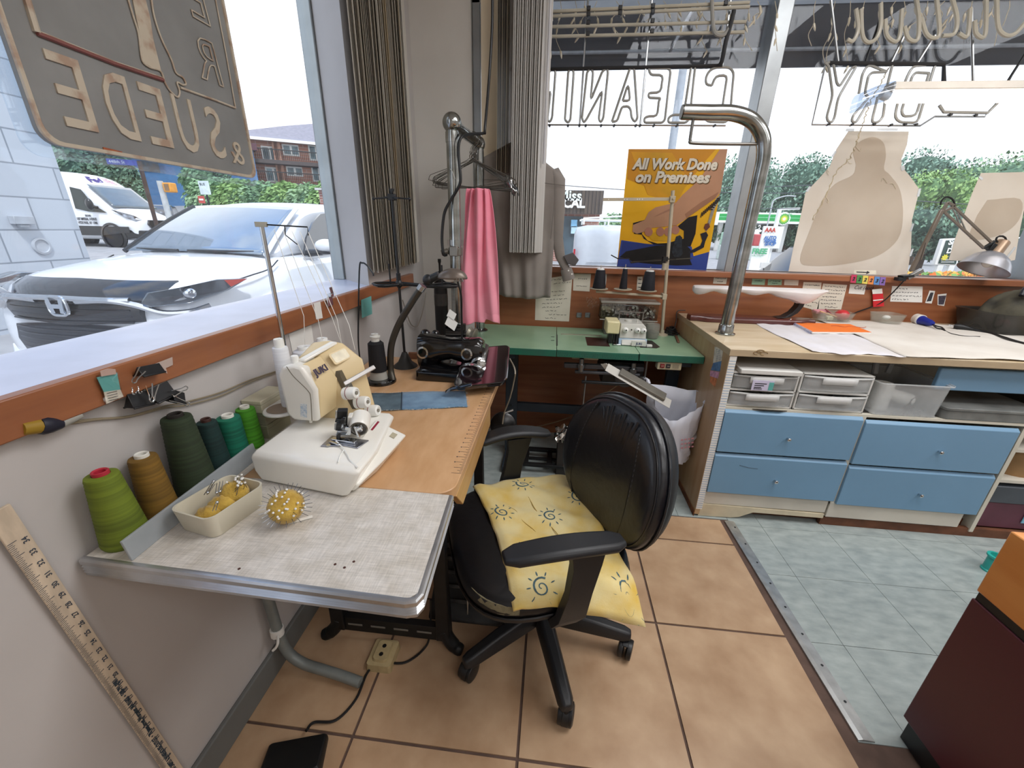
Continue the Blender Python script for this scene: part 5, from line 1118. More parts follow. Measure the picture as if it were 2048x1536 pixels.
o = dup(bpy.data.objects['small_knife'], (0, 0, 0)); bpy.data.objects.remove  # second small tool
o.location = V(bpy.data.objects['small_knife'].location)+V((-.015, .05, 0)); o.rotation_euler = (0, 0, 1.9); o['label'] = 'small steel trimming tool lying between the knife and the black cable coil'
mb = MB()
pf = PY(1186, 605, 2.53)
mb.grid(lambda u, v: pf+V((.045*(u-.5)*2*(1-.3*v), -.01-.012*math.sin(u*15+v*8), .03*(.5-v)*2+.006*math.sin(u*22))), 14, 10); tag(obj('plastic_scrap', mb, glass('clear_plastic', 'F4F6F6', .16), smooth=0), 'crumpled clear plastic scrap stuck to the panel left of the button box', 'plastic')
# ================================================================ swivel chair
TH = math.radians(22); CU = V((math.cos(TH), math.sin(TH), 0)); CV = V((-math.sin(TH), math.cos(TH), 0)); CC = V((.0, 1.03, 0))
def CH(u, v, z): return CC+CU*u+CV*v+V((0, 0, z))
CPL = M('chair_plastic', '1B1C1F', .48, var=.12, vs=14, bump=.06, bs=300); LEA = M('black_leather', '14161C', .34, var=.2, vs=7, bump=.22, bs=55, coat=.12)
LEAS = M('leather_seat', '0D0E12', .4, var=.2, vs=8, bump=.15, bs=50)
t = thing('swivel_chair', 'black leather swivel office chair with armrests and five-legged castor base', 'chair', CC)
base_c = V((.02, 1.04, 0))
mb = MB(); mb.lathe([(.036, .075), (.042, .085), (.046, .13), (.036, .15), (.028, .155), (.028, .30), (.022, .305), (.022, .40)], base_c, 20); obj('gas_column', mb, CPL, t)
for k, ang in enumerate((-73.5, -139, -8, 66, 142)):
    a = math.radians(ang); d = V((math.cos(a), math.sin(a), 0)); n_ = V((-d.y, d.x, 0)); R = []
    for s_, w_, h, z in ((.03, .028, .032, .108), (.06, .029, .030, .106), (.18, .026, .026, .098), (.285, .023, .019, .088), (.308, .016, .014, .085)):
        R.append([base_c+d*s_+n_*x*w_+V((0, 0, z+y*h)) for x, y in ((-1, -1), (1, -1), (1, .2), (.6, 1), (-.6, 1), (-1, .2))])
    mb = MB(); mb.loft(R); lg = obj('base_arm', mb, CPL, t, bevel=.006, bseg=3)
    cc = base_c+d*.298; tw = a+1.1+k*.9; wx = V((math.cos(tw), math.sin(tw), 0)); wy = V((-wx.y, wx.x, 0)); cc2 = cc+wy*.012
    mb = MB()
    for s_ in (-1, 1): mb.lathe([(.012, -.010), (.031, -.009), (.0325, -.004), (.0325, .005), (.024, .009), (.008, .010)], cc2+wx*s_*.0135+V((0, 0, .0325)), 20, wx)
    mb.cyl(cc+V((0, 0, .03)), cc+V((0, 0, .085)), .009, 10)
    R = []
    for q in range(9):
        b_ = math.pi*(q/8)*.75-.2; R.append([cc2+wx*x+wy*(-math.cos(b_))*.035+V((0, 0, .0325+math.sin(b_)*.035)) for x in (-.009, .009)]+[cc2+wx*x+wy*(-math.cos(b_))*.030+V((0, 0, .0325+math.sin(b_)*.030)) for x in (.009, -.009)])
    mb.loft(R); obj('castor', mb, BLACK, lg, bevel=.001)
mb = MB(); mb.box(0, 0, 0, 0, 0, 0) if False else None
mb.loft([[CH(x*.11, y*.08, .375) for x, y in ((-1, -1), (1, -1), (1, 1), (-1, 1))], [CH(x*.13, y*.1, .405) for x, y in ((-1, -1), (1, -1), (1, 1), (-1, 1))]]); obj('mechanism', mb, BLACK, t, bevel=.006)
def seat_ring(su, sv, z, n=40, e=.62):
    r = []
    for j in range(n):
        q = 2*math.pi*j/n; c, s = math.cos(q), math.sin(q)
        r.append(CH(-.02+su*math.copysign(abs(c)**e, c), sv*math.copysign(abs(s)**e, s), z))
    return r
mb = MB(); mb.loft([seat_ring(.20, .21, .392), seat_ring(.245, .255, .40), seat_ring(.258, .268, .415), seat_ring(.258, .268, .425)]); obj('seat_shell', mb, CPL, t)
mb = MB(); mb.loft([seat_ring(.250, .260, .425), seat_ring(.256, .266, .432), seat_ring(.258, .268, .445), seat_ring(.252, .262, .464), seat_ring(.235, .245, .474), seat_ring(.18, .19, .476), seat_ring(.02, .02, .470)]); st = obj('seat', mb, LEAS, t, smooth=60)
mb = MB()   # worn patch where the foam shows
R = []
for q in range(13):
    a = math.radians(188+q*5.2); c, s = math.cos(a), math.sin(a); e = .62
    def P(k, z): return CH(-.015+k*.258*math.copysign(abs(c)**e, c), k*.268*math.copysign(abs(s)**e, s), z)
    w_ = math.sin(math.pi*q/12)
    R.append([P(1.004, .443-.006*w_), P(1.004, .447+.006*w_), P(.985, .462+.004*w_), P(.975, .463+.003*w_)])
mb.loft(R, caps=False); obj('torn_foam', mb, M('foam', '7A735A', .9, var=.2, vs=40, bump=.3, bs=200), st)
mb = MB(); mb.tube(seat_ring(.259, .269, .428), .004, 6, closed=True); obj('piping', mb, LEAS, st)
# backrest
LEAN = .16; BCN = V((.236, 0, 0))
BU = V((math.cos(TH+.10), math.sin(TH+.10), 0)); BV = V((-BU.y, BU.x, 0)); BC0 = V((.026, -.016, 0))
def BH(u, v, z): return CC+BC0+BU*u+BV*v+V((0, 0, z))
def BK(d, v, h):   # d out of the front face, v sideways, h up from the centre
    f_ = .02*math.cos(v/.24*1.2)
    return BH(.243+LEAN*h-d+f_-.02-.02*abs(v/.24)**2, v, .660+h+LEAN*d*.6)
def bring(s, d, n=56):
    r = []
    for j in range(n):
        q = 2*math.pi*j/n; c, z = math.cos(q), math.sin(q); e = .78
        w_ = .244*(1-.10*max(0, z)); r.append(BK(d, s*w_*math.copysign(abs(c)**e, c), s*.216*math.copysign(abs(z)**.85, z)))
    return r
mb = MB(); mb.loft([bring(.4, -.055), bring(.8, -.05), bring(.95, -.035), bring(1.0, -.012), bring(1.0, .004)], caps=True); obj('back_shell', mb, CPL, t, smooth=60)
mb = MB(); mb.loft([bring(.985, .004), bring(.995, .012), bring(.985, .026), bring(.955, .034), bring(.93, .036)], caps=False); obj('back_rim', mb, LEA, t, smooth=60)
mb = MB(); mb.loft([bring(.945, .03), bring(.925, .043), bring(.87, .052), bring(.75, .059), bring(.5, .063), bring(.2, .064), bring(.02, .064)]); bkc = obj('back_cushion', mb, LEA, t, smooth=80)
mb = MB(); mb.tube(bring(1.003, .004), .0045, 6, closed=True); mb.tube(bring(.945, .036), .003, 6, closed=True); obj('piping', mb, LEA, t)
def onback(v, h):
    r = math.hypot(v/.235, h/.214); return BK(.0645-.012*r**3-.0005, v, h)
for sg in (-1, 1):
    mb = MB(); mb.tube(smooth_path([onback(sg*x, h) for x, h in ((.10, .175), (.122, .10), (.138, 0), (.142, -.10), (.12, -.18))], 6), .0022, 6); sm = obj('seam', mb, M('seam_black', '060608', .6), bkc)
    mb = MB(); pp = smooth_path([onback(sg*(x+.006), h) for x, h in ((.10, .175), (.122, .10), (.138, 0), (.142, -.10), (.12, -.18))], 14)
    for i in range(0, len(pp)-1, 2): mb.tube([pp[i]-CU*.0005, pp[i+1]-CU*.0005], .0008, 4)
    obj('stitching', mb, M('stitch_grey', '5A5C60', .6), bkc)
for k in range(9):   # gathered creases near the top
    v0 = -.085+.02*k; mb = MB(); L_ = .05+.05*((k*7) % 4)/3
    mb.tube(smooth_path([onback(v0, .19-.01*(k % 3)), onback(v0*.93-.004, .19-L_*.6), onback(v0*.86-.008, .185-L_)], 4), [.0042]*4+[.0034]*4+[.0008], 6); obj('crease', mb, LEA, bkc)
mb = MB(); mb.bar(CH(.1, 0, .385), CH(.28, 0, .40), .07, .014); mb.bar(CH(.285, 0, .39), CH(.30, 0, .62), .07, .014, up=CU); obj('back_bracket', mb, BLACK, t, bevel=.004)
# armrests
for sg, off, zz in ((-1, .285, 0), (1, .275, 0)):
    mb = MB(); R = []
    for k in range(11):
        s_ = k/10; u = lerp(-.195, .105, s_) if sg < 0 else lerp(-.15, .13, s_); z = .652+.018*math.sin(math.pi*min(1, s_*1.05))-.004*s_; w_ = .030+.006*math.sin(math.pi*s_); h = .013
        if k in (0, 10): w_ *= .62; h *= .6
        vv = sg*(off+.012*math.sin(math.pi*s_)-.014*(1-s_))
        R.append([CH(u, vv+x*w_, z+y*h) for x, y in ((-1, -.4), (-.8, -1), (.8, -1), (1, -.4), (1, .3), (.75, 1), (-.75, 1), (-1, .3))])
    mb.loft(R); ap = obj('armrest', mb, CPL, t, bevel=.005, bseg=3)
    mb = MB(); R = []
    for u0, u1, z, v_, w_ in ((-.035, .055, .645, off, .014), (-.03, .045, .60, off+.004, .014), (-.04, .025, .52, off+.01, .013), (-.06, .015, .44, off+.008, .013), (-.07, .0, .405, off-.01, .013), (-.06, -.0, .388, off-.05, .012), (-.05, -.005, .386, off-.14, .010)):
        R.append([CH(u0, sg*v_-w_, z), CH(u1, sg*v_-w_, z), CH(u1, sg*v_+w_, z), CH(u0, sg*v_+w_, z)])
    mb.loft(R); obj('arm_support', mb, CPL, ap, bevel=.006, bseg=3)
# yellow printed cloth pad on the seat
CY = M('sun_cloth', 'DBB64A', .85, c2='E4D49C', vs=7, bump=.12, bs=260, sheen=.2, vlo=.4, vhi=.64); CB = M('sun_print', '4A666E', .85, var=.2, vs=60)
t = thing('seat_cloth', 'yellow cushion cover with blue spiral suns spread over the chair seat', 'cushion', CH(0, 0, .476))
def cl(a, b, dz=0):   # a: front to back, b: far to near
    v = lerp(.258, -.262, b); u = lerp(-.165+.02*math.sin(b*3.1), .205-.02*math.sin(b*math.pi), a)
    if b > .55: k = (b-.55)/.45; v -= .075*k**1.6*a**1.4; u -= .03*k*a
    if b < .15 and a > .6: v -= .05*(a-.6)/.4*(1-b/.15)
    z = .487+.004*math.sin(u*40+v*9)+.003*math.sin(v*47+u*18)+.0025*math.sin((u+v)*70)
    ex_ = max(0, (abs(v)-.235)/.03)
    edge = math.hypot(max(0, abs(u+.015)-.17)/.09, max(0, abs(v)-.17)/.10)
    z -= .012*min(1.5, edge)**3
    if v < -.262: z -= .75*(-.262-v)
    if a < .06: z -= .010*(1-a/.06)
    return CH(u, v, z+dz)
mb = MB(); mb.grid(cl, 44, 56)
CM = MB()
obj('cover', mb, CY, t, solid=.006, smooth=80)
cv_ = [o for o in t.children][0]
def sunprint(a0, b0, sc, rot, par):
    mb = MB(); asp = .37/.52
    def Q(x, y): return cl(min(1, max(0, a0+1.5*x*sc/.37)), min(1, max(0, b0+1.5*y*sc/.52)), .0037)
    sp = [(.5+.5*k/26, rot+k*.42) for k in range(27)]
    pts = [Q((.002+.016*k/26)*math.cos(rot+k*.38), (.002+.016*k/26)*math.sin(rot+k*.38)) for k in range(27)]
    def flat(path, w_):
        L_, R_ = [], []
        for i, p in enumerate(path):
            d = (path[min(i+1, len(path)-1)]-path[max(i-1, 0)]); d.z = 0; d.normalize(); n_ = V((-d.y, d.x, 0)); ww = w_[i] if isinstance(w_, list) else w_
            L_.append(p+n_*ww); R_.append(p-n_*ww)
        n = len(path); mb.add(L_+R_, [(i, i+1, n+i+1, n+i) for i in range(n-1)])
    flat(pts, [.0012+.0018*k/26 for k in range(27)])
    for k in range(9):
        q = rot+k*2*math.pi/9; flat([Q(r*math.cos(q), r*math.sin(q)) for r in (.0205, .0245, .029)], [.0008, .0022, .001])
    obj('sun_print', mb, CB, par, smooth=0)
for a0, b0, r in ((.47, .10, .3), (.13, .35, 1), (.56, .47, 2), (.16, .72, .6), (.24, .93, 1.8), (.90, .955, 2.5), (.95, .33, 1.2)): sunprint(a0, b0, 1.0, r, cv_)
for b0, pth in ((0, [(.22, .30), (.27, .36), (.29, .44), (.36, .55), (.37, .66)]), (0, [(.45, .25), (.46, .4), (.52, .55), (.56, .68)]), (0, [(.62, .75), (.6, .85), (.55, .97)]), (0, [(.72, .76), (.72, .88), (.70, .98)])):
    mb = MB(); mb.tube(smooth_path([cl(a, b, .0025) for a, b in pth], 6), .0011, 5); obj('wrinkle', mb, M('cloth_fold', 'A98A35', .9), cv_)
# ================================================================ work counter on the right
ZC, CF = .885, 1.772
CTOP = M('counter_top', 'D8C8AC', .35, c2='C6B18E', vs=4, stretch=(1, 6, 1), coat=.1); CWD = wood('counter_wood', 'BFA481', 'AB8A64', .5, 3, (7, 7, .7)); CEDGE = M('counter_edge', 'B5A184', .45, var=.08)
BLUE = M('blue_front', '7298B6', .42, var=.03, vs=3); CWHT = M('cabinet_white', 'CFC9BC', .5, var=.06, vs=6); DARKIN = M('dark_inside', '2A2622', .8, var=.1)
t = thing('work_counter', 'long light wooden work counter with blue drawers in its lower half', 'counter', (1.7, 2.1, 0))
mb = MB(); mb.c = 0; mb.box(.774, CF-.012, ZC-.004, 3.6, 2.566, ZC); mb.c = 1; mb.box(.774, CF-.012, ZC-.03, 3.6, 2.566, ZC-.004); ct = obj('countertop', mb, [CTOP, CEDGE], t, bevel=.0012)
mb = MB()
for k, (u, v) in enumerate(((1515, 706), (1521, 703), (1528, 707))):
    p = PY(u, v, CF-.0125); mb.tube([p+V((.016*math.cos(a), 0, .007*math.sin(a))) for a in [x*.6 for x in range(9)]], .0018, 4)
obj('scuff', mb, M('scuff_brown', '8A7048', .7), ct)
mb = MB(); mb.box(.779, CF-.006, .012, .803, 2.56, ZC-.03); sp_ = obj('side_panel', mb, CWD, t, bevel=.001)
mb = MB(); mb.box(.7755, CF-.0065, 0.0, .779, 2.5, .03); obj('chipped_edge', mb, M('chipped_wood', '7A4A2A', .8, var=.3, vs=30), sp_)
# paper strip with blue ruled lines glued along the front edge
mb = MB(); mb.c = 0; mb.box(.781, CF-.0085, .045, .810, CF-.006, ZC-.032); mb.c = 1
for k in range(62): z = .055+k*.0127; mb.box(.7815, CF-.0089, z, .8095, CF-.0083, z+.0022)
obj('ruled_paper_strip', mb, [PAPERW, M('rule_blue', '7FA0C4', .7)], t, smooth=0)
mb = MB(); mb.box(.81, CF+.01, .14, 2.06, CF+.3, .145); mb.box(.803, 2.35, .03, 3.5, 2.37, .85); mb.box(2.06, CF+.005, .03, 2.078, 2.4, .605); mb.box(.81, CF, .600, 2.075, 2.4, .612); mb.box(1.398, CF, .13, 1.418, 2.3, .6); mb.box(3.55, CF, 0, 3.58, 2.55, .855); mb.box(2.9, 1.80, .03, 2.915, 2.36, .615); obj('carcass', mb, M('carcass_cream', 'D2CCBC', .5, var=.05), t, smooth=0)
mb = MB(); mb.box(.806, CF+.002, .075, 1.392, CF+.02, .148); obj('kick_board', mb, CWHT, t, bevel=.002)
mb = MB(); mb.box(1.398, CF-.002, .055, 1.995, CF+.016, .14); obj('kick_board', mb, CWHT, t, bevel=.002)
mb = MB(); mb.extr([(.800, CF-.002, .0), (.800, CF-.002, .074), (1.39, CF-.002, .07), (1.39, CF-.002, .045), (1.06, CF-.002, .045), (1.0, CF-.002, .012), (.96, CF-.002, .004)], (0, .016, 0)); obj('broken_skirting', mb, M('skirting', 'D0C4A8', .6, var=.12, vs=10), t, bevel=.001)
mb = MB(); mb.box(.82, CF+.05, 0, 3.5, CF+.07, .07); mb.box(1.39, CF+.01, .0, 2.6, CF+.03, .045); obj('plinth', mb, M('plinth_brown', '6B422B', .7, var=.25, vs=14), t)
for i, (x0, x1, z0, z1) in enumerate(((.812, 1.402, .384, .602), (.812, 1.402, .155, .374), (1.416, 2.034, .366, .59), (1.416, 2.034, .14, .356))):
    mb = MB(); mb.loft([[V((x0, CF, z0)), V((x1, CF, z0)), V((x1, CF, z1)), V((x0, CF, z1))], [V((x0, CF-.014, z0)), V((x1, CF-.014, z0)), V((x1, CF-.014, z1-.014)), V((x0, CF-.014, z1-.014))]]); dr = obj('drawer', mb, BLUE, t, bevel=.002)
    kx = x0+(x1-x0)*.51+(.02 if i > 1 else -.005); kz = z0+(z1-z0)*.43
    mb = MB(); mb.lathe([(.004, 0), (.0035, .008), (.008, .014), (.0085, .02), (.005, .023), (0, .0235)], (kx, CF-.013, kz), 14, (0, -1, 0)); obj('knob', mb, CHROME, dr)
    if i == 1:
        mb = MB(); mb.tube([(x0+.12, CF-.0145, z1-.055), (x0+.165, CF-.0145, z1-.065), (x0+.205, CF-.0145, z1-.068)], .0012, 5); obj('scratch', mb, M('scratch_dark', '3E566A', .6), dr)
mb = MB(); mb.extr([(.93, CF-.002, .606), (1.08, CF-.002, .606), (1.05, CF-.012, .6065), (.97, CF-.012, .6065)], (0, 0, .003)); obj('black_scrap', mb, BLACK, t)
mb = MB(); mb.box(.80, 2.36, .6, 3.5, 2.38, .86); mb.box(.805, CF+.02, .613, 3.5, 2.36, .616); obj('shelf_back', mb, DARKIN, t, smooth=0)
mb = MB(); mb.box(1.665, CF+.03, .735, 2.6, CF+.05, .835); obj('hinged_flap', mb, BLUE, t, bevel=.004)
mb = MB(); mb.box(2.05, 1.80, .30, 2.9, 2.3, .315); mb.box(2.05, 1.80, .46, 2.9, 2.3, .475); obj('side_shelf', mb, CWHT, t)
# stickers on the counter's end panel
t2 = thing('sticker_column', 'colourful torn stickers down the end panel of the counter', 'sticker', PX(1435, 720, .7785))
for hx, pts in (('D6D2C6', ((1430, 693), (1447, 697), (1443, 722), (1426, 726))), ('5E86B4', ((1427, 726), (1443, 722), (1440, 743), (1422, 740))), ('D7A5C2', ((1421, 741), (1439, 744), (1436, 757), (1420, 752))), ('D98A5A', ((1421, 752), (1434, 758), (1430, 774), (1420, 764)))):
    mb = MB(); mb.extr([PX(u, v, .7788) for u, v in pts], (-.0008, 0, 0)); obj('sticker', mb, M('sticker_'+hx, hx, .5, var=.2, vs=60), t2, smooth=0)
mb = MB()
for k in range(6): a, b = PX(1432+.4*k*0, 699+3.5*k, .7777), PX(1441, 701+3.5*k, .7777); mb.bar(a, b, .0012, .0012)
obj('print', mb, M('sticker_print', '6F8FA8', .6), t2, smooth=0)
# small plastic drawer units on the shelf
FROST = M('frosted_plastic', 'D8DADA', .22, trans=.62, var=.06, vs=10); FROSTE = M('frosted_edge', 'E2E2E0', .3, trans=.3, var=.05)
def drawer_unit(lab, x0, x1, z0, z1, y0, odd):
    t = thing('drawer_unit', lab, 'drawer unit', ((x0+x1)/2, y0+.15, z0), 'plastic drawer units on the shelf')
    mb = MB(); mb.box(x0, y0+.012, z0, x0+.008, y0+.33, z1); mb.box(x1-.008, y0+.012, z0, x1, y0+.33, z1)
    mb.box(x0, y0+.012, z0, x1, y0+.33, z0+.008); mb.box(x0, y0+.012, (z0+z1)/2-.006, x1, y0+.33, (z0+z1)/2+.002); mb.box(x0, y0+.012, z1-.008, x1, y0+.33, z1); mb.box(x0, y0+.32, z0, x1, y0+.33, z1)
    obj('frame', mb, M('unit_white', 'D4D3CE', .4, var=.04), t, bevel=.002)
    h = (z1-z0)/2
    for k in range(2):
        za, zb = z0+k*h+.012, z0+(k+1)*h-.010; mb = MB()
        mb.grid(lambda u, v: V((lerp(x0+.01, x1-.01, u), y0+.012-.014*math.sin(math.pi*u), lerp(za, zb, v))), 14, 2)
        dr = obj('drawer', mb, FROST, t, solid=.003)
        mb = MB(); xm = (x0+x1)/2; mb.grid(lambda u, v: V((lerp(xm-.07, xm+.07, u), y0-.004-.006*math.sin(math.pi*(.25+.5*u)), lerp(zb-.032, zb-.004, v))), 8, 2); mb.grid(lambda u, v: V((lerp(x0+.008, x1-.008, u), y0+.008-.016*math.sin(math.pi*u), lerp(zb-.008, zb, v))), 14, 1); obj('handle', mb, FROSTE, dr, solid=.004)
        mb = MB(); rr_ = random.Random(k*7+int(x0*100))
        for q in range(5):
            cx = rr_.uniform(x0+.05, x1-.05); mb.obox((cx, y0+.06+.03*q, za+.02), (rr_.uniform(.02, .04), .01, 0), (-.01, .02, 0), (0, 0, rr_.uniform(.01, .02)))
        obj('contents', mb, M('contents_mixed', '8A8578', .7, c2='4F4C48', vs=16), dr)
    return t
t = drawer_unit('plastic drawer unit with a printed label on its upper drawer, left on the shelf', .812, 1.098, .614, .778, CF-.004, 0)
mb = MB(); mb.box(.835, CF-.02, .778, 1.09, CF+.3, .80); obj('lid_tray', mb, M('unit_white', 'D4D3CE', .4), t, bevel=.004)
mb = MB(); mb.c = 0; mb.box(.895, CF-.018, .705, .985, CF-.0155, .752); mb.c = 1
for k in range(3): mb.box(.905, CF-.0186, .735-.009*k, .955-.01*k, CF-.0178, .739-.009*k)
for k in range(9): mb.box(.905+.004*k, CF-.0186, .709, .907+.004*k, CF-.0178, .716)
mb.c = 2; mb.box(.965, CF-.0186, .708, .985, CF-.0178, .745); obj('label', mb, [M('label_lilac', 'C9C3DA', .5), INK, M('label_teal', '5FA8A0', .5)], t, smooth=0)
drawer_unit('plain clear plastic drawer unit, right of the labelled one on the shelf', 1.104, 1.40, .614, .79, CF-.006, 1)
# clear bin with white parts, glass tray
t = thing('storage_bin', 'clear plastic bin holding white parts at the middle of the shelf', 'bin', (1.57, 1.9, .614))
mb = MB(); mb.loft([[V((1.568+x, 1.91+y, z)) for x, y in rrect(w_, d_, .02)] for w_, d_, z in ((.262, .27, .614), (.28, .29, .76), (.296, .305, .762), (.296, .305, .768))], caps=False); mb.box(1.44, 1.78, .614, 1.70, 2.04, .617); obj('bin', mb, FROST, t, solid=.002)
mb = MB(); mb.cyl((1.50, 1.85, .617), (1.50, 1.85, .74), .04, 16); mb.cyl((1.50, 1.86, .70), (1.64, 1.86, .66), .022, 12, .03); obj('white_fitting', mb, WHITE, t, bevel=.004)
mb = MB(); mb.obox((1.6, 1.95, .65), (.07, .02, 0), (-.02, .07, 0), (0, 0, .03)); mb.obox((1.64, 1.88, .665), (.03, .01, .01), (-.01, .04, 0), (0, 0, .02)); obj('dark_parts', mb, DKSTEEL, t)
mb = MB(); mb.tube(smooth_path([(1.50, 1.92, .76), (1.5, 1.93, .82), (1.53, 1.94, .84), (1.57, 1.94, .82), (1.57, 1.94, .76)], 5), .012, 8); tag(obj('hose_loop', mb, M('hose_grey', '8E9090', .4)), 'grey hose loop sticking up behind the clear bin on the shelf', 'hose')
t = thing('storage_bin', 'low flat translucent tray at the right end of the shelf under the blue flap', 'bin', (1.9, 1.9, .614))
mb = MB(); mb.loft([[V((1.92+x, 1.93+y, z)) for x, y in rrect(.40, .32, .02)] for z in (.614, .655)]); mb.loft([[V((1.92+x, 1.93+y, z)) for x, y in rrect(.41, .33, .02)] for z in (.655, .668)]); obj('tray', mb, M('tray_grey', '8D8F8C', .3, trans=.3, var=.25, vs=9), t, bevel=.003)
# things on the side shelves at the right end
t = thing('brown_pot', 'brown paper pot on the lower side shelf right of the blue drawers', 'pot', (2.25, 1.9, .315))
mb = MB(); mb.lathe([(.10, 0), (.12, .14), (.115, .142), (.09, .02), (0, .018)], (2.24, 1.93, .315), 24); obj('pot', mb, M('kraft', '9A7850', .7, var=.15, vs=8), t)
t = thing('storage_bin', 'dark maroon and grey bin under the side shelf right of the blue drawers', 'bin', (2.3, 1.95, .08))
mb = MB(); mb.c = 0; mb.box(2.10, 1.80, .05, 2.6, 2.2, .19); mb.c = 1; mb.box(2.10, 1.797, .19, 2.6, 2.2, .28); obj('bin', mb, [M('bin_maroon', '5A2E3C', .5, var=.2), M('bin_slate', '4A5058', .4, var=.2)], t, bevel=.004)
mb = MB(); mb.box(2.28, 1.794, .09, 2.36, 1.7975, .17); obj('blue_label', mb, M('label_blue', '7FB6CC', .5), t)
# white cloths on the counter
CLT = M('white_cloth', 'D8D6DC', .85, c2='CFCBCA', vs=5, bump=.12, bs=240)
def cloth_on(name, lab, q, zo, mt, seed):
    a, b, c, d = [V(p) for p in q]
    def fn(u, v):
        p = lerp(lerp(a, d, u), lerp(b, c, u), v); w_ = .0016*math.sin(u*31+v*5+seed)+.0012*math.sin(v*23+u*9+seed)
        e = min(u, v, 1-u, 1-v); 
        p.x += .008*math.sin(v*7+seed)*(u < .02); p.y += .008*math.sin(u*11+seed)*(v < .02)
        return V((p.x, p.y, ZC+zo+.003+w_))
    mb = MB(); mb.grid(fn, 50, 30); return tag(obj(name, mb, mt, solid=.0015, smooth=80), lab, 'cloth')
cloth_on('ironing_cloth', 'white ironing cloth spread on the left half of the counter', [(1.105, 1.762, 0), (1.125, 2.45, 0), (1.55, 2.42, 0), (1.47, 1.76, 0)], .0, CLT, 1)
cloth_on('ironing_cloth', 'off-white ironing cloth spread toward the right end of the counter', [(1.47, 1.763, 0), (1.55, 2.52, 0), (2.3, 2.50, 0), (2.6, 1.77, 0)], .004, M('cream_cloth', 'D9D4CC', .85, c2='CBC4BA', vs=5, bump=.12, bs=240), 4)
# orange notebook
t = thing('notebook', 'orange spiral notebook lying on the white ironing cloth', 'notebook', PZ(1660, 655, ZC))
a, b, c, d = [PZ(u, v, ZC+.016) for u, v in ((1587, 644), (1700, 648), (1743, 664), (1625, 663))]
mb = MB(); mb.extr([p+V((0, 0, -.010)) for p in (a, b, c, d)], (0, 0, .008)); obj('pages', mb, PAPERW, t, smooth=0)
mb = MB(); mb.extr([p+V((0, 0, -.002)) for p in (a, b, c, d)], (0, 0, .0015)); cv2 = obj('cover', mb, M('notebook_orange', 'F07A28', .5, var=.06), t, smooth=0)
mb = MB()
for k in range(16): p = lerp(a, d, (k+.5)/16)+V((0, 0, -.006)); mb.tube([p+V((-.004, 0, 0))+V((.007*math.cos(q), 0, .007*math.sin(q))) for q in [x*.8 for x in range(8)]], .001, 4, closed=True)
obj('spiral', mb, M('spiral_lilac', '9DA3C8', .4), t)
mb = MB(); mb.tube(smooth_path([lerp(lerp(a, b, .55), lerp(d, c, .55), .35)+V((.03*k, .012*math.sin(k*2.3), .0)) for k in range(7)], 4), .0018, 4); obj('scribble', mb, M('scribble_red', 'B0481A', .6), cv2)
# chrome pole bent over the counter
t = thing('chrome_pole', 'thick chrome pole rising from the counter and bending to the left at the top', 'pole', (.86, 2.047, ZC))
yp = 2.047; pl = [V((.857, yp, ZC)), V((.859, yp, 1.2)), V((.86, yp, 1.55)), V((.858, yp, 1.66)), V((.835, yp, 1.735)), V((.78, yp, 1.79)), V((.70, yp, 1.815)), V((.60, yp, 1.818)), V((.497, yp, 1.82))]
mb = MB(); mb.tube(smooth_path(pl, 10), .029, 20); pole = obj('pole', mb, CHP, t, smooth=60)
mb = MB(); mb.lathe([(.046, 0), (.046, .006), (.036, .01), (.034, .045), (.031, .05)], (.857, yp, ZC), 24); obj('floor_flange', mb, CHP, t)
mb = MB(); mb.cyl((.496, yp, 1.82), (.492, yp, 1.82), .0265, 20); obj('end_cap', mb, M('pipe_inside', '5A5852', .4, .7), t)
mb = MB(); mb.tube(smooth_path([(.545, yp, 1.80), (.545, yp, 1.735), (.547, yp, 1.717), (.56, yp, 1.707), (.70, yp, 1.704), (.835, yp, 1.704)], 6), .0065, 10); obj('side_rod', mb, M('rod_grey', '7E7C78', .3, .8), t)
# sleeve board
t = thing('sleeve_board', 'narrow white-covered sleeve ironing board on a dark wooden base', 'ironing board', (1.15, 2.35, ZC))
yb_ = 2.37
MAH = wood('dark_mahogany', '5A2620', '3E1814', .3, 3, (1, 10, 10), coat=.4)
mb = MB(); R = []
for k in range(17):
    s_ = k/16; x = lerp(.775, 1.44, s_); w_ = .055*(1 if 1 < k < 15 else .6); z = ZC+.016+.0
    R.append([V((x, yb_+a*w_, z+b*.016)) for a, b in ((-1, -1), (1, -1), (1, .4), (.8, 1), (-.8, 1), (-1, .4))])
mb.loft(R); obj('base', mb, MAH, t, bevel=.004)
mb = MB(); R = []
for p, w_ in ((V((1.25, yb_, ZC+.034)), .03), (V((1.29, yb_, ZC+.04)), .028), (V((1.325, yb_, ZC+.065)), .026), (V((1.345, yb_, ZC+.10)), .025), (V((1.352, yb_, ZC+.15)), .025)): R.append([p+V((dx_, dy_, 0)) for dx_, dy_ in ((-.014, -w_), (.014, -w_), (.014, w_), (-.014, w_))])
mb.loft(R); obj('arm', mb, BLACK, t, bevel=.004)
mb = MB(); mb.cyl((1.30, yb_-.045, ZC+.03), (1.30, yb_-.045, ZC+.038), .006, 10); obj('screw', mb, CHROME, t)
mb = MB(); R = []
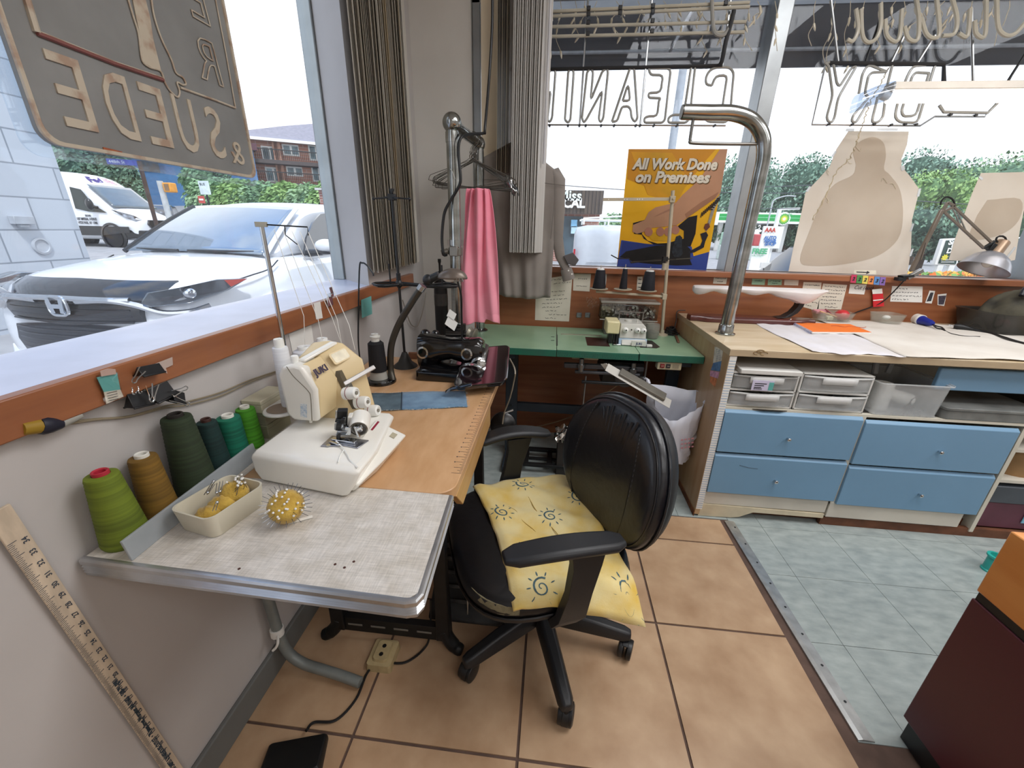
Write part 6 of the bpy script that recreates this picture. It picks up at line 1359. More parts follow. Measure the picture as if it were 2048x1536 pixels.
for k in range(25):
    s_ = k/24; x = lerp(.768, 1.475, s_); w_ = lerp(.052, .075, s_)*(math.sin(math.pi*min(.5, .1+s_*4))**.8)*(1 if s_ < .85 else 1-.75*((s_-.85)/.15)**1.5); zt = 1.078-.002*s_; drop = .036+.010*math.sin(k*1.3)+(.05*math.exp(-((s_-.80)/.10)**2))+(.012*math.exp(-((s_-.06)/.04)**2))-.022*max(0, (s_-.9)/.1)
    R.append([V((x, yb_+a*w_, zt-drop if b < 0 else zt-.005*(1-b))) for a, b in ((-.92, -1), (.92, -1), (1, .2), (.75, 1), (-.75, 1), (-1, .2))])
mb.loft(R); obj('cover', mb, M('board_cover', 'E2DEE0', .85, c2='D8D2CE', vs=6, bump=.1, bs=200), t, smooth=60, sub=1)
mb = MB(); mb.tube(smooth_path([PY(1600, 592, 2.36), PY(1620, 588, 2.36), PY(1637, 582, 2.37)], 5), .0016, 5); obj('tie_string', mb, M('string_brown', '7E5A50', .8), t)
# glass dishes with odds and ends
DG = M('dish_glass', 'B7BAAE', .08, trans=.75, spec=.8)
def gdish(lab, c, w_, d_, h, ang):
    t = thing('glass_dish', lab, 'dish', c); dx = V((math.cos(ang), math.sin(ang), 0)); dy = V((-dx.y, dx.x, 0)); dish(V(c), dx, dy, w_, d_, h, .03, DG, 'dish', t, flare=.8); return t
c_ = PZ(1664, 636, ZC+.006); c_ = V((1.60, 2.475, ZC+.008)); gdish('glass dish with a red ball and pencils by the sleeve board', c_, .20, .11, .05, -.12)
mb = MB(); mb.ball(c_+V((.045, -.01, .035)), .036, .036, .03, 20, 12); tag(obj('red_ball', mb, M('red_plastic', 'C23036', .3), smooth=80), 'red ball-shaped pin holder sitting in the left glass dish', 'pin holder')
for k, (hx, p, q, lab) in enumerate((('8E2E3A', (-.035, .02, .062), (.03, -.02, .012), 'dark red pencil leaning in the left glass dish'), ('D8A868', (-.07, .0, .05), (.06, -.03, .012), 'tan pencil leaning low across the left glass dish'))):
    mb = MB(); mb.cyl(c_+V(p), c_+V(q), .004, 6); tag(obj('pencil', mb, M('pencil_'+hx, hx, .4), smooth=30), lab, 'pencil')
mb = MB(); mb.obox(c_+V((-.055, .025, .045)), (.035, .006, 0), (-.004, .015, .003), (0, 0, .008)); tag(obj('pink_eraser', mb, M('eraser_pink', 'CF8A92', .6), bevel=.003), 'pink eraser block resting on the rim of the left glass dish', 'eraser')
mb = MB(); mb.obox(c_+V((-.03, -.03, .02)), (.018, .004, 0), (-.003, .008, .004), (0, -.002, .008)); tag(obj('chalk', mb, M('chalk', 'D6D2B4', .8), bevel=.002), 'pale tailor chalk tablet inside the left glass dish', 'chalk')
c2_ = V((1.90, 2.485, ZC+.008)); gdish('rounded glass dish with a white bead, right of the red ball dish', c2_, .14, .12, .05, .1)
mb = MB(); mb.ball(c2_+V((-.012, -.012, .03)), .02, .016, .012, 16, 8); tag(obj('white_bead', mb, WHITE, smooth=80), 'oval white bead lying inside the right glass dish', 'bead')
t = thing('red_packet', 'red and white packet standing against the panel behind the right glass dish', 'packet', PY(1755, 600, 2.555))
RP = [PY(u, v, 2.562) for u, v in ((1744, 580), (1764, 578), (1767, 612), (1745, 614))]
mb = MB(); mb.extr(RP, (0, -.006, 0)); pk = obj('packet', mb, M('packet_red', 'C8202A', .35), t, bevel=.001)
mb = MB(); mb.extr([PY(u, v, 2.5555) for u, v in ((1744, 579), (1764, 577), (1765, 587), (1745, 588))], (0, -.001, 0)); mb.extr([PY(u, v, 2.5555) for u, v in ((1746, 600), (1766, 598), (1766, 600), (1746, 602))], (0, -.001, 0)); obj('white_band', mb, PAPERW, pk, smooth=0)
# blue capped bottle, plug, dark bag
t = thing('spray_cap', 'blue and white round nozzle with black wires lying on the counter cloth', 'nozzle', PZ(1862, 655, ZC))
p0_, p1_ = V((2.075, 2.515, ZC+.032)), V((2.075, 2.40, ZC+.026))
ax_ = (p1_-p0_).normalized()
mb = MB(); mb.lathe([(.024, 0), (.028, .004), (.028, .032)], p0_, 20, ax_); obj('cap', mb, M('cap_beige', 'CFC6BC', .4), t)
mb = MB(); mb.lathe([(.029, .032), (.029, .042)], p0_, 20, ax_); obj('ring', mb, WHITE, t)
mb = MB(); mb.lathe([(.026, .042), (.02, .07), (.017, .10), (.012, .115), (0, .118)], p0_, 20, ax_); obj('nozzle', mb, M('nozzle_blue', '1E2C8A', .3), t)
mb = MB()
for k in (0, 1): mb.tube(smooth_path([p1_+V((.01, .01, -.005)), PZ(1873, 652+4*k, ZC+.018), PZ(1884, 655+3*k, ZC+.014), PZ(1890, 662, ZC+.010)], 5), .0035, 6)
mb.tube(smooth_path([PZ(1890, 661, ZC+.010), PZ(1903, 667, ZC+.009), PZ(1930, 672, ZC+.009), PZ(1960, 673, ZC+.009)], 5), .0018, 5); obj('wire', mb, BLACK, t)
t = thing('power_lead', 'black power lead with a moulded plug trailing over the right of the counter', 'cable', PZ(1905, 655, ZC))
mb = MB(); pp = [PZ(1908, 652, ZC+.022), PZ(1916, 653, ZC+.022), PZ(1928, 655, ZC+.020), PZ(1945, 659, ZC+.014)]; mb.tube(pp, [.012, .016, .013, .007], 12); obj('plug', mb, BLACK, t)
mb = MB()
for k in (-1, 1): mb.cyl(pp[0]+V((0, .006*k, 0)), pp[0]+V((-.02, .006*k+.004, .002)), .0022, 6)
obj('prong', mb, STEEL, t)
mb = MB(); mb.tube(smooth_path([pp[-1], PZ(1975, 665, ZC+.012), PZ(2005, 674, ZC+.012), PZ(2030, 682, ZC+.012), PZ(2060, 690, ZC+.012)], 6), .006, 8); obj('cord', mb, BLACK, t)
t = thing('scrap_basket', 'dark open basket stuffed with dark fabric and cables at the right end of the counter', 'basket', (2.5, 2.4, ZC))
bc_ = V((2.50, 2.40, ZC))
mb = MB(); mb.loft([[bc_+V((x, y, .006)) for x, y in rrect(.42, .27, .05)], [bc_+V((x, y, .06)) for x, y in rrect(.45, .29, .05)], [bc_+V((x, y, .1)) for x, y in rrect(.47, .30, .05)], [bc_+V((x, y, .108)) for x, y in rrect(.48, .31, .05)], [bc_+V((x, y, .108)) for x, y in rrect(.45, .28, .05)], [bc_+V((x, y, .02)) for x, y in rrect(.40, .25, .05)]]); obj('basket', mb, M('basket_dark', '3E3C38', .25, trans=.25, var=.3, vs=9), t)
mb = MB(); mb.grid(lambda u, v: bc_+V((.22*(1-.25*v)*math.cos(6.2832*u)*math.cos(v*1.5), .13*math.sin(6.2832*u)*math.cos(v*1.5), .02+.20*math.sin(v*1.5)**.7+.02*math.sin(u*40+v*9)*math.cos(v*1.4))), 40, 14); obj('fabric', mb, M('scrap_dark', '1B1A18', .8, c2='4A4638', vs=9, vlo=.5, vhi=.75, bump=.3, bs=40), t, smooth=80)
mb = MB(); mb.ball(bc_+V((-.17, -.09, .05)), .03, .02, .03); obj('red_scrap', mb, M('scrap_red', '7A2630', .8), t)
for k in range(4):
    mb = MB(); mb.tube(smooth_path([bc_+V((-.14+.02*k, -.08, .20+.01*k)), bc_+V((-.10+.03*k, -.05, .245+.012*k)), bc_+V((-.03+.02*k, -.04, .255+.01*k)), bc_+V((.12, -.09+.02*k, .22)), bc_+V((.22, -.14+.02*k, .13))], 6), .009, 8); obj('cable_loop', mb, M('cable_navy', '22262E', .4), t)
# swing-arm lamp clamped to the back sill
t = thing('swing_arm_lamp', 'silver swing-arm lamp with dome shade clamped to the back window sill', 'lamp', (1.88, 2.55, 1.12))
LB = M('lamp_bronze', '7F776E', .35, .6, var=.1); yl2 = 2.50
def Q(u, v, y=yl2): return PY(u, v, y)
mb = MB(); mb.obox(Q(1812, 552), (.028, 0, .004), (0, .02, 0), (-.002, 0, .006)); mb.obox(Q(1800, 558), (.02, 0, 0), (0, .018, 0), (0, 0, .009)); obj('clamp', mb, DKSTEEL, t, bevel=.002)
mb = MB(); mb.obox(Q(1829, 548), (.03, 0, .022), (0, .012, 0), (-.006, 0, .009)); obj('clamp_bracket', mb, STEEL, t, bevel=.002)
mb = MB(); mb.bar(Q(1822, 542), Q(1884, 420), .016, .018); mb.bar(Q(1842, 520, 2.49), Q(1853, 485, 2.49), .006, .006); obj('lower_arm', mb, LB, t, bevel=.002)
mb = MB(); mb.bar(Q(1884, 424), Q(1895, 405), .012, .012); mb.bar(Q(1895, 405), Q(1909, 412), .012, .012); mb.bar(Q(1909, 412), Q(1886, 424), .012, .012); jt = obj('elbow', mb, LB, t, bevel=.001)
mb = MB(); mb.tube([Q(1895+14*math.cos(a), 410-16*math.sin(a)) for a in [x*.314 for x in range(11)]], .0045, 6); obj('cord_loop', mb, BLACK, jt)
for a, b in (((1906, 412), (1983, 485)), ((1888, 424), (1968, 497))):
    mb = MB(); mb.bar(Q(*a), Q(*b), .011, .011); obj('upper_arm', mb, LB, t, bevel=.002)
for a, b in (((1904, 414), (1922, 455)), ((1910, 414), (1932, 462))):
    mb = MB(); mb.tube([Q(*a), Q(*b)], .0035, 6); obj('spring', mb, STEEL, t)
mb = MB(); mb.bar(Q(1966, 497), Q(1990, 482), .014, .012); mb.obox(Q(1984, 495), (.014, 0, -.006), (0, .012, 0), (.006, 0, .018)); obj('head_joint', mb, DKSTEEL, t, bevel=.002)
mb = MB(); mb.tube([Q(2002+10*math.cos(a), 479-7*math.sin(a)) for a in [x*.628 for x in range(10)]], .0045, 6, closed=True); obj('switch_loop', mb, BLACK, t)
so_ = Q(2000, 493); sx_ = V((-.38, -.12, -.92)).normalized()
mb = MB(); mb.lathe([(.024, -.03), (.028, -.025), (.028, .035), (.03, .04)], so_, 20, sx_); obj('socket_cap', mb, M('socket_tan', 'A88F78', .35, .5), t)
pr2 = [(.030, .036), (.045, .042), (.072, .062), (.092, .092), (.104, .125), (.107, .13), (.103, .126), (.089, .093), (.069, .065), (.04, .045), (.0, .044)]
mb = MB(); mb.lathe(pr2, so_, 36, sx_); obj('lamp_shade', mb, M('shade_silver', 'C2C4CC', .32, .75, var=.06), t, smooth=70)
mb = MB(); mb.ball(so_+sx_*.085, .026, .026, .03, 14, 10); obj('bulb', mb, M('bulb_glass', 'E8E6E0', .2), t)
mb = MB(); cd_ = [Q(1820, 548), Q(1800, 570, 2.53), Q(1770, 600, 2.55), Q(1748, 612, 2.56), Q(1720, 622, 2.56), Q(1700, 630, 2.55)]
mb.tube(smooth_path(cd_, 6), .0035, 6); obj('cord', mb, BLACK, t)
# ================================================================ notes on the wooden panel
yn = 2.5695
hand = M('pen_ink', '3A3A44', .8)
def note(name, lab, pts, m_, lines, cat='note', group=None, scrib=True, curl=0):
    t = thing(name, lab, cat, PY(*pts[0], yn), group)
    P = [PY(u, v, yn) for u, v in pts]
    mb = MB(); mb.extr(P, (0, -.0012, 0)); pp = obj('paper', mb, m_, t, smooth=0)
    if lines and scrib:
        mb = MB(); rr_ = random.Random(len(lab)); n = len(lines)
        for i, (f0, f1) in enumerate(lines):
            v = (i+.7)/(n+.4); L0, R0 = lerp(P[0], P[3], v), lerp(P[1], P[2], v); x = f0
            while x < f1:
                l = rr_.uniform(.04, .11); q = []
                for k in range(6):
                    p = lerp(L0, R0, min(f1, x+l*k/5)); q.append(p+V((0, -.0016, rr_.uniform(-.0035, .0035))))
                mb.tube(q, .0012, 3); x += l+.035
        obj('handwriting', mb, hand, pp, smooth=0)
    return t
note('handwritten_note', 'tall handwritten note half hidden by the grey shirt', [(1072, 560), (1145, 549), (1138, 643), (1070, 640)], PAPER, [(.4, .7), (.5, .95), (.2, .4), (.45, .8), (.5, .8), (.3, .9), (.2, .75), (.2, .7), (.3, .6), (.4, .9), (.3, .6)])
note('handwritten_note', 'small square note pinned beside the leftmost black cone', [(1147, 547), (1182, 548), (1179, 583), (1146, 581)], PAPER, [(.3, .8), (.2, .8)])
note('price_tag', 'narrow paper slip right behind the leftmost black cone', [(1206, 545), (1214, 545), (1211, 575), (1203, 574)], PAPERW, [])
note('handwritten_note', 'small note peeking out behind the rightmost black cone', [(1275, 553), (1285, 553), (1284, 580), (1273, 580)], PAPER, [(.2, .8), (.2, .8), (.2, .8)])
note('handwritten_note', 'small sketch note above the left end of the sleeve board', [(1428, 552), (1455, 553), (1452, 568), (1426, 567)], PAPER, [(.1, .9), (.3, .7)])
note('handwritten_note', 'blank pale green slip above the sleeve board', [(1505, 553), (1531, 554), (1529, 570), (1503, 569)], M('paper_green', '9CC0A2', .8), [(.2, .8)])
note('handwritten_note', 'pale green slip with writing above the sleeve board', [(1537, 554), (1564, 555), (1563, 570), (1535, 570)], M('paper_green', '9CC0A2', .8), [(.2, .9), (.1, .9), (.3, .7)])
note('handwritten_note', 'blank cream slip above the right end of the sleeve board', [(1569, 555), (1598, 556), (1596, 571), (1568, 570)], PAPER, [])
note('handwritten_note', 'cream note with a circled word behind the tip of the sleeve board', [(1607, 564), (1643, 565), (1636, 622), (1599, 612)], PAPER, [(.1, .9), (.2, .8), (.5, .9), (.6, .9), (.5, .9), (.1, .6)])
note('handwritten_note', 'large note of underlined measurements above the red ball dish', [(1646, 567), (1694, 570), (1682, 619), (1634, 618)], PAPER, [(.1, .9), (.1, .95), (.05, .9), (.1, .7), (.05, .9), (.1, .7), (.3, .8)])
note('handwritten_note', 'short note reading Cut under the coloured size tags', [(1700, 568), (1733, 569), (1728, 589), (1697, 587)], PAPERW, [], scrib=False)
text('lettering', 'Cut (not)', .03, PY(1707, 578, yn-.0016), (1, 0, -.02), (0, 0, 1), hand, bpy.data.objects[[o.name for o in bpy.data.objects if o.name.startswith('handwritten_note')][-1]], shear=.3, sx=.9)
note('handwritten_note', 'wide price note with boxed numbers behind the lamp cord', [(1784, 572), (1845, 573), (1844, 605), (1780, 603)], PAPERW, [(.15, .5), (.05, .85), (.05, .95), (.05, .55)])
note('swatch_card', 'small card with a diagonal black fabric swatch, left of the striped one', [(1859, 581), (1870, 582), (1863, 607), (1850, 606)], PAPERW, [], cat='swatch')
note('swatch_card', 'small card with a dark grey ribbed swatch, rightmost on the panel', [(1875, 589), (1893, 587), (1888, 612), (1875, 610)], PAPERW, [], cat='swatch')
for pts, hx, k in ((((1861, 585), (1867, 585), (1862, 602), (1853, 603)), '3A3A40', -2), (((1877, 592), (1892, 591), (1887, 609), (1877, 609)), '4B4450', -1)):
    mb = MB(); mb.extr([PY(u, v, yn-.0014) for u, v in pts], (0, -.001, 0)); obj('swatch', mb, M('swatch_'+hx, hx, .9, var=.3, vs=120), [o for o in bpy.data.objects if o.name.startswith('swatch_card')][k], smooth=0)
for i, (u, lab) in enumerate(((1158, 'small silver snap sample taped left of its twin on the panel'), (1175, 'small silver snap sample taped right of its twin under the thread stand'))):
    mb = MB(); p = PY(u, 630, yn); mb.box(p.x-.016, yn-.006, p.z-.016, p.x+.016, yn, p.z+.016); tag(obj('snap_sample', mb, M('snap_metal', '8F9296', .35, .6, var=.3, vs=40), bevel=.003), lab, 'snap')
SZ = [('C43A5E', '2'), ('4E8E4E', '2'), ('E0CE62', '2'), ('E08A4A', '2'), ('5A8CC8', '3'), ('8A6CB8', '2')]
for i, (hx, n) in enumerate(SZ):
    u = 1701+11.6*i; v = 549+1.0*i; nm = ('crimson', 'green', 'yellow', 'orange', 'blue', 'violet')[i]
    yt = 2.532
    P = [PY(u+a, v+b, yt) for a, b in ((2, 0), (12.6, .6), (10.2, 17), (-.6, 16))]
    t = thing('size_tag', f'{nm} printed size tag in the coloured row on the back sill', 'tag', P[0], 'coloured size tags')
    mb = MB(); mb.extr(P, (0, -.001, 0)); pp = obj('card', mb, M('tag_'+hx, hx, .5), t, smooth=0)
    text('lettering', n, .026, (P[0]+P[1]+P[2]+P[3])/4+V((-.006, -.0016, -.009)), (1, 0, 0), (.1, 0, 1), INK, pp, bold=.0012)
t = thing('arrow_strip', 'cream strip with a printed black arrow above the coloured size tags', 'tag', PY(1712, 543, 2.6))
mb = MB(); mb.extr([PY(u, v, 2.532) for u, v in ((1708, 540), (1752, 541), (1752, 549), (1708, 548))], (0, -.0008, 0)); ap_ = obj('strip', mb, M('strip_cream', 'DAD6C4', .7), t, smooth=0)
mb = MB(); a, b = PY(1713, 544, 2.5305), PY(1735, 545, 2.5305); mb.bar(a, b, .001, .005); mb.extr([b+V((-.004, 0, .009)), b+V((-.004, 0, -.009)), b+V((.012, 0, 0))], (0, -.001, 0)); obj('arrow', mb, INK, ap_, smooth=0)
# ================================================================ maroon and orange service counter, teal spool on the floor
t = thing('service_counter', 'service counter with maroon lower panel and orange wood upper panel at the right edge', 'counter', (1.5, 0, 0))
xq, yq = 1.062, .845
zs = None
for k in range(200, 900):
    q = V((xq, yq, k/1000))-CAM
    if 768-F*q.dot(UP)/q.dot(FW) <= 1188: zs = k/1000; break
OR2 = wood('orange_veneer', 'E09A52', 'CB7F3A', .3, 2, (8, 1, 8), coat=.3)
mb = MB(); mb.box(xq, -1.2, .075, 2.0, yq, zs-.012); obj('lower_panel', mb, M('maroon_laminate', '4E1C26', .38, var=.05, vs=4), t, bevel=.003)
mb = MB(); mb.box(xq+.004, -1.2, zs-.012, 2.0, yq-.004, zs+.012); obj('black_reveal', mb, BLACK, t)
mb = MB(); mb.box(xq, -1.2, zs+.012, 2.0, yq, .735); obj('upper_panel', mb, OR2, t, bevel=.003)
mb = MB(); mb.box(xq+.01, -1.2, 0, 2.0, yq-.01, .075); obj('kick_board', mb, BLACK, t, bevel=.002)
t = thing('teal_spool', 'teal plastic spool standing on the grey vinyl floor near the service counter', 'spool', PZ(1975, 1130, 0))
pt_ = PZ(1978, 1140, 0); mb = MB(); mb.lathe([(.028, 0), (.028, .006), (.024, .01), (.024, .068), (.03, .072), (.03, .08), (.02, .081), (.018, .06)], pt_, 24); obj('spool', mb, M('teal_plastic', '2FA79C', .35), t)
# ================================================================ hanging metal sign in the left window (seen from behind)
XS = -1.0
SG = M('sign_back', '949492', .45, c2='828280', vs=6, vlo=.35, vhi=.7, trl=.1); SGL = M('sign_letters', 'BDB19E', .6, c2='A58C78', vs=22, vlo=.36, vhi=.5); SGR = M('sign_red', '7E4A44', .5, var=.2)
def W_(zx, zy, x=XS): return PX(zx/3.9385, zy/3.9385, x)
yl_, yr_, zb_ = W_(350, 1140).y, PX(511, 355, XS).y, 1.487
t = thing('hanging_sign', 'large brown hanging sign with mirrored letters in the left window', 'sign', (XS, 1.1, 1.49))
ya, yb2 = .798, 1.395; cx_, cy_ = (ya+yb2)/2, 0
zt_ = 2.42
mb = MB(); mb.loft([[V((XS+dx_, cx_+x, (zb_+zt_)/2+z)) for x, z in rrect(yb2-ya, zt_-zb_, .03)] for dx_ in (-.012, 0)]); obj('panel', mb, SG, t, bevel=.002)
mb = MB(); R = []
for s_, dx_ in ((1.0, -.001), (1.0, .005), (.975, .005), (.972, -.001)):
    R.append([V((XS+dx_, cx_+x, (zb_+zt_)/2+z)) for x, z in rrect((yb2-ya)*s_, (zt_-zb_)-(1-s_)*.6, .03)])
mb.loft(R, caps=False); obj('border', mb, SGL, t, bevel=.001)
mb = MB(); mb.loft([[V((XS-.018+dx_, cx_+x, (zb_+zt_)/2+z)) for x, z in rrect(yb2-ya+.05, zt_-zb_+.045, .03)] for dx_ in (0, .004)]); obj('clear_backing', mb, glass('acryl_clear', 'F4FAFF', .08, .08), t, smooth=0)
mb = MB(); mb.extr([PX(u, v, XS+.001) for u, v in ((205, 294), (243, 303), (246, 313), (210, 308))], (.0015, 0, 0)); obj('rust_patch', mb, M('rust', 'B0663C', .8, c2='8A4638', vs=60), t, smooth=0)
# & SUEDE, mirrored
hE = (W_(560, 540).z-W_(690, 1010).z)
for ch, (u0, v0), (u1, v1), (u2, v2) in (('E', (770, 1035), (345, 460), (640, 555)), ('D', (1105, 1105), (775, 640), (1000, 680)), ('E', (1363, 1160), (1080, 700), (1265, 760)), ('U', (1582, 1195), (1345, 790), (1520, 840)), ('S', (1782, 1235), (1600, 890), (1740, 930))):
    p = W_(u0, v0); q = W_(u1, v1)
    zb1 = 1.487+.040; zt1 = zb1+.128
    y1 = p.y; y0 = q.y
    tt = text('letter', ch, .18, (XS+.001, y1, zb1), (0, -1, 0), (0, 0, 1), SGL, t, ext=.0025, bold=.0)
    xs_ = [v.co for v in tt.data.vertices]; mny = min(c.y for c in xs_); mxy = max(c.y for c in xs_); mnz = min(c.z for c in xs_); mxz = max(c.z for c in xs_)
    for v in tt.data.vertices:
        v.co.y = y0+(v.co.y-mny)/(mxy-mny)*(y1-y0); v.co.z = zb1+(v.co.z-mnz)/(mxz-mnz)*(zt1-zb1)
p = W_(1925, 1265); tt = text('letter', '&', .09, (XS+.001, p.y, 1.522), (0, -1, 0), (0, 0, 1), SGL, t, ext=.002)
def line(pts, r, m_, nm='outline'):
    mb = MB(); mb.tube(smooth_path([W_(a, b, XS+.003) for a, b in pts], 5), r, 6); return obj(nm, mb, m_, t)
def pline(pts, r, m_, nm='outline'):
    mb = MB(); mb.tube([W_(a, b, XS+.003) for a, b in pts], r, 6); return obj(nm, mb, m_, t)
pline([(200, -40), (290, 255)], .006, SGL, 'frame_line'); pline([(290, 260), (900, 500), (1285, 630)], .0045, SGR, 'frame_line'); pline([(300, 242), (900, 482), (1280, 610)], .0012, SGL, 'frame_line')
pline([(1420, 690), (1700, 790), (1855, 850)], .003, SGL, 'frame_line'); pline([(1855, 850), (1780, 420), (1695, -20)], .002, SGL, 'frame_line')
mb = MB(); mb.extr([W_(a, b, XS+.001) for a, b in ((1035, -30), (1135, -30), (1180, 150), (1200, 300), (1265, 560), (1220, 545), (1120, 490), (1105, 350), (1085, 220))], (.002, 0, 0)); obj('boot_panel', mb, SGL, t, smooth=0)
line([(1005, -20), (1050, 130), (1090, 260), (1108, 400), (1125, 485), (1180, 530), (1265, 560), (1300, 650), (1345, 720), (1400, 765), (1415, 720), (1395, 650), (1440, 668), (1465, 660), (1440, 610), (1385, 570), (1350, 470), (1270, 300), (1215, 130), (1190, -20)], .0022, SGL)
def outl(ch, size, o, m_):
    cu = bpy.data.curves.new('letter', 'FONT'); cu.body = ch; cu.size = size; cu.fill_mode = 'NONE'; cu.bevel_depth = .0016; cu.shear = .12; cu.resolution_u = 3
    tt = bpy.data.objects.new('letter', cu); COL.objects.link(tt); me = bpy.data.meshes.new_from_object(tt); bpy.data.objects.remove(tt)
    mt = Matrix(((0, 0, -1), (-1, 0, 0), (0, 1, 0))).to_4x4(); mt.translation = V(o); me.transform(mt); me.materials.clear(); me.materials.append(m_)
    link(bpy.data.objects.new('letter', me), t)
outl('R', .145, (XS+.003, W_(1775, 690).y, W_(1700, 660).z), SGL); outl('E', .145, (XS+.003, W_(1672, 215).y, W_(1620, 190).z), SGL)
mb = MB()
for y in (.95, 1.25): mb.tube([(XS-.006, y, zt_-.01), (XS-.006, y, 2.60)], .002, 6)
obj('hanging_wire', mb, STEEL, t)
# ================================================================ neon signs in the back window
NEON = M('neon_tube', '8F8E88', .25, var=.1, coat=.3); NEONW = M('neon_cream', 'ADA899', .3, var=.1); NBLK = M('neon_black', '121316', .5)
YN = 2.53
def Z1(x, y, yy=YN): return PY(1000+x/2.9257, y/2.9257, yy)
def Z3(x, y, yy=YN): return PY(1448+x/3.4133, y/3.4133, yy)
def tubeletter(Zf, pts, par, r=.006, nm='letter_tube', m_=NEON, closed=False):
    q = [Zf(a, b) for a, b in pts]
    if closed: q = q+[q[0]]
    mb = MB(); sp = []
    for i, p in enumerate(q):    # rounded corners
        if 0 < i < len(q)-1:
            a, b = (q[i-1]-p), (q[i+1]-p); l = min(.018, a.length*.4, b.length*.4); a.normalize(); b.normalize()
            sp += [p+a*l, p+(a+b)*l*.28, p+b*l]
        else: sp.append(p)
    mb.tube(sp, r, 8); return obj(nm, mb, m_, par)
t = thing('neon_sign', 'unlit neon sign reading CLEANING backwards, hung in the back window', 'sign', PY(1280, 190, YN))
for pts in ([(1240, 500), (1205, 495), (1205, 450), (1228, 410), (1270, 392), (1345, 395), (1368, 425), (1345, 690), (1320, 715), (1215, 712), (1185, 680), (1190, 655)], [(1240, 500), (1262, 445), (1330, 440), (1300, 640), (1310, 668), (1225, 668)],
            [(1120, 385), (1142, 390), (1110, 690), (1090, 718), (985, 718), (985, 690), (1010, 672), (1075, 672), (1120, 385)],
            [(870, 400), (1000, 400), (965, 700), (950, 718), (845, 718), (845, 690), (870, 680), (920, 680), (930, 590), (940, 575), (870, 572), (870, 545), (940, 540), (955, 440), (880, 438), (870, 400)],
            [(655, 712), (760, 400), (785, 400), (805, 690), (790, 715), (770, 690), (765, 640), (750, 622), (715, 625), (705, 650), (685, 710), (655, 712)], [(718, 590), (750, 490), (762, 590), (718, 590)],
            [(480, 690), (510, 420), (530, 400), (545, 420), (530, 590), (600, 415), (625, 400), (632, 420), (605, 690), (590, 718), (578, 695), (600, 525), (505, 700), (490, 718), (480, 690)],
            [(380, 700), (400, 415), (420, 400), (432, 420), (412, 700), (398, 720), (380, 700)],
            [(150, 690), (190, 420), (215, 400), (228, 420), (210, 590), (290, 415), (315, 400), (325, 420), (305, 690), (290, 718), (278, 695), (298, 525), (190, 700), (170, 718), (150, 690)]):
    tubeletter(Z1, pts, t)
for a, b, r in (((100, 410), (1300, 385), .009), ((100, 730), (1320, 735), .004)):
    mb = MB(); mb.tube([Z1(*a), Z1(*b)], r, 8); obj('frame_rail', mb, NBLK if r > .005 else STEEL, t)
for x in (290, 398, 465, 502, 592, 668, 795, 820, 900, 1035, 1255):
    mb = MB(); p = Z1(x, 728); mb.cyl(p+V((0, -.012, -.006)), p+V((0, .01, -.006)), .006, 8); obj('tube_clip', mb, NBLK, t)
for xa, xb in ((515, 465), (890, 820), (1350, 1300)):
    mb = MB(); mb.tube([Z1(xa, 0), Z1(xb, 735 if xa < 1300 else 390)], .005, 6); obj('hanging_rod', mb, STEEL, t)
t = thing('neon_border', 'four horizontal neon border tubes with black clips across the top of the back window', 'sign', Z1(850, 100))
for (x0, y0, x1, y1) in ((250, 70, 1460, 15), (250, 98, 1460, 40), (250, 158, 1440, 128), (250, 215, 1430, 188)):
    mb = MB(); mb.tube([Z1(x0, y0, 2.5), Z1(x1, y1, 2.5)], .0075, 8); tb = obj('border_tube', mb, NEONW, t)
for x, ys in ((520, (52, 85, 135, 200)), (705, (48, 78)), (895, (38, 70, 125, 185)), (1320, (20,))):
    for y in ys:
        mb = MB(); p = Z1(x-.03*y, y, 2.5); mb.obox(p, (.009, 0, 0), (0, .011, 0), (0, 0, .009)); obj('black_clip', mb, NBLK, t, bevel=.002)
mb = MB(); mb.tube(smooth_path([Z1(1240, 0, 2.48), Z1(1245, 120, 2.48), Z1(1260, 195, 2.48), Z1(1310, 205, 2.48), Z1(1350, 150, 2.48)], 6), .009, 8); obj('bent_end', mb, NEON, t)
mb = MB(); mb.tube(smooth_path([Z1(1370, 60, 2.48), Z1(1350, 140, 2.48), Z1(1320, 250, 2.48), Z1(1300, 350, 2.49), Z1(1285, 385, 2.5)], 6), .010, 8); obj('electrode_lead', mb, NBLK, t)
t = thing('neon_sign', 'unlit neon sign reading DRY backwards behind the white tube light', 'sign', PY(1780, 190, YN))
for pts in ([(690, 430), (715, 450), (742, 650), (700, 800), (712, 832), (738, 835), (755, 800), (778, 670), (905, 450), (870, 465), (790, 590), (770, 570), (750, 450), (735, 425), (700, 430)],
            [(1150, 440), (1110, 600), (1085, 800), (1050, 838), (1010, 835), (1015, 800), (1050, 660)], [(1110, 490), (1010, 495), (985, 520), (960, 640), (990, 665), (880, 790), (870, 830), (900, 838), (985, 700)], [(1110, 490), (985, 440), (945, 500), (920, 640)],
            [(1490, 440), (1440, 440), (1320, 838), (1200, 835), (1165, 800), (1185, 700), (1250, 520), (1290, 450), (1440, 440)], [(1400, 500), (1310, 495), (1285, 520), (1210, 760), (1225, 795), (1310, 790), (1400, 500)]):
    tubeletter(Z3, pts, t, .0058)
mb = MB(); mb.tube([Z3(690, 450), Z3(600, 850), Z3(1340, 858), Z3(1440, 795), Z3(1780, 795), Z3(1850, 720), Z3(1960, 520)], .0045, 8); obj('wire_frame', mb, STEEL, t)
mb = MB(); mb.tube([Z3(720, 430), Z3(1500, 440), Z3(1500, 560)], .009, 8); obj('frame_rail', mb, NBLK, t)
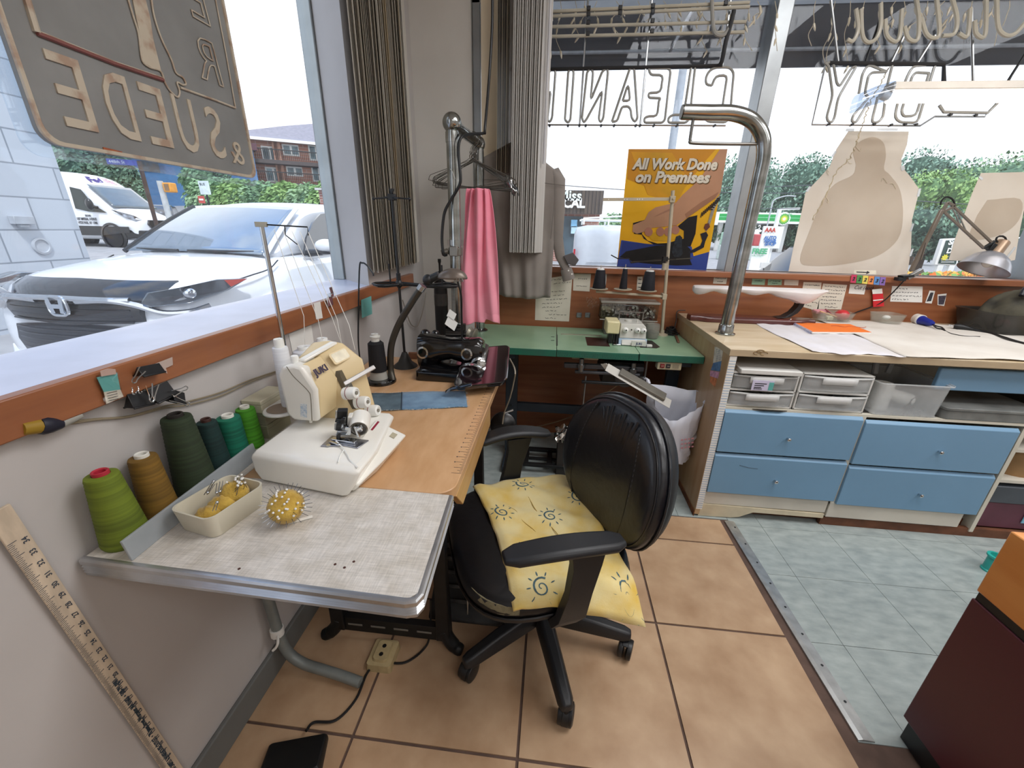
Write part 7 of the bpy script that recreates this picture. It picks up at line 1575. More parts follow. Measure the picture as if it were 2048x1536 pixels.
mb = MB(); mb.tube([Z3(1470, 720), Z3(1500, 765), Z3(1800, 770), Z3(1870, 700)], .0065, 8); obj('lower_tube', mb, NEON, t)
for x, y in ((710, 850), (870, 852), (1020, 850), (1135, 855), (1230, 852), (1305, 852), (1540, 785), (1710, 790)):
    mb = MB(); p = Z3(x, y); mb.cyl(p+V((0, -.012, 0)), p+V((0, .01, 0)), .006, 8); obj('tube_clip', mb, NBLK, t)
for (xa, ya_), (xb, yb_2) in (((730, 0), (780, 430)), ((1090, 60), (960, 440)), ((1250, 200), (1140, 430)), ((1440, 240), (1320, 430)), ((1690, 60), (1700, 560)), ((2060, 360), (1920, 580))):
    mb = MB(); mb.tube([Z3(xa, ya_), Z3(xb, yb_2)], .0055, 6); obj('hanging_rod', mb, STEEL if xa not in (1090, 2060) else NBLK, t)
t = thing('neon_script', 'unlit looping neon script tubes hanging above the DRY sign', 'sign', Z3(1400, 150))
for pts in ([(900, 60), (915, 200), (880, 280), (840, 270)], [(935, 60), (945, 240), (985, 290), (1040, 260), (1070, 170), (1070, 20)], [(1100, 130), (1110, 240), (1165, 285), (1200, 240), (1215, 60)], [(1230, 180), (1260, 265), (1320, 270), (1330, 130), (1310, -20)], [(1345, 120), (1380, 230), (1430, 260), (1470, 220), (1450, -20)], [(1555, -20), (1590, 130), (1570, 230), (1490, 245)], [(1600, 230), (1660, 245), (1680, 60)], [(1710, 140), (1720, 230), (1780, 240), (1790, -20)], [(1860, -20), (1870, 180), (1920, 240), (1985, 230), (2060, 150)]):
    mb = MB(); mb.tube(smooth_path([Z3(a, b, 2.5) for a, b in pts], 6), .0085, 8); obj('script_tube', mb, NEONW, t)
# strings of little icicle lights
t = thing('icicle_lights', 'strings of small clear icicle bulbs on pale wires across the top of the back window', 'string lights', PY(1500, 60, 2.6))
ICW = M('icicle_wire', 'B9AE98', .5); ICB = M('icicle_bulb', 'C9BFA8', .3, coat=.4)
ri = random.Random(11)
def bulb(p, d):
    d = V(d).normalized(); mb = MB(); mb.lathe([(.0045, 0), (.0055, .006), (.0048, .022), (.0015, .034)], p, 8, d); obj('bulb', mb, ICB, t)
nb = 0
for k in range(36):
    u = 1095+k*26.5+ri.uniform(-8, 8); 
    if 1570 < u < 1630: continue
    p = PY(u, 2, 2.58); q = [p]; L_ = ri.choice((40, 70, 100)) if u < 1560 else ri.choice((50, 90, 130))
    n = 4; 
    for j in range(1, n+1): q.append(PY(u+ri.uniform(-9, 9)-j*3*(u > 1560), 2+L_*j/n, 2.58))
    mb = MB(); mb.tube(smooth_path(q, 4), .0016, 5); obj('wire', mb, ICW, t)
    for j in range(1, n+1):
        if nb < 92 and ri.random() < .72: nb += 1; bulb(q[j], (ri.uniform(-.8, .8), ri.uniform(-.3, .3), -1))
mb = MB(); q = [PY(1815, 60, 2.56), PY(1800, 90, 2.56), PY(1780, 130, 2.56), PY(1762, 165, 2.56), PY(1740, 205, 2.56), PY(1728, 240, 2.56), PY(1716, 275, 2.56), PY(1700, 315, 2.56), PY(1672, 345, 2.56), PY(1650, 395, 2.56), PY(1624, 440, 2.56)]
q2 = smooth_path(q, 10); q2 = [p+V((.004*math.sin(i*1.9), 0, .004*math.cos(i*1.3))) for i, p in enumerate(q2)]
mb.tube(q2, .0018, 5); mb.tube([p+V((.004*math.cos(i*1.7), -.003, 0)) for i, p in enumerate(q2)], .0014, 5)
tag(obj('trailing_wire', mb, M('wire_pale', 'C6B694', .5)), 'pale twisted wire trailing down over the torso-shaped paper pattern', 'cable')
# white tube light
t = thing('tube_light', 'lit white tube light hanging across the right of the back window', 'lamp', PY(1900, 185, 2.3))
a, b = PY(1776, 177, 2.30), V((3.2, 2.30, 0)); b.z = a.z+.0
mb = MB(); mb.loft([[V((x, 2.30+y, a.z+z)) for y, z in ((-.035, -.012), (.035, -.012), (.03, .018), (-.03, .018))] for x in (a.x, b.x)]); obj('housing', mb, M('housing_cream', 'CDC5B8', .4), t, bevel=.003)
mb = MB(); mb.cyl((a.x+.012, 2.30, a.z-.034), (b.x, 2.30, a.z-.034), .022, 16); obj('tube', mb, M('lit_tube', 'FFFFFF', .3, em='FFF6EE', ems=5), t)
mb = MB(); mb.loft([[V((x, 2.30+y, a.z+z-dz)) for y, z in rrect(.075, .07, .02)] for x, dz in ((a.x-.115, .055), (a.x-.06, .03), (a.x+.005, .012))]); obj('end_wrap', mb, glass('wrap_plastic', 'DDE6F2', .22), t, smooth=30)
mb = MB(); mb.cyl((a.x-.02, 2.3, a.z-.02), (a.x+.012, 2.3, a.z-.03), .02, 14); obj('end_cap', mb, WHITE, t)
mb = MB(); mb.cyl((2.0, 2.3, a.z+.018), (2.0, 2.3, 2.9), .003, 6); mb.cyl((2.9, 2.3, a.z+.018), (2.9, 2.3, 2.9), .003, 6); obj('hanging_wire', mb, STEEL, t)
# ================================================================ poster
YP = 2.605
def Z4(x, y, k=0): return PY(1100+x/5.12, 280+y/5.12, YP-.0006*k)
t = thing('poster', 'yellow poster reading All Work Done on Premises with a hand pressing an iron', 'poster', Z4(1200, 1330))
PM = lambda hx, **k: M('poster_'+hx, hx, .45, trl=.4, **k)
def flat(nm, pts, hx, k, par, **kw):
    mb = MB(); mb.extr([Z4(a, b, k) for a, b in pts], (0, .0006, 0)); return obj(nm, mb, PM(hx, **kw), par, smooth=0)
sheet = flat('sheet', ((805, 93), (1818, 93), (1600, 1335), (685, 1295)), 'E8B918', 0, t, var=.05)
flat('orange_sky', ((805, 93), (1700, 93), (1560, 250), (1300, 600), (790, 400)), 'D99A1E', 1, sheet, var=.04)
flat('yellow_rays', ((830, 120), (1250, 130), (1420, 420), (1300, 640), (1000, 560)), 'E3A91C', 2, sheet)
flat('blue_floor', ((730, 1025), (1000, 1065), (1420, 1090), (1450, 1090), (1470, 1190), (1630, 1145), (1600, 1335), (685, 1295)), '3A52A8', 2, sheet, var=.06)
flat('bag_shadow', ((745, 1040), (1180, 1080), (1180, 1150), (720, 1180)), '2E4490', 3, sheet)
SKN = 'C99A78'
arm_ = flat('hand', ((1818, 93), (1740, 95), (1650, 230), (1560, 360), (1470, 460), (1360, 560), (1290, 640), (1080, 690), (1010, 740), (970, 820), (850, 870), (845, 940), (890, 960), (985, 935), (1040, 900), (1200, 885), (1300, 870), (1360, 830), (1400, 800), (1560, 690), (1690, 600), (1745, 540)), SKN, 5, sheet, var=.08)
flat('arm_shade', ((1690, 600), (1560, 690), (1400, 800), (1380, 760), (1540, 640), (1730, 530)), 'B07F60', 6, arm_)
flat('hand_crease', ((1290, 650), (1240, 720), (1120, 770), (1060, 790), (1130, 750), (1230, 700)), 'B6866A', 6, arm_)
for x in (1010, 1130, 1210, 1285): mb = MB(); mb.extr([Z4(x+42*math.cos(q), 940+42*1.1*math.sin(q)-(20 if x == 1285 else 0), 7) for q in [2*math.pi*j/14 for j in range(14)]], (0, .0006, 0)); obj('finger', mb, PM('C48A72'), arm_, smooth=0)
iron_ = flat('iron', ((710, 1200), (780, 1140), (1090, 1080), (1400, 1085), (1440, 1120), (1435, 1230), (1455, 1280), (1300, 1285), (1050, 1270), (850, 1250), (800, 1215)), '1C1B1D', 4, sheet, var=.3)
flat('handle', ((850, 850), (1000, 810), (1010, 830), (940, 960), (1000, 1030), (1100, 1060), (1200, 1055), (1370, 1010), (1370, 930), (1300, 890), (1420, 790), (1510, 770), (1490, 960), (1440, 1090), (1250, 1100), (1060, 1070), (960, 1010), (940, 970), (860, 960)), '19181A', 3, iron_)
flat('handle_gap', ((985, 960), (1320, 900), (1365, 930), (1365, 1000), (1200, 1035), (1050, 1030)), 'E3B41C', 4, iron_)
flat('knob', ((1290, 990), (1330, 975), (1355, 1000), (1350, 1080), (1360, 1160), (1330, 1200), (1270, 1195), (1245, 1140), (1265, 1080)), '2C333C', 6, iron_, var=.4, vs=60)
flat('sole_edge', ((820, 1245), (1460, 1205), (1460, 1215), (830, 1258)), '5E5A50', 6, iron_)
flat('steam_pipe', ((1660, 690), (1700, 600), (1740, 560), (1745, 590), (1690, 700), (1640, 860), (1605, 935), (1590, 930), (1620, 830)), 'A9A294', 4, sheet, var=.2, vs=50)
for k in range(12):
    a = (1740-17*k, 585+15*k); flat('hose_rib', ((a[0], a[1]-12), (a[0]+9, a[1]-8), (a[0]-4, a[1]+44), (a[0]-14, a[1]+40)), '1C1B1D', 5, sheet)
for k in range(6):
    a = (1725-14*k, 600+22*k); flat('hose_rib', ((a[0]-14, a[1]-6), (a[0]+16, a[1]-2), (a[0]+13, a[1]+8), (a[0]-17, a[1]+4)), '1C1B1D', 6, sheet)
flat('valve', ((1590, 860), (1625, 850), (1640, 890), (1600, 930), (1575, 900)), '7A4638', 5, sheet)
flat('bracket', ((1540, 960), (1600, 940), (1620, 975), (1590, 1040), (1575, 1100), (1480, 1150), (1420, 1160), (1425, 1140), (1540, 1080), (1560, 1030)), '1F2230', 5, sheet)
xd_ = (Z4(1800, 100)-Z4(800, 100))
for s_, zx, zy, sz, w_ in (('All Work Done', 838, 295, 150, 870), ('on Premises', 872, 428, 150, 760)):
    for dx_, hx, k in ((8, '6B4A1C', 7.2), (0, 'E9E2D2', 8.4)):
        tt = text('lettering', s_, .1, (0, 0, 0), (1, 0, 0), (0, 0, 1), PM(hx), sheet, ext=.0001, bold=.0042, shear=.16)
        xs_ = [v.co.x for v in tt.data.vertices]; zs_ = [v.co.z for v in tt.data.vertices]; mnx, mxx, mnz, mxz = min(xs_), max(xs_), min(zs_), max(zs_)
        p0_ = Z4(zx+dx_, zy+dx_, k); p1_ = Z4(zx+w_+dx_, zy-2+dx_, k); hgt = Z4(zx, zy-112, k).z-p0_.z
        for v in tt.data.vertices: v.co.x = p0_.x+(v.co.x-mnx)/(mxx-mnx)*(p1_.x-p0_.x); v.co.z = p0_.z+(v.co.z-max(mnz, 0))/(mxz-max(mnz, 0))*hgt; v.co.y += p0_.y
# ================================================================ paper patterns taped to the window
KR = M('pattern_paper', 'F2ECE2', .8, c2='E9E1D5', vs=4, trl=.5); KR2 = M('pattern_paper_inner', 'E0D6C7', .8, c2='D8CCBB', vs=4, trl=.45); TP = M('clear_tape', 'E2E8EC', .3, trans=.3)
YQ = 2.61
def pat(name, lab, pts, inner, tapes):
    t = thing(name, lab, 'paper pattern', PY(*pts[0], YQ))
    mb = MB(); mb.extr([PY(u, v, YQ) for u, v in pts], (0, .001, 0)); sh_ = obj('paper', mb, KR, t, smooth=0)
    if inner: mb = MB(); mb.extr(smooth_path([PY(u, v, YQ-.001) for u, v in inner], 4), (0, .0007, 0)); obj('inner_piece', mb, KR2, t, smooth=0)
    for (u, v, w_, h, a) in tapes:
        c = PY(u, v, YQ-.002); x = V((math.cos(a), 0, math.sin(a))); z = V((-math.sin(a), 0, math.cos(a))); mb = MB(); mb.obox(c, x*w_, V((0, .0004, 0)), z*h); obj('tape', mb, TP, t, smooth=0)
    return t, sh_
t, sh_ = pat('paper_pattern', 'torso-shaped brown paper pattern taped to the back window', ((1697, 262), (1818, 263), (1814, 290), (1803, 318), (1803, 333), (1818, 350), (1837, 376), (1836, 392), (1824, 440), (1822, 500), (1814, 552), (1577, 543), (1588, 490), (1604, 420), (1611, 385), (1640, 355), (1660, 332), (1673, 298)),
    ((1706, 306), (1716, 286), (1744, 274), (1766, 284), (1772, 310), (1768, 338), (1780, 350), (1800, 380), (1806, 430), (1796, 478), (1755, 512), (1690, 528), (1625, 532), (1600, 520), (1620, 460), (1645, 400), (1670, 368), (1705, 350), (1712, 330)),
    ((1700, 260, .02, .006, 0), (1775, 259, .05, .005, 0), (1617, 378, .006, .014, -.5), (1668, 308, .005, .014, -.4), (1806, 336, .008, .012, .5), (1838, 385, .006, .02, .1), (1824, 455, .005, .02, 0), (1823, 505, .005, .02, 0)))
mb = MB(); 
for k, (u, v) in enumerate(((1716, 296), (1700, 322), (1660, 345), (1770, 362), (1785, 372), (1650, 400))):
    mb.tube(smooth_path([PY(u+7*math.cos(q+k), v+6*math.sin(q*1.7+k), YQ-.003) for q in (0, .8, 1.6, 2.4)], 4), .0012, 4)
obj('loose_threads', mb, M('thread_cream', 'E2D8C0', .8), t)
pat('paper_pattern', 'rectangular brown paper pattern at the right edge of the back window', ((1962, 346), (2052, 344), (2052, 400), (2040, 460), (2030, 520), (2010, 524), (1897, 521), (1910, 478), (1930, 425), (1945, 385)), ((1975, 400), (2040, 398), (2038, 440), (2000, 470), (1940, 478), (1955, 430)), ((1962, 356, .012, .005, -.6), (2022, 505, .006, .03, -.3)))
# ================================================================ outside: ground, awning, cars, buildings, trees
def sstep(a, b, x): t_ = min(1, max(0, (x-a)/(b-a))); return t_*t_*(3-2*t_)
def gz(x, y):
    l = -.06+.42*sstep(4, 15, y)+2.2*sstep(18, 34, y); r = -.06-.85*sstep(4, 20, y); return lerp(l, r, sstep(-8, -1, x))
mb = MB(); mb.grid(lambda u, v: (lambda x, y: V((x, y, gz(x, y))))(lerp(-90, 90, u), lerp(-12, 110, v)), 90, 90)
struct('ground', mb, M('asphalt', '9A9A9C', .9, var=.12, vs=3, bump=.1, bs=60))
AW = M('awning_navy', '2A2B33', .8, c2='222329', vs=3)
t = thing('awning', 'dark navy shop awning outside above the back window', 'awning', (1, 3, 2.4))
mb = MB(); mb.box(-1.6, 3.48, 2.405, 6, 3.5, 2.78); obj('valance', mb, AW, t)
mb = MB(); mb.extr([(-1.6, 3.5, 2.78), (-1.6, 3.5, 2.80), (-1.6, 2.8, 3.6), (-1.6, 2.8, 3.56)], (7.6, 0, 0)); obj('roof_cloth', mb, AW, t)
mb = MB()
for x in (-1.5, .7, 3, 5.5): mb.tube([(x, 3.47, 2.5), (x, 2.8, 2.55)], .012, 6)
mb.tube([(-1.6, 3.47, 2.5), (6, 3.47, 2.5)], .012, 6); obj('frame', mb, ALU, t)
# ---- white crossover car
PAINT = M('car_white', 'E9ECF0', .22, var=.02, coat=.6); CGL = M('car_glass', '10161C', .04, var=.05, coat=1, spec=1); CBK = M('car_black', '101113', .3, var=.1, coat=.3); CCH = M('car_chrome', 'D5D8DC', .12, 1, var=.05); TIRE = M('tyre', '17181A', .8, var=.1)
def car_frame(x0, y0, th, g):
    c, s_ = math.cos(th), math.sin(th)
    return lambda u, w, z: V((x0+u*c+w*s_, y0+u*s_-w*c, g+z))
def mirror_ring(half): return half+[(-w, z) for w, z in half[::-1] if abs(w) > 1e-6]
def body(T, secs, m_, par, name='body', sub=1):
    mb = MB(); mb.loft([[T(u, w, z) for w, z in mirror_ring(h)] for u, h in secs]); return obj(name, mb, m_, par, smooth=50, sub=sub)
def wheel(T, u, w, r, par, side):
    a, b = T(u, w, r), T(u, w+.2*side, r); ax_ = (b-a).normalized()
    mb = MB(); mb.lathe([(r*.62, -.1), (r*.95, -.1), (r, -.06), (r, .06), (r*.95, .1), (r*.62, .1)], a, 28, ax_); wh = obj('wheel', mb, TIRE, par)
    mb = MB(); mb.lathe([(r*.64, .09), (r*.6, .05), (.05, .06), (.05, .09), (0, .092)], a, 20, ax_); obj('rim', mb, M('rim_silver', 'B9BCC0', .3, .7), wh)
T = car_frame(-3.49, 2.613, 1.555, -.06)
t = thing('car', 'white crossover car parked outside the left window, facing the shop', 'car', T(2.3, 0, 0))
def half(W, zb, zs, zt, cr=.02, tuck=.9): return [(0, zb), (W*.7, zb), (W*tuck, zb+.06), (W, zb+.25), (W*.995, (zb+zs)/2+.1), (W*.975, zs), (W*.86, zt), (W*.45, zt+cr), (0, zt+cr*1.3)]
body(T, [(.0, half(.60, .30, .62, .74)), (.03, half(.74, .24, .70, .86)), (.12, half(.84, .22, .82, .955)), (.3, half(.895, .20, .90, 1.01, .03)), (.7, half(.915, .2, .96, 1.06, .035)), (1.2, half(.92, .2, 1.02, 1.11, .03)), (1.35, half(.92, .2, 1.04, 1.10, .02)), (2.6, half(.925, .2, 1.06, 1.09, .01)), (4.0, half(.92, .22, 1.09, 1.12, .01)), (4.5, half(.86, .3, 1.1, 1.12, .01)), (4.6, half(.75, .4, .9, 1.0, .01))], PAINT, t)
cab = [(1.13, .72, 1.09), (1.45, .70, 1.28), (1.80, .665, 1.46), (2.06, .62, 1.575), (2.35, .60, 1.635), (3.1, .60, 1.655), (3.9, .59, 1.61), (4.35, .62, 1.35), (4.48, .72, 1.1)]
mb = MB(); mb.loft([[T(u, w, z) for w, z in mirror_ring([(0, 1.02), (.80, 1.02), (.80+(W-.80)*min(1, max(0, (zt-1.09)/.3)), min(zt, 1.30)-.02 if zt > 1.12 else 1.06), (W, zt-.035), (W*.93, zt-.006), (W*.5, zt+.012), (0, zt+.016)])] for u, W, zt in cab]); obj('cabin', mb, PAINT, t, smooth=50, sub=1)
def wsp(s_, v):  # windscreen surface
    u = lerp(1.16, 1.96, v); W = lerp(.74, .61, v); z = lerp(1.115, 1.555, v)+.02*math.sin(math.pi*v)
    w = W*s_; return T(u-.03-.05*(1-s_*s_)*(1-v*.3), w, z+.018*(1-s_*s_)+.014)
mb = MB(); mb.grid(lambda a, b: wsp(a*2-1, b), 20, 12); obj('windscreen', mb, M('car_windscreen', '8E9CAA', .03, .62, var=.05, coat=1), t, solid=.006, smooth=80)
for sd in (-1, 1):
    mb = MB(); mb.tube([wsp(sd*1.01, b/6)+V((0, 0, -.004)) for b in range(7)], .022, 8); obj('pillar_trim', mb, CBK if sd < 0 else PAINT, t)
    P = [(1.55, 1.10), (1.75, 1.27), (2.0, 1.42), (2.25, 1.52), (2.62, 1.56), (2.64, 1.11)]
    mb = MB(); mb.extr([T(u, sd*(.845-.40*(z-1.1)), z) for u, z in P], T(0, sd*.02, 0)-T(0, 0, 0)); obj('side_window', mb, CGL, t)
    P = [(2.70, 1.11), (2.68, 1.56), (3.3, 1.55), (3.5, 1.12)]
    mb = MB(); mb.extr([T(u, sd*(.845-.40*(z-1.1)), z) for u, z in P], T(0, sd*.02, 0)-T(0, 0, 0)); obj('side_window', mb, CGL, t)
    mb = MB(); c_ = T(1.72, sd*1.02, 1.19); mb.ball(c_, .125, .07, .075, 18, 10); mr_ = obj('mirror', mb, PAINT, t, smooth=80)
    mb = MB(); mb.tube([T(1.66, sd*.84, 1.12), T(1.70, sd*.98, 1.13)], [.04, .03], 8); mb.ball(T(1.72, sd*1.01, 1.135), .115, .065, .03, 14, 6); obj('mirror_base', mb, CBK, mr_)
    # headlight
    P = [(.06, .50, .845), (.04, .60, .825), (.15, .81, .845), (.42, .91, .905), (.62, .935, .975), (.36, .89, .995), (.12, .80, .96), (.03, .62, .93)]
    mb = MB(); mb.extr([T(u, sd*w, z) for u, w, z in P], T(-.05, sd*.04, .008)-T(0, 0, 0)); hl = obj('headlight', mb, M('headlamp', '7A828A', .08, .6, var=.35, vs=6, coat=1), t, bevel=.012)
    mb = MB(); mb.ball(T(.14, sd*.83, .92), .05, .045, .045, 14, 8); obj('projector', mb, CCH, hl)
    mb = MB(); mb.extr([T(u, sd*w, z) for u, w, z in [(.44, .915, .93), (.60, .94, .975), (.40, .905, .985)]], T(-.055, sd*.05, .008)-T(0, 0, 0)); obj('amber_marker', mb, M('marker_red', 'B5443A', .3), hl)
    mb = MB(); mb.tube(smooth_path([T(-.09, sd*.16, .87), T(-.075, sd*.40, .88), T(-.02, sd*.54, .845), T(.04, sd*.68, .785), T(.12, sd*.82, .785), T(.22, sd*.90, .815)], 6), .022, 8); obj('chrome_wing', mb, CCH, t)
    for u in (.95, 3.65): wheel(T, u, sd*.82, .36, t, sd)
    for u in (.95, 3.65):
        mb = MB(); mb.tube([T(u+.43*math.cos(q), sd*.925, .36+.43*math.sin(q)) for q in [math.pi*k/12 for k in range(13)]], .035, 8); obj('arch_trim', mb, PAINT, t)
    mb = MB(); mb.tube(smooth_path([T(1.12, sd*.87, 1.085), T(.95, sd*.89, 1.02), T(.7, sd*.90, .99), T(.45, sd*.885, .955)], 5), .006, 6); obj('bonnet_gap', mb, CBK, t)
    mb = MB(); mb.tube([T(1.15, sd*.62, 1.15), T(1.02, sd*.05, 1.155)], .012, 6); obj('wiper', mb, CBK, t)
mb = MB(); R = []
for k in range(21):
    w = -.66+1.32*k/20; b = .05+.26*abs(w/.8)**3
    R.append([T(b-.10, w, .895-.05*abs(w)), T(b-.06, w, .955-.03*abs(w)), T(b+.05, w, 1.005-.02*abs(w)), T(b+.06, w, .985-.03*abs(w)), T(b-.02, w, .90-.05*abs(w))])
mb.loft(R); obj('bonnet_deflector', mb, M('deflector', '16181D', .06, var=.1, coat=1), t, smooth=60)
def front(w): return -.075+.20*abs(w/.8)**2.6
for nm, z0, z1, W, mm in (('upper_grille', .69, .88, .55, CBK), ('lower_grille', .42, .68, .58, M('grille_mesh', '1C1E22', .4, c2='08090A', vs=60)),):
    mb = MB(); R = []
    for k in range(17): w = -W+2*W*k/16; sh = 1-.45*abs(k/8-1)**3; R.append([T(front(w), w, z1-.04*abs(w)), T(front(w)-.02, w, (z0+z1)/2), T(front(w)+.0, w, z0+.06*abs(w)), T(front(w)+.09, w, z0+.06*abs(w)), T(front(w)+.09, w, z1)])
    mb.loft(R); gr_ = obj(nm, mb, mm, t)
    for q in range(4 if z0 > .6 else 6):
        mb = MB(); zz = lerp(z0+.03, z1-.03, q/(3 if z0 > .6 else 5)); mb.tube([T(front(w)-.012, w, zz) for w in [-W*.9+W*1.8*k/12 for k in range(13)]], .008, 6); obj('grille_bar', mb, CBK, gr_)
mb = MB(); mb.tube([T(front(w)-.025, w, .89-.02*abs(w)) for w in [-.52+1.04*k/14 for k in range(15)]], .02, 8); obj('chrome_wing', mb, CCH, t)
mb = MB(); 
eo = T(-.115, .03, .835); ex_, ez_ = T(0, .1, 0)-T(0, 0, 0), T(0, 0, .1)-T(0, 0, 0)
mb.tube([eo+ex_*a+ez_*b for a, b in rrect(1.5, 1.3, .45)], .012, 8, closed=True)
for sg in (-1, 1): mb.bar(eo+ex_*.34*sg-ez_*.5, eo+ex_*.52*sg+ez_*.55, .03, .03, up=(0, 1, 0))
mb.bar(eo-ex_*.34, eo+ex_*.34, .03, .03, up=(0, 1, 0)); obj('emblem', mb, CCH, t)
mb = MB(); R = []
for k in range(17): w = -.84+1.68*k/16; b = front(w)-.05; R.append([T(b, w, .46-.10*(1-abs(w/.84)**2)), T(b-.02, w, .40-.12*(1-abs(w/.84)**2)), T(b+.02, w, .25), T(b+.12, w, .25), T(b+.12, w, .46)])
mb.loft(R); obj('bumper', mb, PAINT, t, smooth=60)
# ---- white delivery van on the cross street
T = car_frame(-15.689, 15.648, 3.165, .356)
t = thing('delivery_van', 'white high-roof delivery van waiting on the cross street behind the block wall', 'van', T(2.5, 0, 0))
def vh(W, zb, zm, zt): return [(0, zb), (W*.8, zb), (W, zb+.12), (W, zm), (W*.97, (zm+zt)/2), (W*.88, zt-.12), (W*.7, zt-.02), (0, zt+.03)]
body(T, [(0, vh(.80, .3, .7, 1.0)), (.08, vh(.9, .25, .8, 1.12)), (.35, vh(.97, .25, .95, 1.25)), (.75, vh(1.0, .25, 1.1, 1.38)), (.9, vh(1.0, .25, 1.1, 1.5)), (1.65, vh(1.0, .25, 1.25, 2.2)), (2.1, vh(1.0, .25, 1.4, 2.52)), (2.6, vh(1.0, .25, 1.5, 2.66)), (5.6, vh(1.0, .25, 1.5, 2.7)), (5.8, vh(.98, .3, 1.5, 2.6))], PAINT, t)
mb = MB(); mb.grid(lambda a, b: T(lerp(.80, 1.66, b)-.05*(1-(a*2-1)**2)-.03, (a*2-1)*lerp(.90, .84, b), lerp(1.40, 2.16, b)+.03), 14, 8); ws_ = obj('windscreen', mb, M('van_glass', '55636C', .05, var=.1, coat=1), t, solid=.01)
text('lettering', 'Fed', .36, T(1.80, -.52, 2.29), T(0, 1, 0)-T(0, 0, 0), T(.75, 0, .75)-T(0, 0, 0), M('van_purple', '4A3A80', .5), t, bold=.012, ext=.01)
text('lettering', 'Ex', .36, T(1.80, .11, 2.29), T(0, 1, 0)-T(0, 0, 0), T(.75, 0, .75)-T(0, 0, 0), M('van_pink', 'E3B3BC', .5), t, bold=.012, ext=.01)
mb = MB(); mb.extr([T(u, -1.0, z) for u, z in ((1.0, 1.22), (1.45, 1.5), (1.75, 2.0), (2.15, 2.08), (2.2, 1.35), (1.7, 1.25))], T(0, -.02, 0)-T(0, 0, 0)); obj('side_window', mb, M('van_side_glass', '2A3330', .08, var=.3, vs=3), t)
mb = MB(); mb.ball(T(1.35, -1.22, 1.5), .13, .10, .2, 14, 8); mb.tube([T(1.3, -1.0, 1.4), T(1.35, -1.18, 1.42)], .05, 8); obj('mirror', mb, CBK, t)
for sd in (-1, 1):
    mb = MB(); mb.extr([T(u, sd*w, z) for u, w, z in ((.10, .60, .98), (.12, .84, .95), (.35, .96, 1.06), (.8, .99, 1.32), (.5, .97, 1.24), (.2, .78, 1.13))], T(-.05, sd*.03, .02)-T(0, 0, 0)); obj('headlight', mb, M('van_lamp', 'B9BEC4', .1, .3, var=.4, c2='4A4038', vs=5), t)
    mb = MB(); mb.box(0, 0, 0, .01, .01, .01); mb.v = []; mb.f = []; mb.mi = []; mb.extr([T(u, sd*1.0, z) for u, z in ((.3, .55), (.3, .75), (1.5, .75), (5.5, .75), (5.5, .42), (1.5, .42))], T(0, sd*.03, 0)-T(0, 0, 0)); obj('side_cladding', mb, CBK, t)
    for u in (1.0, 4.4):
        wheel(T, u, sd*.92, .35, t, sd)
        mb = MB(); mb.lathe([(.46, -.02), (.5, .03), (.42, .05), (.40, -.02)], T(u, sd*1.0, .38), 24, (T(0, sd, 0)-T(0, 0, 0))); obj('wheel_arch', mb, CBK, t)
mb = MB(); mb.extr([T(-.06, w, z) for w, z in ((-.42, 1.0), (.42, 1.0), (.5, .85), (.35, .68), (-.35, .68), (-.5, .85))], T(.12, 0, 0)-T(0, 0, 0)); obj('grille', mb, CBK, t)
mb = MB(); mb.loft([[T(-.09, -.8, .35), T(-.09, .8, .35), T(-.09, .8, .62), T(-.09, -.8, .62)], [T(.5, -1.02, .32), T(.5, 1.02, .32), T(.5, 1.02, .66), T(.5, -1.02, .66)]]); obj('bumper', mb, CBK, t, bevel=.03)
for i, s_ in enumerate(('GROUND', '1097 IMPERIAL AVENUE', 'HYDE PARK, NY 11040')):
    text('lettering', s_, .13 if i else .09, T(1.9 if i else 1.8, -1.012, 1.08-.13*i), T(-1, 0, 0)-T(0, 0, 0), (0, 0, 1), INK, t, align='CENTER', bold=.004, sx=.6)
# ---- dark sedan, small pale car, panel van, grey suv
def simple_car(name, lab, T, paint, L_, W, H, hood, cat='car'):
    t = thing(name, lab, cat, T(L_/2, 0, 0))
    h1 = H*.55
    body(T, [(0, half(W*.8, .3, H*.38, H*.42)), (.15, half(W*.95, .22, H*.42, H*.47)), (hood, half(W, .2, h1-.03, h1)), (L_*.55, half(W, .2, h1-.02, h1)), (L_*.92, half(W, .22, h1, h1+.03)), (L_, half(W*.85, .35, h1-.15, h1-.08))], paint, t)
    mb = MB(); c_ = [(hood-.1, W*.8, h1-.02), (hood+.75, W*.66, H-.04), (hood+1.2, W*.64, H), (L_*.8, W*.63, H-.02), (L_*.97, W*.76, h1)]
    mb.loft([[T(u, w, z) for w, z in ((-w_, h1-.06), (w_*1.0, h1-.06), (w_, max(h1, z-.05)), (w_*.9, z), (-w_*.9, z), (-w_, max(h1, z-.05)))] for u, w_, z in c_]); obj('cabin', mb, CGL, t, smooth=40)
    mb = MB(); mb.loft([[T(u, w, z) for w, z in ((-w_*.92, z-.03), (w_*.92, z-.03), (w_*.85, z+.02), (-w_*.85, z+.02))] for u, w_, z in c_[1:4]]); obj('roof', mb, paint, t)
    for sd in (-1, 1):
        for u in (.9, L_-.9): wheel(T, u, sd*(W-.1), .33, t, sd)
    return t
p = PD(360, 428, 27); simple_car('car', 'dark blue sedan on the road just behind the white crossover', car_frame(p.x, p.y, 1.9, gz(p.x, p.y)+.25), M('car_navy', '222A38', .15, var=.1, coat=.6), 4.5, .88, 1.42, 1.3)
p = PD(305, 418, 30); simple_car('car', 'small pale silver car far down the road beside the blue house', car_frame(p.x, p.y, 2.2, gz(p.x, p.y)+.1), M('car_silver', 'C9CED3', .2, .3, var=.05, coat=.5), 4.3, .88, 1.5, 1.1)
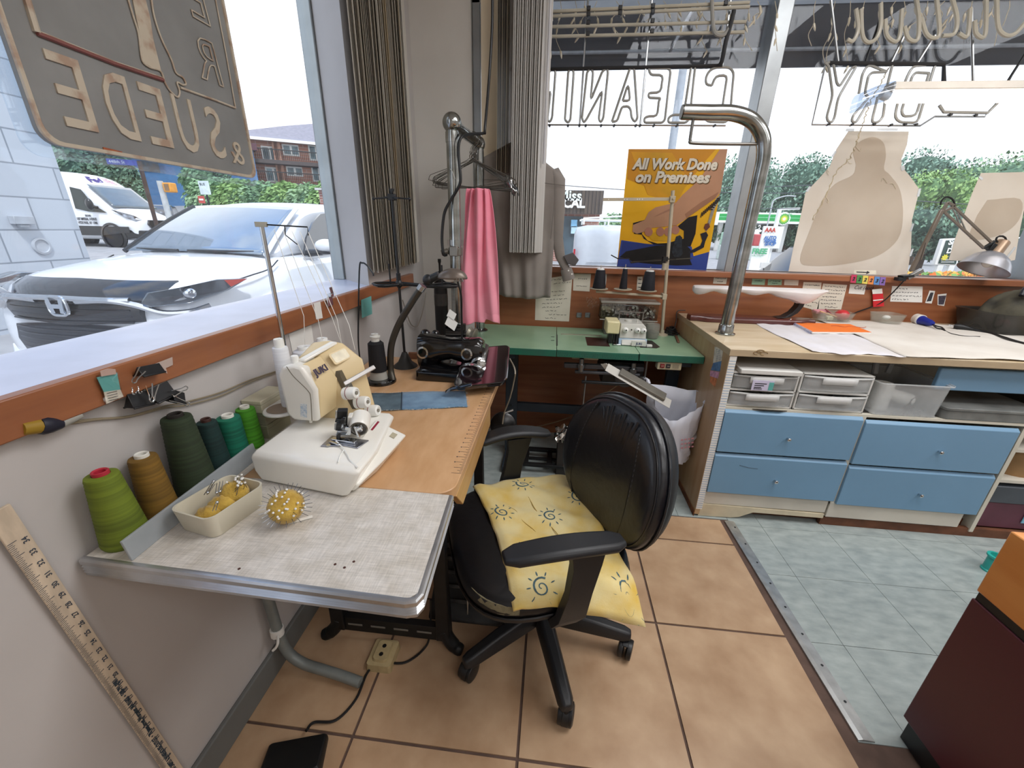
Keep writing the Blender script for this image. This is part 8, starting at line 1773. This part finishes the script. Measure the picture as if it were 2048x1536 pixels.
GREYP = M('car_grey', '4F5660', .35, .2, var=.05, coat=.2)
p = PY(1510, 540, 15); t = simple_car('car', 'dark grey suv driving past the fuel station sign outside the back window', car_frame(p.x+3.8, p.y-1.2, math.pi+.25, gz(p.x, p.y)-.0), GREYP, 4.6, .95, 1.72, 1.2)
for sd in (-1, 1):
    q = PY(1556 if sd > 0 else 1502, 534, 14.6)
q = PY(1553, 535, 13.3); mb = MB(); mb.extr([q, q+V((.55, 0, .0)), q+V((.62, 0, .26)), q+V((.05, 0, .24))], (0, .1, 0)); obj('tail_light', mb, M('tail_red', 'B02030', .2), t)
q = PY(1520, 536, 13.3); mb = MB(); mb.extr([q, q+V((.3, 0, 0)), q+V((.3, 0, .16)), q+V((0, 0, .16))], (0, .05, 0)); obj('number_plate', mb, PAPERW, t)
# panel van behind the poster
pv = PY(1146, 530, 16); g_ = gz(pv.x, 16)
T = lambda u, w, z: V((pv.x+u, 16.0+w+.9, g_+z))
t = thing('panel_van', 'white panel van with a roof ladder rack parked across the street behind the poster', 'van', T(2.2, 0, 0))
hz_v = PY(1175, 449, 16).z-g_
body(T, [(0, vh(.85, .4, 1.0, hz_v*.93)), (.12, vh(.92, .35, 1.05, hz_v)), (2.4, vh(.93, .3, 1.05, hz_v)), (3.4, vh(.92, .3, 1.0, hz_v*.97)), (4.1, vh(.9, .3, .9, hz_v*.62)), (4.8, vh(.8, .3, .7, hz_v*.5))], M('van_paint', 'C2C7CD', .35, var=.03), t)
mb = MB(); 
for w in (-.5, .5): mb.tube([T(.2, w, hz_v+.16), T(3.2, w, hz_v+.16)], .035, 6)
for u in (.3, 1.2, 2.1, 3.0): mb.tube([T(u, -.6, hz_v), T(u, -.6, hz_v+.18), T(u, .6, hz_v+.18), T(u, .6, hz_v)], .03, 6)
obj('ladder_rack', mb, WHITE, t)
for k in range(2):
    mb = MB(); mb.tube([T(.3, -.35+.3*k, hz_v+.22), T(3.6, -.35+.3*k, hz_v+.45)], .025, 6); obj('ladder_rail', mb, WHITE, t)
mb = MB(); mb.box(*(T(-.02, -.93, 1.0)), *(T(.05, -.86, 1.45))); obj('tail_light', mb, M('tail_red', 'B02030', .2), t)
mb = MB(); mb.extr([T(u, -.945, z) for u, z in ((2.55, 1.12), (2.55, hz_v*.88), (3.3, hz_v*.86), (3.75, 1.15))], (0, -.02, 0)); obj('side_window', mb, CGL, t)
mb = MB(); mb.box(*T(.5, -.955, 1.0), *T(2.4, -.935, 1.04)); obj('side_rail', mb, M('rail_pale', 'C8CCD2', .4), t)
mb = MB(); mb.lathe([(.16, 0), (.18, .01), (.12, .02)], T(.75, -.93, .72), 18, (0, -1, 0)); obj('round_badge', mb, M('rail_pale', 'C8CCD2', .4), t)
for u in (.95, 3.9): wheel(T, u, -.85, .33, t, -1)
# ---- buildings
t = thing('block_building', 'pale block wall building close to the left window at the photo edge', 'building', (-9.5, .5, 0))
mb = MB(); mb.box(-12, -6, -.3, -6.99, 5.67, 5.2); obj('wall', mb, brick('pale_block', 'BCC3CC', 'B2BAC4', '868E98', .86, .40, .010, .8, 'yz'), t, smooth=0)
mb = MB(); q = PX(38, 440, -6.99); mb.box(-6.99, q.y-.11, q.z-.05, -6.90, q.y+.11, q.z+.05); mb.box(-6.99, q.y-.05, q.z-.09, -6.93, q.y+.05, q.z-.05); obj('wall_lamp', mb, M('lamp_grey', 'AEB4BC', .4), t, bevel=.006)
mb = MB(); q = PX(82, 492, -6.99); mb.lathe([(.11, 0), (.11, .02), (.085, .025), (.08, .01), (0, .01)], q, 24, (1, 0, 0)); obj('round_vent', mb, M('vent_grey', 'B4BAC2', .4), t)
# apartments
A0, A1 = PD(496, 300, 46), PD(712, 300, 46); ax_ = V((A1.x-A0.x, A1.y-A0.y, 0)); LA = ax_.length; ax_.normalize(); ay_ = V((-ax_.y, ax_.x, 0))
def AP(s, d, z): return V((A0.x, A0.y, 0))+ax_*s+ay_*d+V((0, 0, z))
def asl(u, v): q = PD(u, v, 46); return (V((q.x, q.y, 0))-V((A0.x, A0.y, 0))).dot(ax_), q.z
t = thing('apartment_building', 'brick apartment building with balconies and a low grey roof beyond the hedge', 'building', AP(LA/2, 3, 0))
zt = asl(600, 286)[1]; zb = 2.0
BRK = brick('red_brick', 'BC8874', 'AC7866', 'C4B0A4', .8, .25, .02, .85, 'xz'); 
mb = MB(); mb.extr([AP(0, 0, zb), AP(LA, 0, zb), AP(LA, 0, zt), AP(0, 0, zt)], ay_*8); obj('wall', mb, BRK, t, smooth=0)
mb = MB(); R0, R1 = asl(502, 277), asl(668, 262)
mb.add([AP(-.8, -.9, zt), AP(LA+1, -.9, zt), AP(LA+1, 3, zt+2.9), AP(3, 3, zt+1.7), AP(-.8, 3, zt+.9), AP(LA+1, 9, zt), AP(-.8, 9, zt)], [(0, 1, 2, 3, 4), (4, 3, 2, 5, 6), (0, 4, 6), (1, 5, 2)]); obj('roof', mb, M('roof_grey', '8E8C96', .8, var=.08, vs=4), t, smooth=0)
mb = MB(); mb.bar(AP(-.8, -.92, zt-.1), AP(LA+1, -.92, zt-.1), .1, .22); obj('fascia', mb, WHITE, t)
for (uu, vt, vb, wpx, nm) in ((537, 293, 322, 20, 'door'), (580, 290, 312, 22, 'window'), (630, 292, 322, 20, 'door'), (545, 335, 364, 20, 'door'), (588, 334, 353, 22, 'window'), (636, 334, 364, 20, 'door')):
    s_, z1 = asl(uu, vt); _, z0 = asl(uu, vb); w_ = wpx/2*46/805*1.05
    mb = MB(); mb.extr([AP(s_-w_, -.06, z0), AP(s_+w_, -.06, z0), AP(s_+w_, -.06, z1), AP(s_-w_, -.06, z1)], ay_*.1); fr_ = obj('window_frame' if nm == 'window' else 'balcony_door', mb, WHITE, t, smooth=0)
    for k in (0, 1):
        mb = MB(); a, b = s_-w_+.12+k*w_, s_+k*w_-.06; mb.extr([AP(a, -.09, z0+.12), AP(b, -.09, z0+.12), AP(b, -.09, z1-.12), AP(a, -.09, z1-.12)], ay_*.03); obj('pane', mb, M('far_glass', '6E8890', .1, var=.4, vs=1.2), fr_, smooth=0)
for uu, vv in ((556, 300), (648, 300), (560, 345), (650, 345)):
    s_, _ = asl(uu, vv); mb = MB(); mb.bar(AP(s_, -.3, zb), AP(s_, -.3, zt), .2, .5, up=ax_); obj('pilaster', mb, M('pilaster', 'B88C78', .8), t)
for vv in (326, 368):
    _, z_ = asl(600, vv); mb = MB(); mb.extr([AP(0, -1.2, z_-.35), AP(LA, -1.2, z_-.35), AP(LA, 0, z_-.35), AP(0, 0, z_-.35)], (0, 0, .3)); bl_ = obj('balcony', mb, M('balcony_dark', '4E4644', .7), t, smooth=0)
    mb = MB(); mb.bar(AP(0, -1.15, z_+.75), AP(LA, -1.15, z_+.75), .06, .08); 
    for k in range(60): mb.bar(AP(LA*k/59, -1.15, z_), AP(LA*k/59, -1.15, z_+.75), .03, .03)
    obj('railing', mb, CBK, bl_, smooth=0)
# blue house
H0 = PD(345, 375, 44); t = thing('blue_house', 'blue building with yellow awnings partly hidden by trees behind the street sign', 'building', (H0.x, H0.y, 2))
hx_ = V((-H0.y, H0.x, 0)).normalized()*-1; hy_ = V((H0.x, H0.y, 0)).normalized()
mb = MB(); b_ = V((H0.x, H0.y, 2)); mb.extr([b_-hx_*6, b_+hx_*6, b_+hx_*6+V((0, 0, 5)), b_-hx_*6+V((0, 0, 5))], hy_*5); obj('wall', mb, M('house_blue', '4C78A6', .8, var=.08), t, smooth=0)
for k in (-3.2, -1, 1.6):
    mb = MB(); mb.extr([b_+hx_*(k-.8)-hy_*.8+V((0, 0, 4.1)), b_+hx_*(k+.8)-hy_*.8+V((0, 0, 4.1)), b_+hx_*(k+.8)+V((0, 0, 4.7)), b_+hx_*(k-.8)+V((0, 0, 4.7))], (0, 0, .12)); obj('awning', mb, M('awning_yellow', 'C9A23C', .8), t)
    mb = MB(); c_ = b_+hx_*k+V((0, 0, 2.8)); mb.extr([c_-hx_*.5-hy_*.05, c_+hx_*.5-hy_*.05, c_+hx_*.5-hy_*.05+V((0, 0, 1.1)), c_-hx_*.5-hy_*.05+V((0, 0, 1.1))], hy_*.1); obj('window', mb, M('far_dark', '3A4650', .2), t)
mb = MB(); mb.extr([b_-hx_*6.3-hy_*.3+V((0, 0, 5)), b_+hx_*6.3-hy_*.3+V((0, 0, 5)), b_+hx_*6.3+hy_*5+V((0, 0, 5.2)), b_-hx_*6.3+hy_*5+V((0, 0, 5.2))], (0, 0, .5)); obj('roof', mb, M('roof_maroon', '5A3A42', .8), t)
# brick gate pillar
p = PD(652, 400, 14.5); zt = PD(652, 377, 14.5).z; t = thing('gate_pillar', 'brick pillar with stone cap and grey gate beside the hedge', 'pillar', (p.x, p.y, 0))
mb = MB(); mb.box(p.x-.13, p.y-.13, -.2, p.x+.13, p.y+.13, zt-.06); obj('pillar', mb, brick('pillar_brick', 'A07064', '8E6058', 'B0A098', .2, .07, .012), t, smooth=0)
mb = MB(); mb.box(p.x-.2, p.y-.2, zt-.06, p.x+.65, p.y+.2, zt); obj('cap', mb, M('stone', 'C9C9C4', .8), t)
mb = MB(); mb.box(p.x+.13, p.y-.02, -.2, p.x+1.1, p.y+.02, zt-.06)
for k in range(8): mb.box(p.x+.17+.12*k, p.y-.04, -.2, p.x+.2+.12*k, p.y-.02, zt-.06)
obj('gate', mb, M('gate_grey', '8A9098', .6), t, smooth=0)
# medical shop across the street
YM = 32.0
def Zm(u, v): return PY(u, v, YM)
t = thing('corner_shop', 'brick shop with dark plank sign board across the street, right of the grey shirt', 'building', Zm(1170, 480))
a, b = Zm(1020, 380), Zm(1207, 380); zc = Zm(1170, 428).z
mb = MB(); mb.box(a.x, YM, -1.5, b.x-.1, YM+8, zc); obj('wall', mb, brick('shop_brick', 'A87868', '98685C', 'BCA79C', .5, .16, .02), t, smooth=0)
mb = MB(); mb.c = 0; mb.box(a.x, YM-.5, zc, b.x, YM+8, Zm(1170, 382).z)
mb.c = 1
for k in range(26): x = a.x+(b.x-a.x)*k/26; mb.box(x, YM-.53, zc, x+.02, YM-.5, Zm(1170, 382).z)
sb_ = obj('sign_board', mb, [M('planks', '5E5248', .8, c2='4B4440', vs=2, stretch=(4, 1, .3)), INK], t, smooth=0)
text('lettering', 'Little Miss', .92, Zm(1162, 402)+V((0, -.6, 0)), (1, 0, 0), (0, 0, 1), M('letter_mint', 'E8F4EC', .6), sb_, align='RIGHT', bold=.02, ext=.02)
text('lettering', 'MEDICAL', .82, Zm(1168, 416)+V((0, -.6, 0)), (1, 0, 0), (0, 0, 1), WHITE, sb_, align='RIGHT', bold=.035, ext=.02)
mb = MB(); q0, q1 = Zm(1120, 432), Zm(1158, 540); mb.box(q0.x, YM-.1, q1.z-1, q1.x, YM, q0.z); obj('shop_front', mb, M('shop_glass', '4B5A62', .15, var=.3, vs=.8), t, smooth=0)
for (u, v, hx) in ((1148, 447, '7FB6D8'), (1148, 460, 'B9D8EA')):
    q = Zm(u, v); mb = MB(); mb.box(q.x-.22, YM-.2, q.z-.25, q.x+.22, YM-.12, q.z+.25); obj('blue_notice', mb, M('notice_'+hx, hx, .6), t, smooth=0)
# ---- fuel station
YS = 58.0
def Zs(u, v): return PY(u, v, YS)
GRN = M('canopy_green', '1FA04C', .5, var=.03); t = thing('station_canopy', 'green and white fuel station canopy beyond the road', 'canopy', Zs(1520, 435))
a, b = Zs(1434, 430), Zs(1640, 447)
for nm, v0, v1, mm in (('upper_trim', 425, 428.5, WHITE), ('green_band', 428.5, 442, GRN), ('lower_trim', 442, 446.5, WHITE)):
    mb = MB(); mb.box(a.x, YS, Zs(1520, v1).z, b.x, YS+12, Zs(1520, v0).z); bd = obj(nm, mb, mm, t, smooth=0)
    if nm == 'green_band':
        mb = MB(); mb.box(a.x+.3, YS-.03, Zs(1520, 435.6).z, b.x, YS, Zs(1520, 434.4).z); obj('light_line', mb, M('band_light', '7FD8A0', .5), bd, smooth=0)
mb = MB(); mb.box(a.x-.02, YS-.02, Zs(1434, 450).z, a.x+.3, YS+12, Zs(1434, 425).z); obj('corner_panel', mb, WHITE, t, smooth=0)
q = Zs(1566, 438); mb = MB(); mb.lathe([(.78, 0), (.80, .1), (.7, .2), (0, .2)], q+V((0, -.05, 0)), 28, (0, -1, 0)); lg_ = obj('round_logo', mb, WHITE, t)
for k, (r, hx, n) in enumerate(((.66, '3FA045', 18), (.52, '8CC63F', 18), (.34, 'F5E04A', 18), (.18, 'FFFFFF', 18))):
    mb = MB(); mb.extr([q+V((r*(1 if i % 2 else .84)*math.cos(math.pi*i/n), -.26-.01*k, r*(1 if i % 2 else .84)*math.sin(math.pi*i/n))) for i in range(2*n)], (0, -.008, 0)); obj('petal_ring', mb, M('petal_'+hx, hx, .6), lg_, smooth=0)
text('lettering', 'bp', .42, q+V((.35, -.32, .42)), (1, 0, 0), (0, 0, 1), GRN, lg_, bold=.01)
for u in (1455, 1500, 1590):
    mb = MB(); q = Zs(u, 446); mb.box(q.x-.25, YS+2, -1.2, q.x+.25, YS+2.5, q.z+.1); obj('column', mb, WHITE, t)
for lab, u, hx, h in (('pale green fuel pump under the station canopy', 1447, 'A9CDB4', 2.3), ('red-topped fuel pump left of the chrome pole', 1461, 'B8464A', 2.2), ('red-topped fuel pump right of the chrome pole', 1510, 'B8464A', 2.2)):
    q = PY(u, 500, 40); t2 = thing('fuel_pump', lab, 'fuel pump', (q.x, 40, -.9), 'fuel pumps at the station')
    mb = MB(); mb.box(q.x-.45, 39.7, -.9, q.x+.45, 40.3, -.9+h*.55); obj('cabinet', mb, M('pump_pale', 'C6D2CA', .5), t2, bevel=.05)
    mb = MB(); mb.box(q.x-.4, 39.75, -.9+h*.55, q.x+.4, 40.25, -.9+h); obj('head', mb, M('pump_'+hx, hx, .5), t2, bevel=.08)
def post(name, lab, cat, u, v0, v1, y, r, m_):
    a, b = PY(u, v0, y), PY(u, v1, y); x = a.x; t = thing(name, lab, cat, (x, y, gz(x, y)))
    mb = MB(); mb.cyl((x, y, gz(x, y)-.2), (x, y, b.z), r, 14); obj('post', mb, m_, t); return t, V((x, y, b.z))
post('blue_column', 'light blue painted column at the fuel station entrance', 'column', 1471, 520, 463, 22, .16, M('column_blue', '86B4DC', .5))
t, tp_ = post('station_sign', 'white station sign post with auto repair panel and price boards', 'sign', 1540, 500, 418, 30, .13, WHITE)
mb = MB(); mb.bar(tp_, tp_+V((1.2, 0, .05)), .1, .12); obj('arm', mb, WHITE, t)
a, b = PY(1528, 452, 29.8), PY(1551, 497, 29.8); mb = MB(); mb.box(a.x, 29.75, b.z, b.x+.2, 29.9, a.z); pn_ = obj('panel', mb, WHITE, t, smooth=0)
for s_, v, hx, sz in (('AAA', 464, 'C0392B', .36), ('AUTO', 479, '3A6FB0', .30), ('REPAIR', 485, '3A6FB0', .26), ('SHOP', 491, '3A6FB0', .30)): text('lettering', s_, sz, PY(1540, v, 29.7), (1, 0, 0), (0, 0, 1), M('ink_'+hx, hx, .6), pn_, align='CENTER', bold=.015, sx=.9)
a, b = PY(1500, 496, 27), PY(1532, 545, 27); t = thing('free_sign', 'white roadside board reading FREE in green letters behind the grey suv', 'sign', (a.x, 27, gz(a.x, 27))); mb = MB(); mb.box(a.x+.2, 27, b.z, b.x-.1, 27.1, a.z); pn_ = obj('board', mb, WHITE, t, smooth=0)
text('lettering', 'FREE', .42, PY(1503, 507, 26.95), (1, 0, 0), (0, 0, 1), M('free_green', '4FA878', .6), pn_, bold=.02); text('lettering', 'VACUUM', .16, PY(1503, 513, 26.95), (1, 0, 0), (0, 0, 1), M('free_green', '4FA878'), pn_)
# sunny drop sign at the right, flowers
t = thing('garden_sign', 'dark green sign with white border and yellow flower behind the swing-arm lamp', 'sign', PY(1895, 510, 9))
def Zg(u, v, k=0): return PY(u, v, 9-.01*k)
mb = MB(); mb.extr([Zg(*p) for p in ((1886, 478), (1925, 476), (1915, 531), (1868, 530))], (0, .08, 0)); pn_ = obj('border', mb, WHITE, t, bevel=.01)
mb = MB(); mb.extr([Zg(*p, 1) for p in ((1893, 481), (1922, 480), (1912, 528), (1877, 527))], (0, .02, 0)); fc = obj('face', mb, M('sign_green', '2E4A44', .6), pn_, smooth=0)
for s_, u, v in (('Sav', 1896, 489), ('Or', 1901, 497), ('Du', 1892, 506)): text('lettering', s_, .13, Zg(u, v, 2), (1, 0, 0), (0, 0, 1), WHITE, pn_, bold=.006)
mb = MB(); q = Zg(1889, 515, 2); mb.extr([q+V(((.065 if i % 2 else .04)*math.cos(math.pi*i/8), 0, (.065 if i % 2 else .04)*math.sin(math.pi*i/8))) for i in range(16)], (0, -.008, 0)); obj('flower', mb, M('flower_yellow', 'E8DC4A', .6), pn_, smooth=0)
mb = MB()
for v in (520, 524): mb.bar(Zg(1882, v, 2), Zg(1908, v, 2), .01, .012)
obj('fine_print', mb, WHITE, pn_, smooth=0)
for u in (1882, 1905): mb = MB(); q = Zg(u, 531); mb.box(q.x-.05, 9, -.6, q.x+.05, 9.06, q.z+.02); obj('leg', mb, WHITE, t)
mb = MB(); rf2 = random.Random(4)
for i in range(420):
    q = PY(rf2.uniform(1800, 2030), rf2.uniform(545, 556), 7.5+rf2.uniform(0, 1.0)); mb.c = i % 3; s_ = .035
    d1 = V((rf2.uniform(-1, 1), rf2.uniform(-1, 1), rf2.uniform(-1, 1))).normalized()*s_; d2 = d1.orthogonal().normalized()*s_; mb.poly([q-d1-d2, q+d1-d2, q+d1+d2, q-d1+d2])
o = obj('flower_bed', mb, [M('petal_orange', 'F08038', .7), M('petal_amber', 'F2B04A', .7), M('petal_leaf', '6E9A4A', .7)], smooth=0); tag(o, 'bed of orange flowers outside at the foot of the back window', 'flowers', kind='stuff')
a, b = PY(1796, 556, 8.0), PY(2034, 556, 8.0); mb = MB(); mb.box(a.x, 7.4, -.9, b.x+.3, 8.7, min(a.z, b.z)-.02)
tag(obj('planter', mb, M('planter_stone', '9C968C', .9, var=.15), bevel=.02), 'stone planter under the orange flower bed outside the back window', 'planter')
# ---- poles, street signs, wires
t, tp_ = post('street_sign_pole', 'rusty brown street sign pole in front of the delivery van', 'pole', 316, 460, 322, 10.0, .045, M('pole_rust', '4A3A34', .7, var=.2))
a = PD(247, 326, 13.3); mb = MB(); d_ = V((-.9, -.45, 0)).normalized(); mb.obox(tp_+d_*.3+V((0, 0, -.05)), d_*.32, V((0, 0, .06)), d_.cross(V((0, 0, 1)))*.012); bl_ = obj('blue_blade', mb, M('street_blue', '3A4FA8', .5), t)
text('lettering', '448th St', .09, tp_+d_*.58+V((.02, -.03, -.08)), -d_, (0, 0, 1), WHITE, bl_)
t, tp_ = post('signal_pole', 'pale grey pole carrying an orange pedestrian signal down the street', 'pole', 334, 418, 362, 14.0, .09, M('pole_pale', 'B9BEC0', .5))
c_ = tp_+V((.27, .06, -.2)); mb = MB(); mb.box(c_.x-.15, c_.y-.13, c_.z-.15, c_.x+.15, c_.y+.13, c_.z+.15); sg_ = obj('signal_box', mb, M('signal_orange', 'E09A3A', .5), t, bevel=.03)
mb = MB(); mb.box(c_.x-.08, c_.y-.14, c_.z-.1, c_.x+.08, c_.y-.13, c_.z+.1); obj('lens', mb, M('signal_lens', '8A6A48', .3), sg_)
t, tp_ = post('notice_pole', 'thin dark pole with a white notice board above the crossover roof', 'pole', 417, 405, 362, 15.0, .03, DKSTEEL)
mb = MB(); mb.box(tp_.x-.2, tp_.y-.04, tp_.z-.45, tp_.x+.2, tp_.y-.02, tp_.z); nb_ = obj('notice', mb, M('notice_pale', 'D6E4EA', .6), t); text('lettering', 'BUS', .12, tp_+V((-.15, -.05, -.15)), (1, 0, 0), (0, 0, 1), INK, nb_)
t, tp_ = post('road_sign', 'small red and white road sign beyond the crossover roof', 'sign', 408, 415, 392, 16.0, .02, DKSTEEL)
mb = MB(); mb.box(tp_.x-.13, tp_.y-.04, tp_.z-.26, tp_.x+.13, tp_.y-.02, tp_.z); obj('plate', mb, M('plate_red', 'C4504A', .6), t); mb = MB(); mb.box(tp_.x-.09, tp_.y-.05, tp_.z-.16, tp_.x+.09, tp_.y-.04, tp_.z-.1); obj('white_bar', mb, WHITE, t)
t, tp_ = post('utility_pole', 'grey utility pole rising behind the poster outside the back window', 'pole', 1326, 420, 20, 14.0, .11, M('pole_grey', 'A9B0B8', .7, var=.1))
t, tp_ = post('street_lamp', 'slim street lamp with curved arm beyond the fuel station sign', 'lamp post', 1537, 440, 402, 34, .05, M('pole_pale', 'B9BEC0'))
mb = MB(); mb.tube(smooth_path([tp_, tp_+V((.3, 0, .2)), tp_+V((.9, 0, .36)), tp_+V((1.5, 0, .34))], 5), .04, 6); obj('arm', mb, M('pole_pale', 'B9BEC0'), t)
for k, (u0, v0, u1, v1, y, lab) in enumerate(((900, 352, 1420, 392, 17, 'overhead wire sloping above the corner shop'), (1400, 377, 1720, 366, 18, 'upper overhead wire crossing the trees right of the poster'), (1400, 384, 1720, 386, 18.3, 'lower overhead wire crossing the trees right of the poster'), (1400, 414, 1720, 418, 19, 'thin pale wire just above the station canopy'), (1700, 392, 2100, 418, 17, 'overhead wire crossing behind the swing-arm lamp elbow'))):
    mb = MB(); mb.tube([PY(u0, v0, y), PY((u0+u1)/2, (v0+v1)/2+1.5, y), PY(u1, v1, y)], .014, 5); tag(obj('overhead_wire', mb, M('wire_dark', '4A4E54', .6)), lab, 'wire')
# ---- trees and hedge
def leafmat(k, a, b): return M('leaf_'+k, a, .75, c2=b, vs=.9, vlo=.38, vhi=.62)
def foliage(blobs, n, size, seed):
    r = random.Random(seed); mb = MB()
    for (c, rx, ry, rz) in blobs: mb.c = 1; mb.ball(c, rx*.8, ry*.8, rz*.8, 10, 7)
    mb.c = 0; tot = sum(rx*rz for _, rx, ry, rz in blobs)
    for (c, rx, ry, rz) in blobs:
        for i in range(int(2.2*n*rx*rz/tot)):
            d = V((r.gauss(0, 1), r.gauss(0, 1), r.gauss(0, 1))).normalized(); k = r.uniform(.78, 1.1)*(1+.12*math.sin(d.x*9+seed)*math.cos(d.z*8))
            p = V(c)+V((d.x*rx, d.y*ry, d.z*rz))*k; s_ = size*r.uniform(.5, 1.2)
            a = (d+V((r.uniform(-.8, .8), r.uniform(-.8, .8), r.uniform(-.2, 1.2)))).normalized().orthogonal().normalized(); b = V((r.uniform(-1, 1), r.uniform(-1, 1), r.uniform(-1, 1))).normalized(); b = (b-a*b.dot(a)).normalized()
            mb.add([p-a*s_, p+b*s_*.55, p+a*s_, p-b*s_*.55], [(0, 1, 2, 3)])
    return mb
def tree(lab, u, v_top, y, wpx, n, lm, seed, far=True, bottom=None, name='tree', group='trees beyond the windows'):
    d = math.hypot(PY(u, 400, y).x, y) if far else y
    base = PD(u, 430, d); top = PD(u, v_top, d).z; g = gz(base.x, base.y); R = wpx/2*d/805/max(.3, abs(math.cos(math.atan2(base.x, base.y))))**0
    t = thing(name, lab, 'tree', (base.x, base.y, g), group); r = random.Random(seed); H_ = top-g
    blobs = [(V((base.x, base.y, g+H_*.66)), R*.8, R*.8, H_*.34)]
    for k in range(7):
        a = k*.9+r.uniform(0, .5); blobs.append((V((base.x+math.cos(a)*R*.55, base.y+math.sin(a)*R*.55, g+H_*r.uniform(.35, .78))), R*r.uniform(.35, .55), R*.45, H_*r.uniform(.16, .24)))
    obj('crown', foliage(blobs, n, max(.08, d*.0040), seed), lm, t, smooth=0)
    mb = MB(); mb.tube([(base.x, base.y, g-.2), (base.x+.1, base.y, g+H_*.5)], [R*.09, R*.05], 8); obj('trunk', mb, M('bark', '54463A', .9, var=.2), t); return t
G1 = [leafmat('a', '87A590', '587A68'), M('core_a', '506E5E', .9)]; G2 = [leafmat('b', '92B084', '658A66'), M('core_b', '587A60', .9)]; G3 = [leafmat('c', '9CBC74', '74985A'), M('core_c', '64875A', .9)]; G4 = [leafmat('d', '6C8C72', '466454'), M('core_d', '405C4E', .9)]  # leaf greens paled and greyed so the colour carries the distance haze
for i, (lab, u, vt, y, w, n, lm) in enumerate((('tall grey-green tree just right of the poster', 1475, 308, 66, 120, 3600, G1), ('grey-green tree left of the torso pattern', 1590, 312, 70, 110, 3600, G1), ('dark tree standing behind the torso pattern shoulder', 1668, 326, 74, 130, 2400, G4), ('small far tree between the panel van and the poster', 1228, 428, 60, 60, 900, G2), ('lime green tree right of the torso pattern', 1850, 345, 40, 110, 3400, G3), ('tall blue-green tree over the torso pattern right shoulder', 1812, 300, 80, 90, 2600, G1), ('blue-green tree above the swing-arm lamp elbow', 1915, 322, 76, 120, 3000, G1), ('bright green tree above the rectangular paper pattern', 2010, 308, 58, 150, 3400, G2), ('dark green bush mass behind the swing-arm lamp', 1870, 415, 26, 150, 3000, G4), ('dark shrub below the canopy left of the chrome pole', 1450, 448, 62, 60, 1200, G4), ('dark shrub below the canopy behind the station sign', 1580, 448, 64, 70, 1400, G4))):
    tree(lab, u, vt, y, w, n, lm, 20+i)
for i, (lab, u, vt, d, w, n, lm) in enumerate((('blue-green tree behind the block building corner', 150, 280, 40, 110, 2600, G4), ('broad green tree behind the delivery van', 205, 290, 42, 100, 2800, G1), ('dark tree in front of the blue building', 262, 300, 38, 46, 1600, G4), ('leafy tree right of the blue building', 428, 322, 40, 66, 2200, G2))):
    tree(lab, u, vt, d, w, n, lm, 50+i, far=False, group='trees beyond the windows')
for i, (u, v, d, w, lab) in enumerate(((425, 358, 30, 60, 'leftmost shrub of the green hedge above the crossover roof'), (472, 362, 29, 60, 'second shrub from the left in the green hedge'), (520, 366, 28, 62, 'middle shrub of the green hedge under the hanging sign corner'), (568, 367, 27, 62, 'hedge shrub under the left part of the apartment building'), (616, 370, 26, 60, 'hedge shrub beside the brick gate pillar'), (660, 366, 25, 60, 'rightmost hedge shrub behind the grey gate'))):
    p = PD(u, v, d); g = gz(p.x, p.y); R = w/2*d/805*1.25; t = thing('shrub', lab, 'shrub', (p.x, p.y, g-.3), 'shrubs of the green hedge')
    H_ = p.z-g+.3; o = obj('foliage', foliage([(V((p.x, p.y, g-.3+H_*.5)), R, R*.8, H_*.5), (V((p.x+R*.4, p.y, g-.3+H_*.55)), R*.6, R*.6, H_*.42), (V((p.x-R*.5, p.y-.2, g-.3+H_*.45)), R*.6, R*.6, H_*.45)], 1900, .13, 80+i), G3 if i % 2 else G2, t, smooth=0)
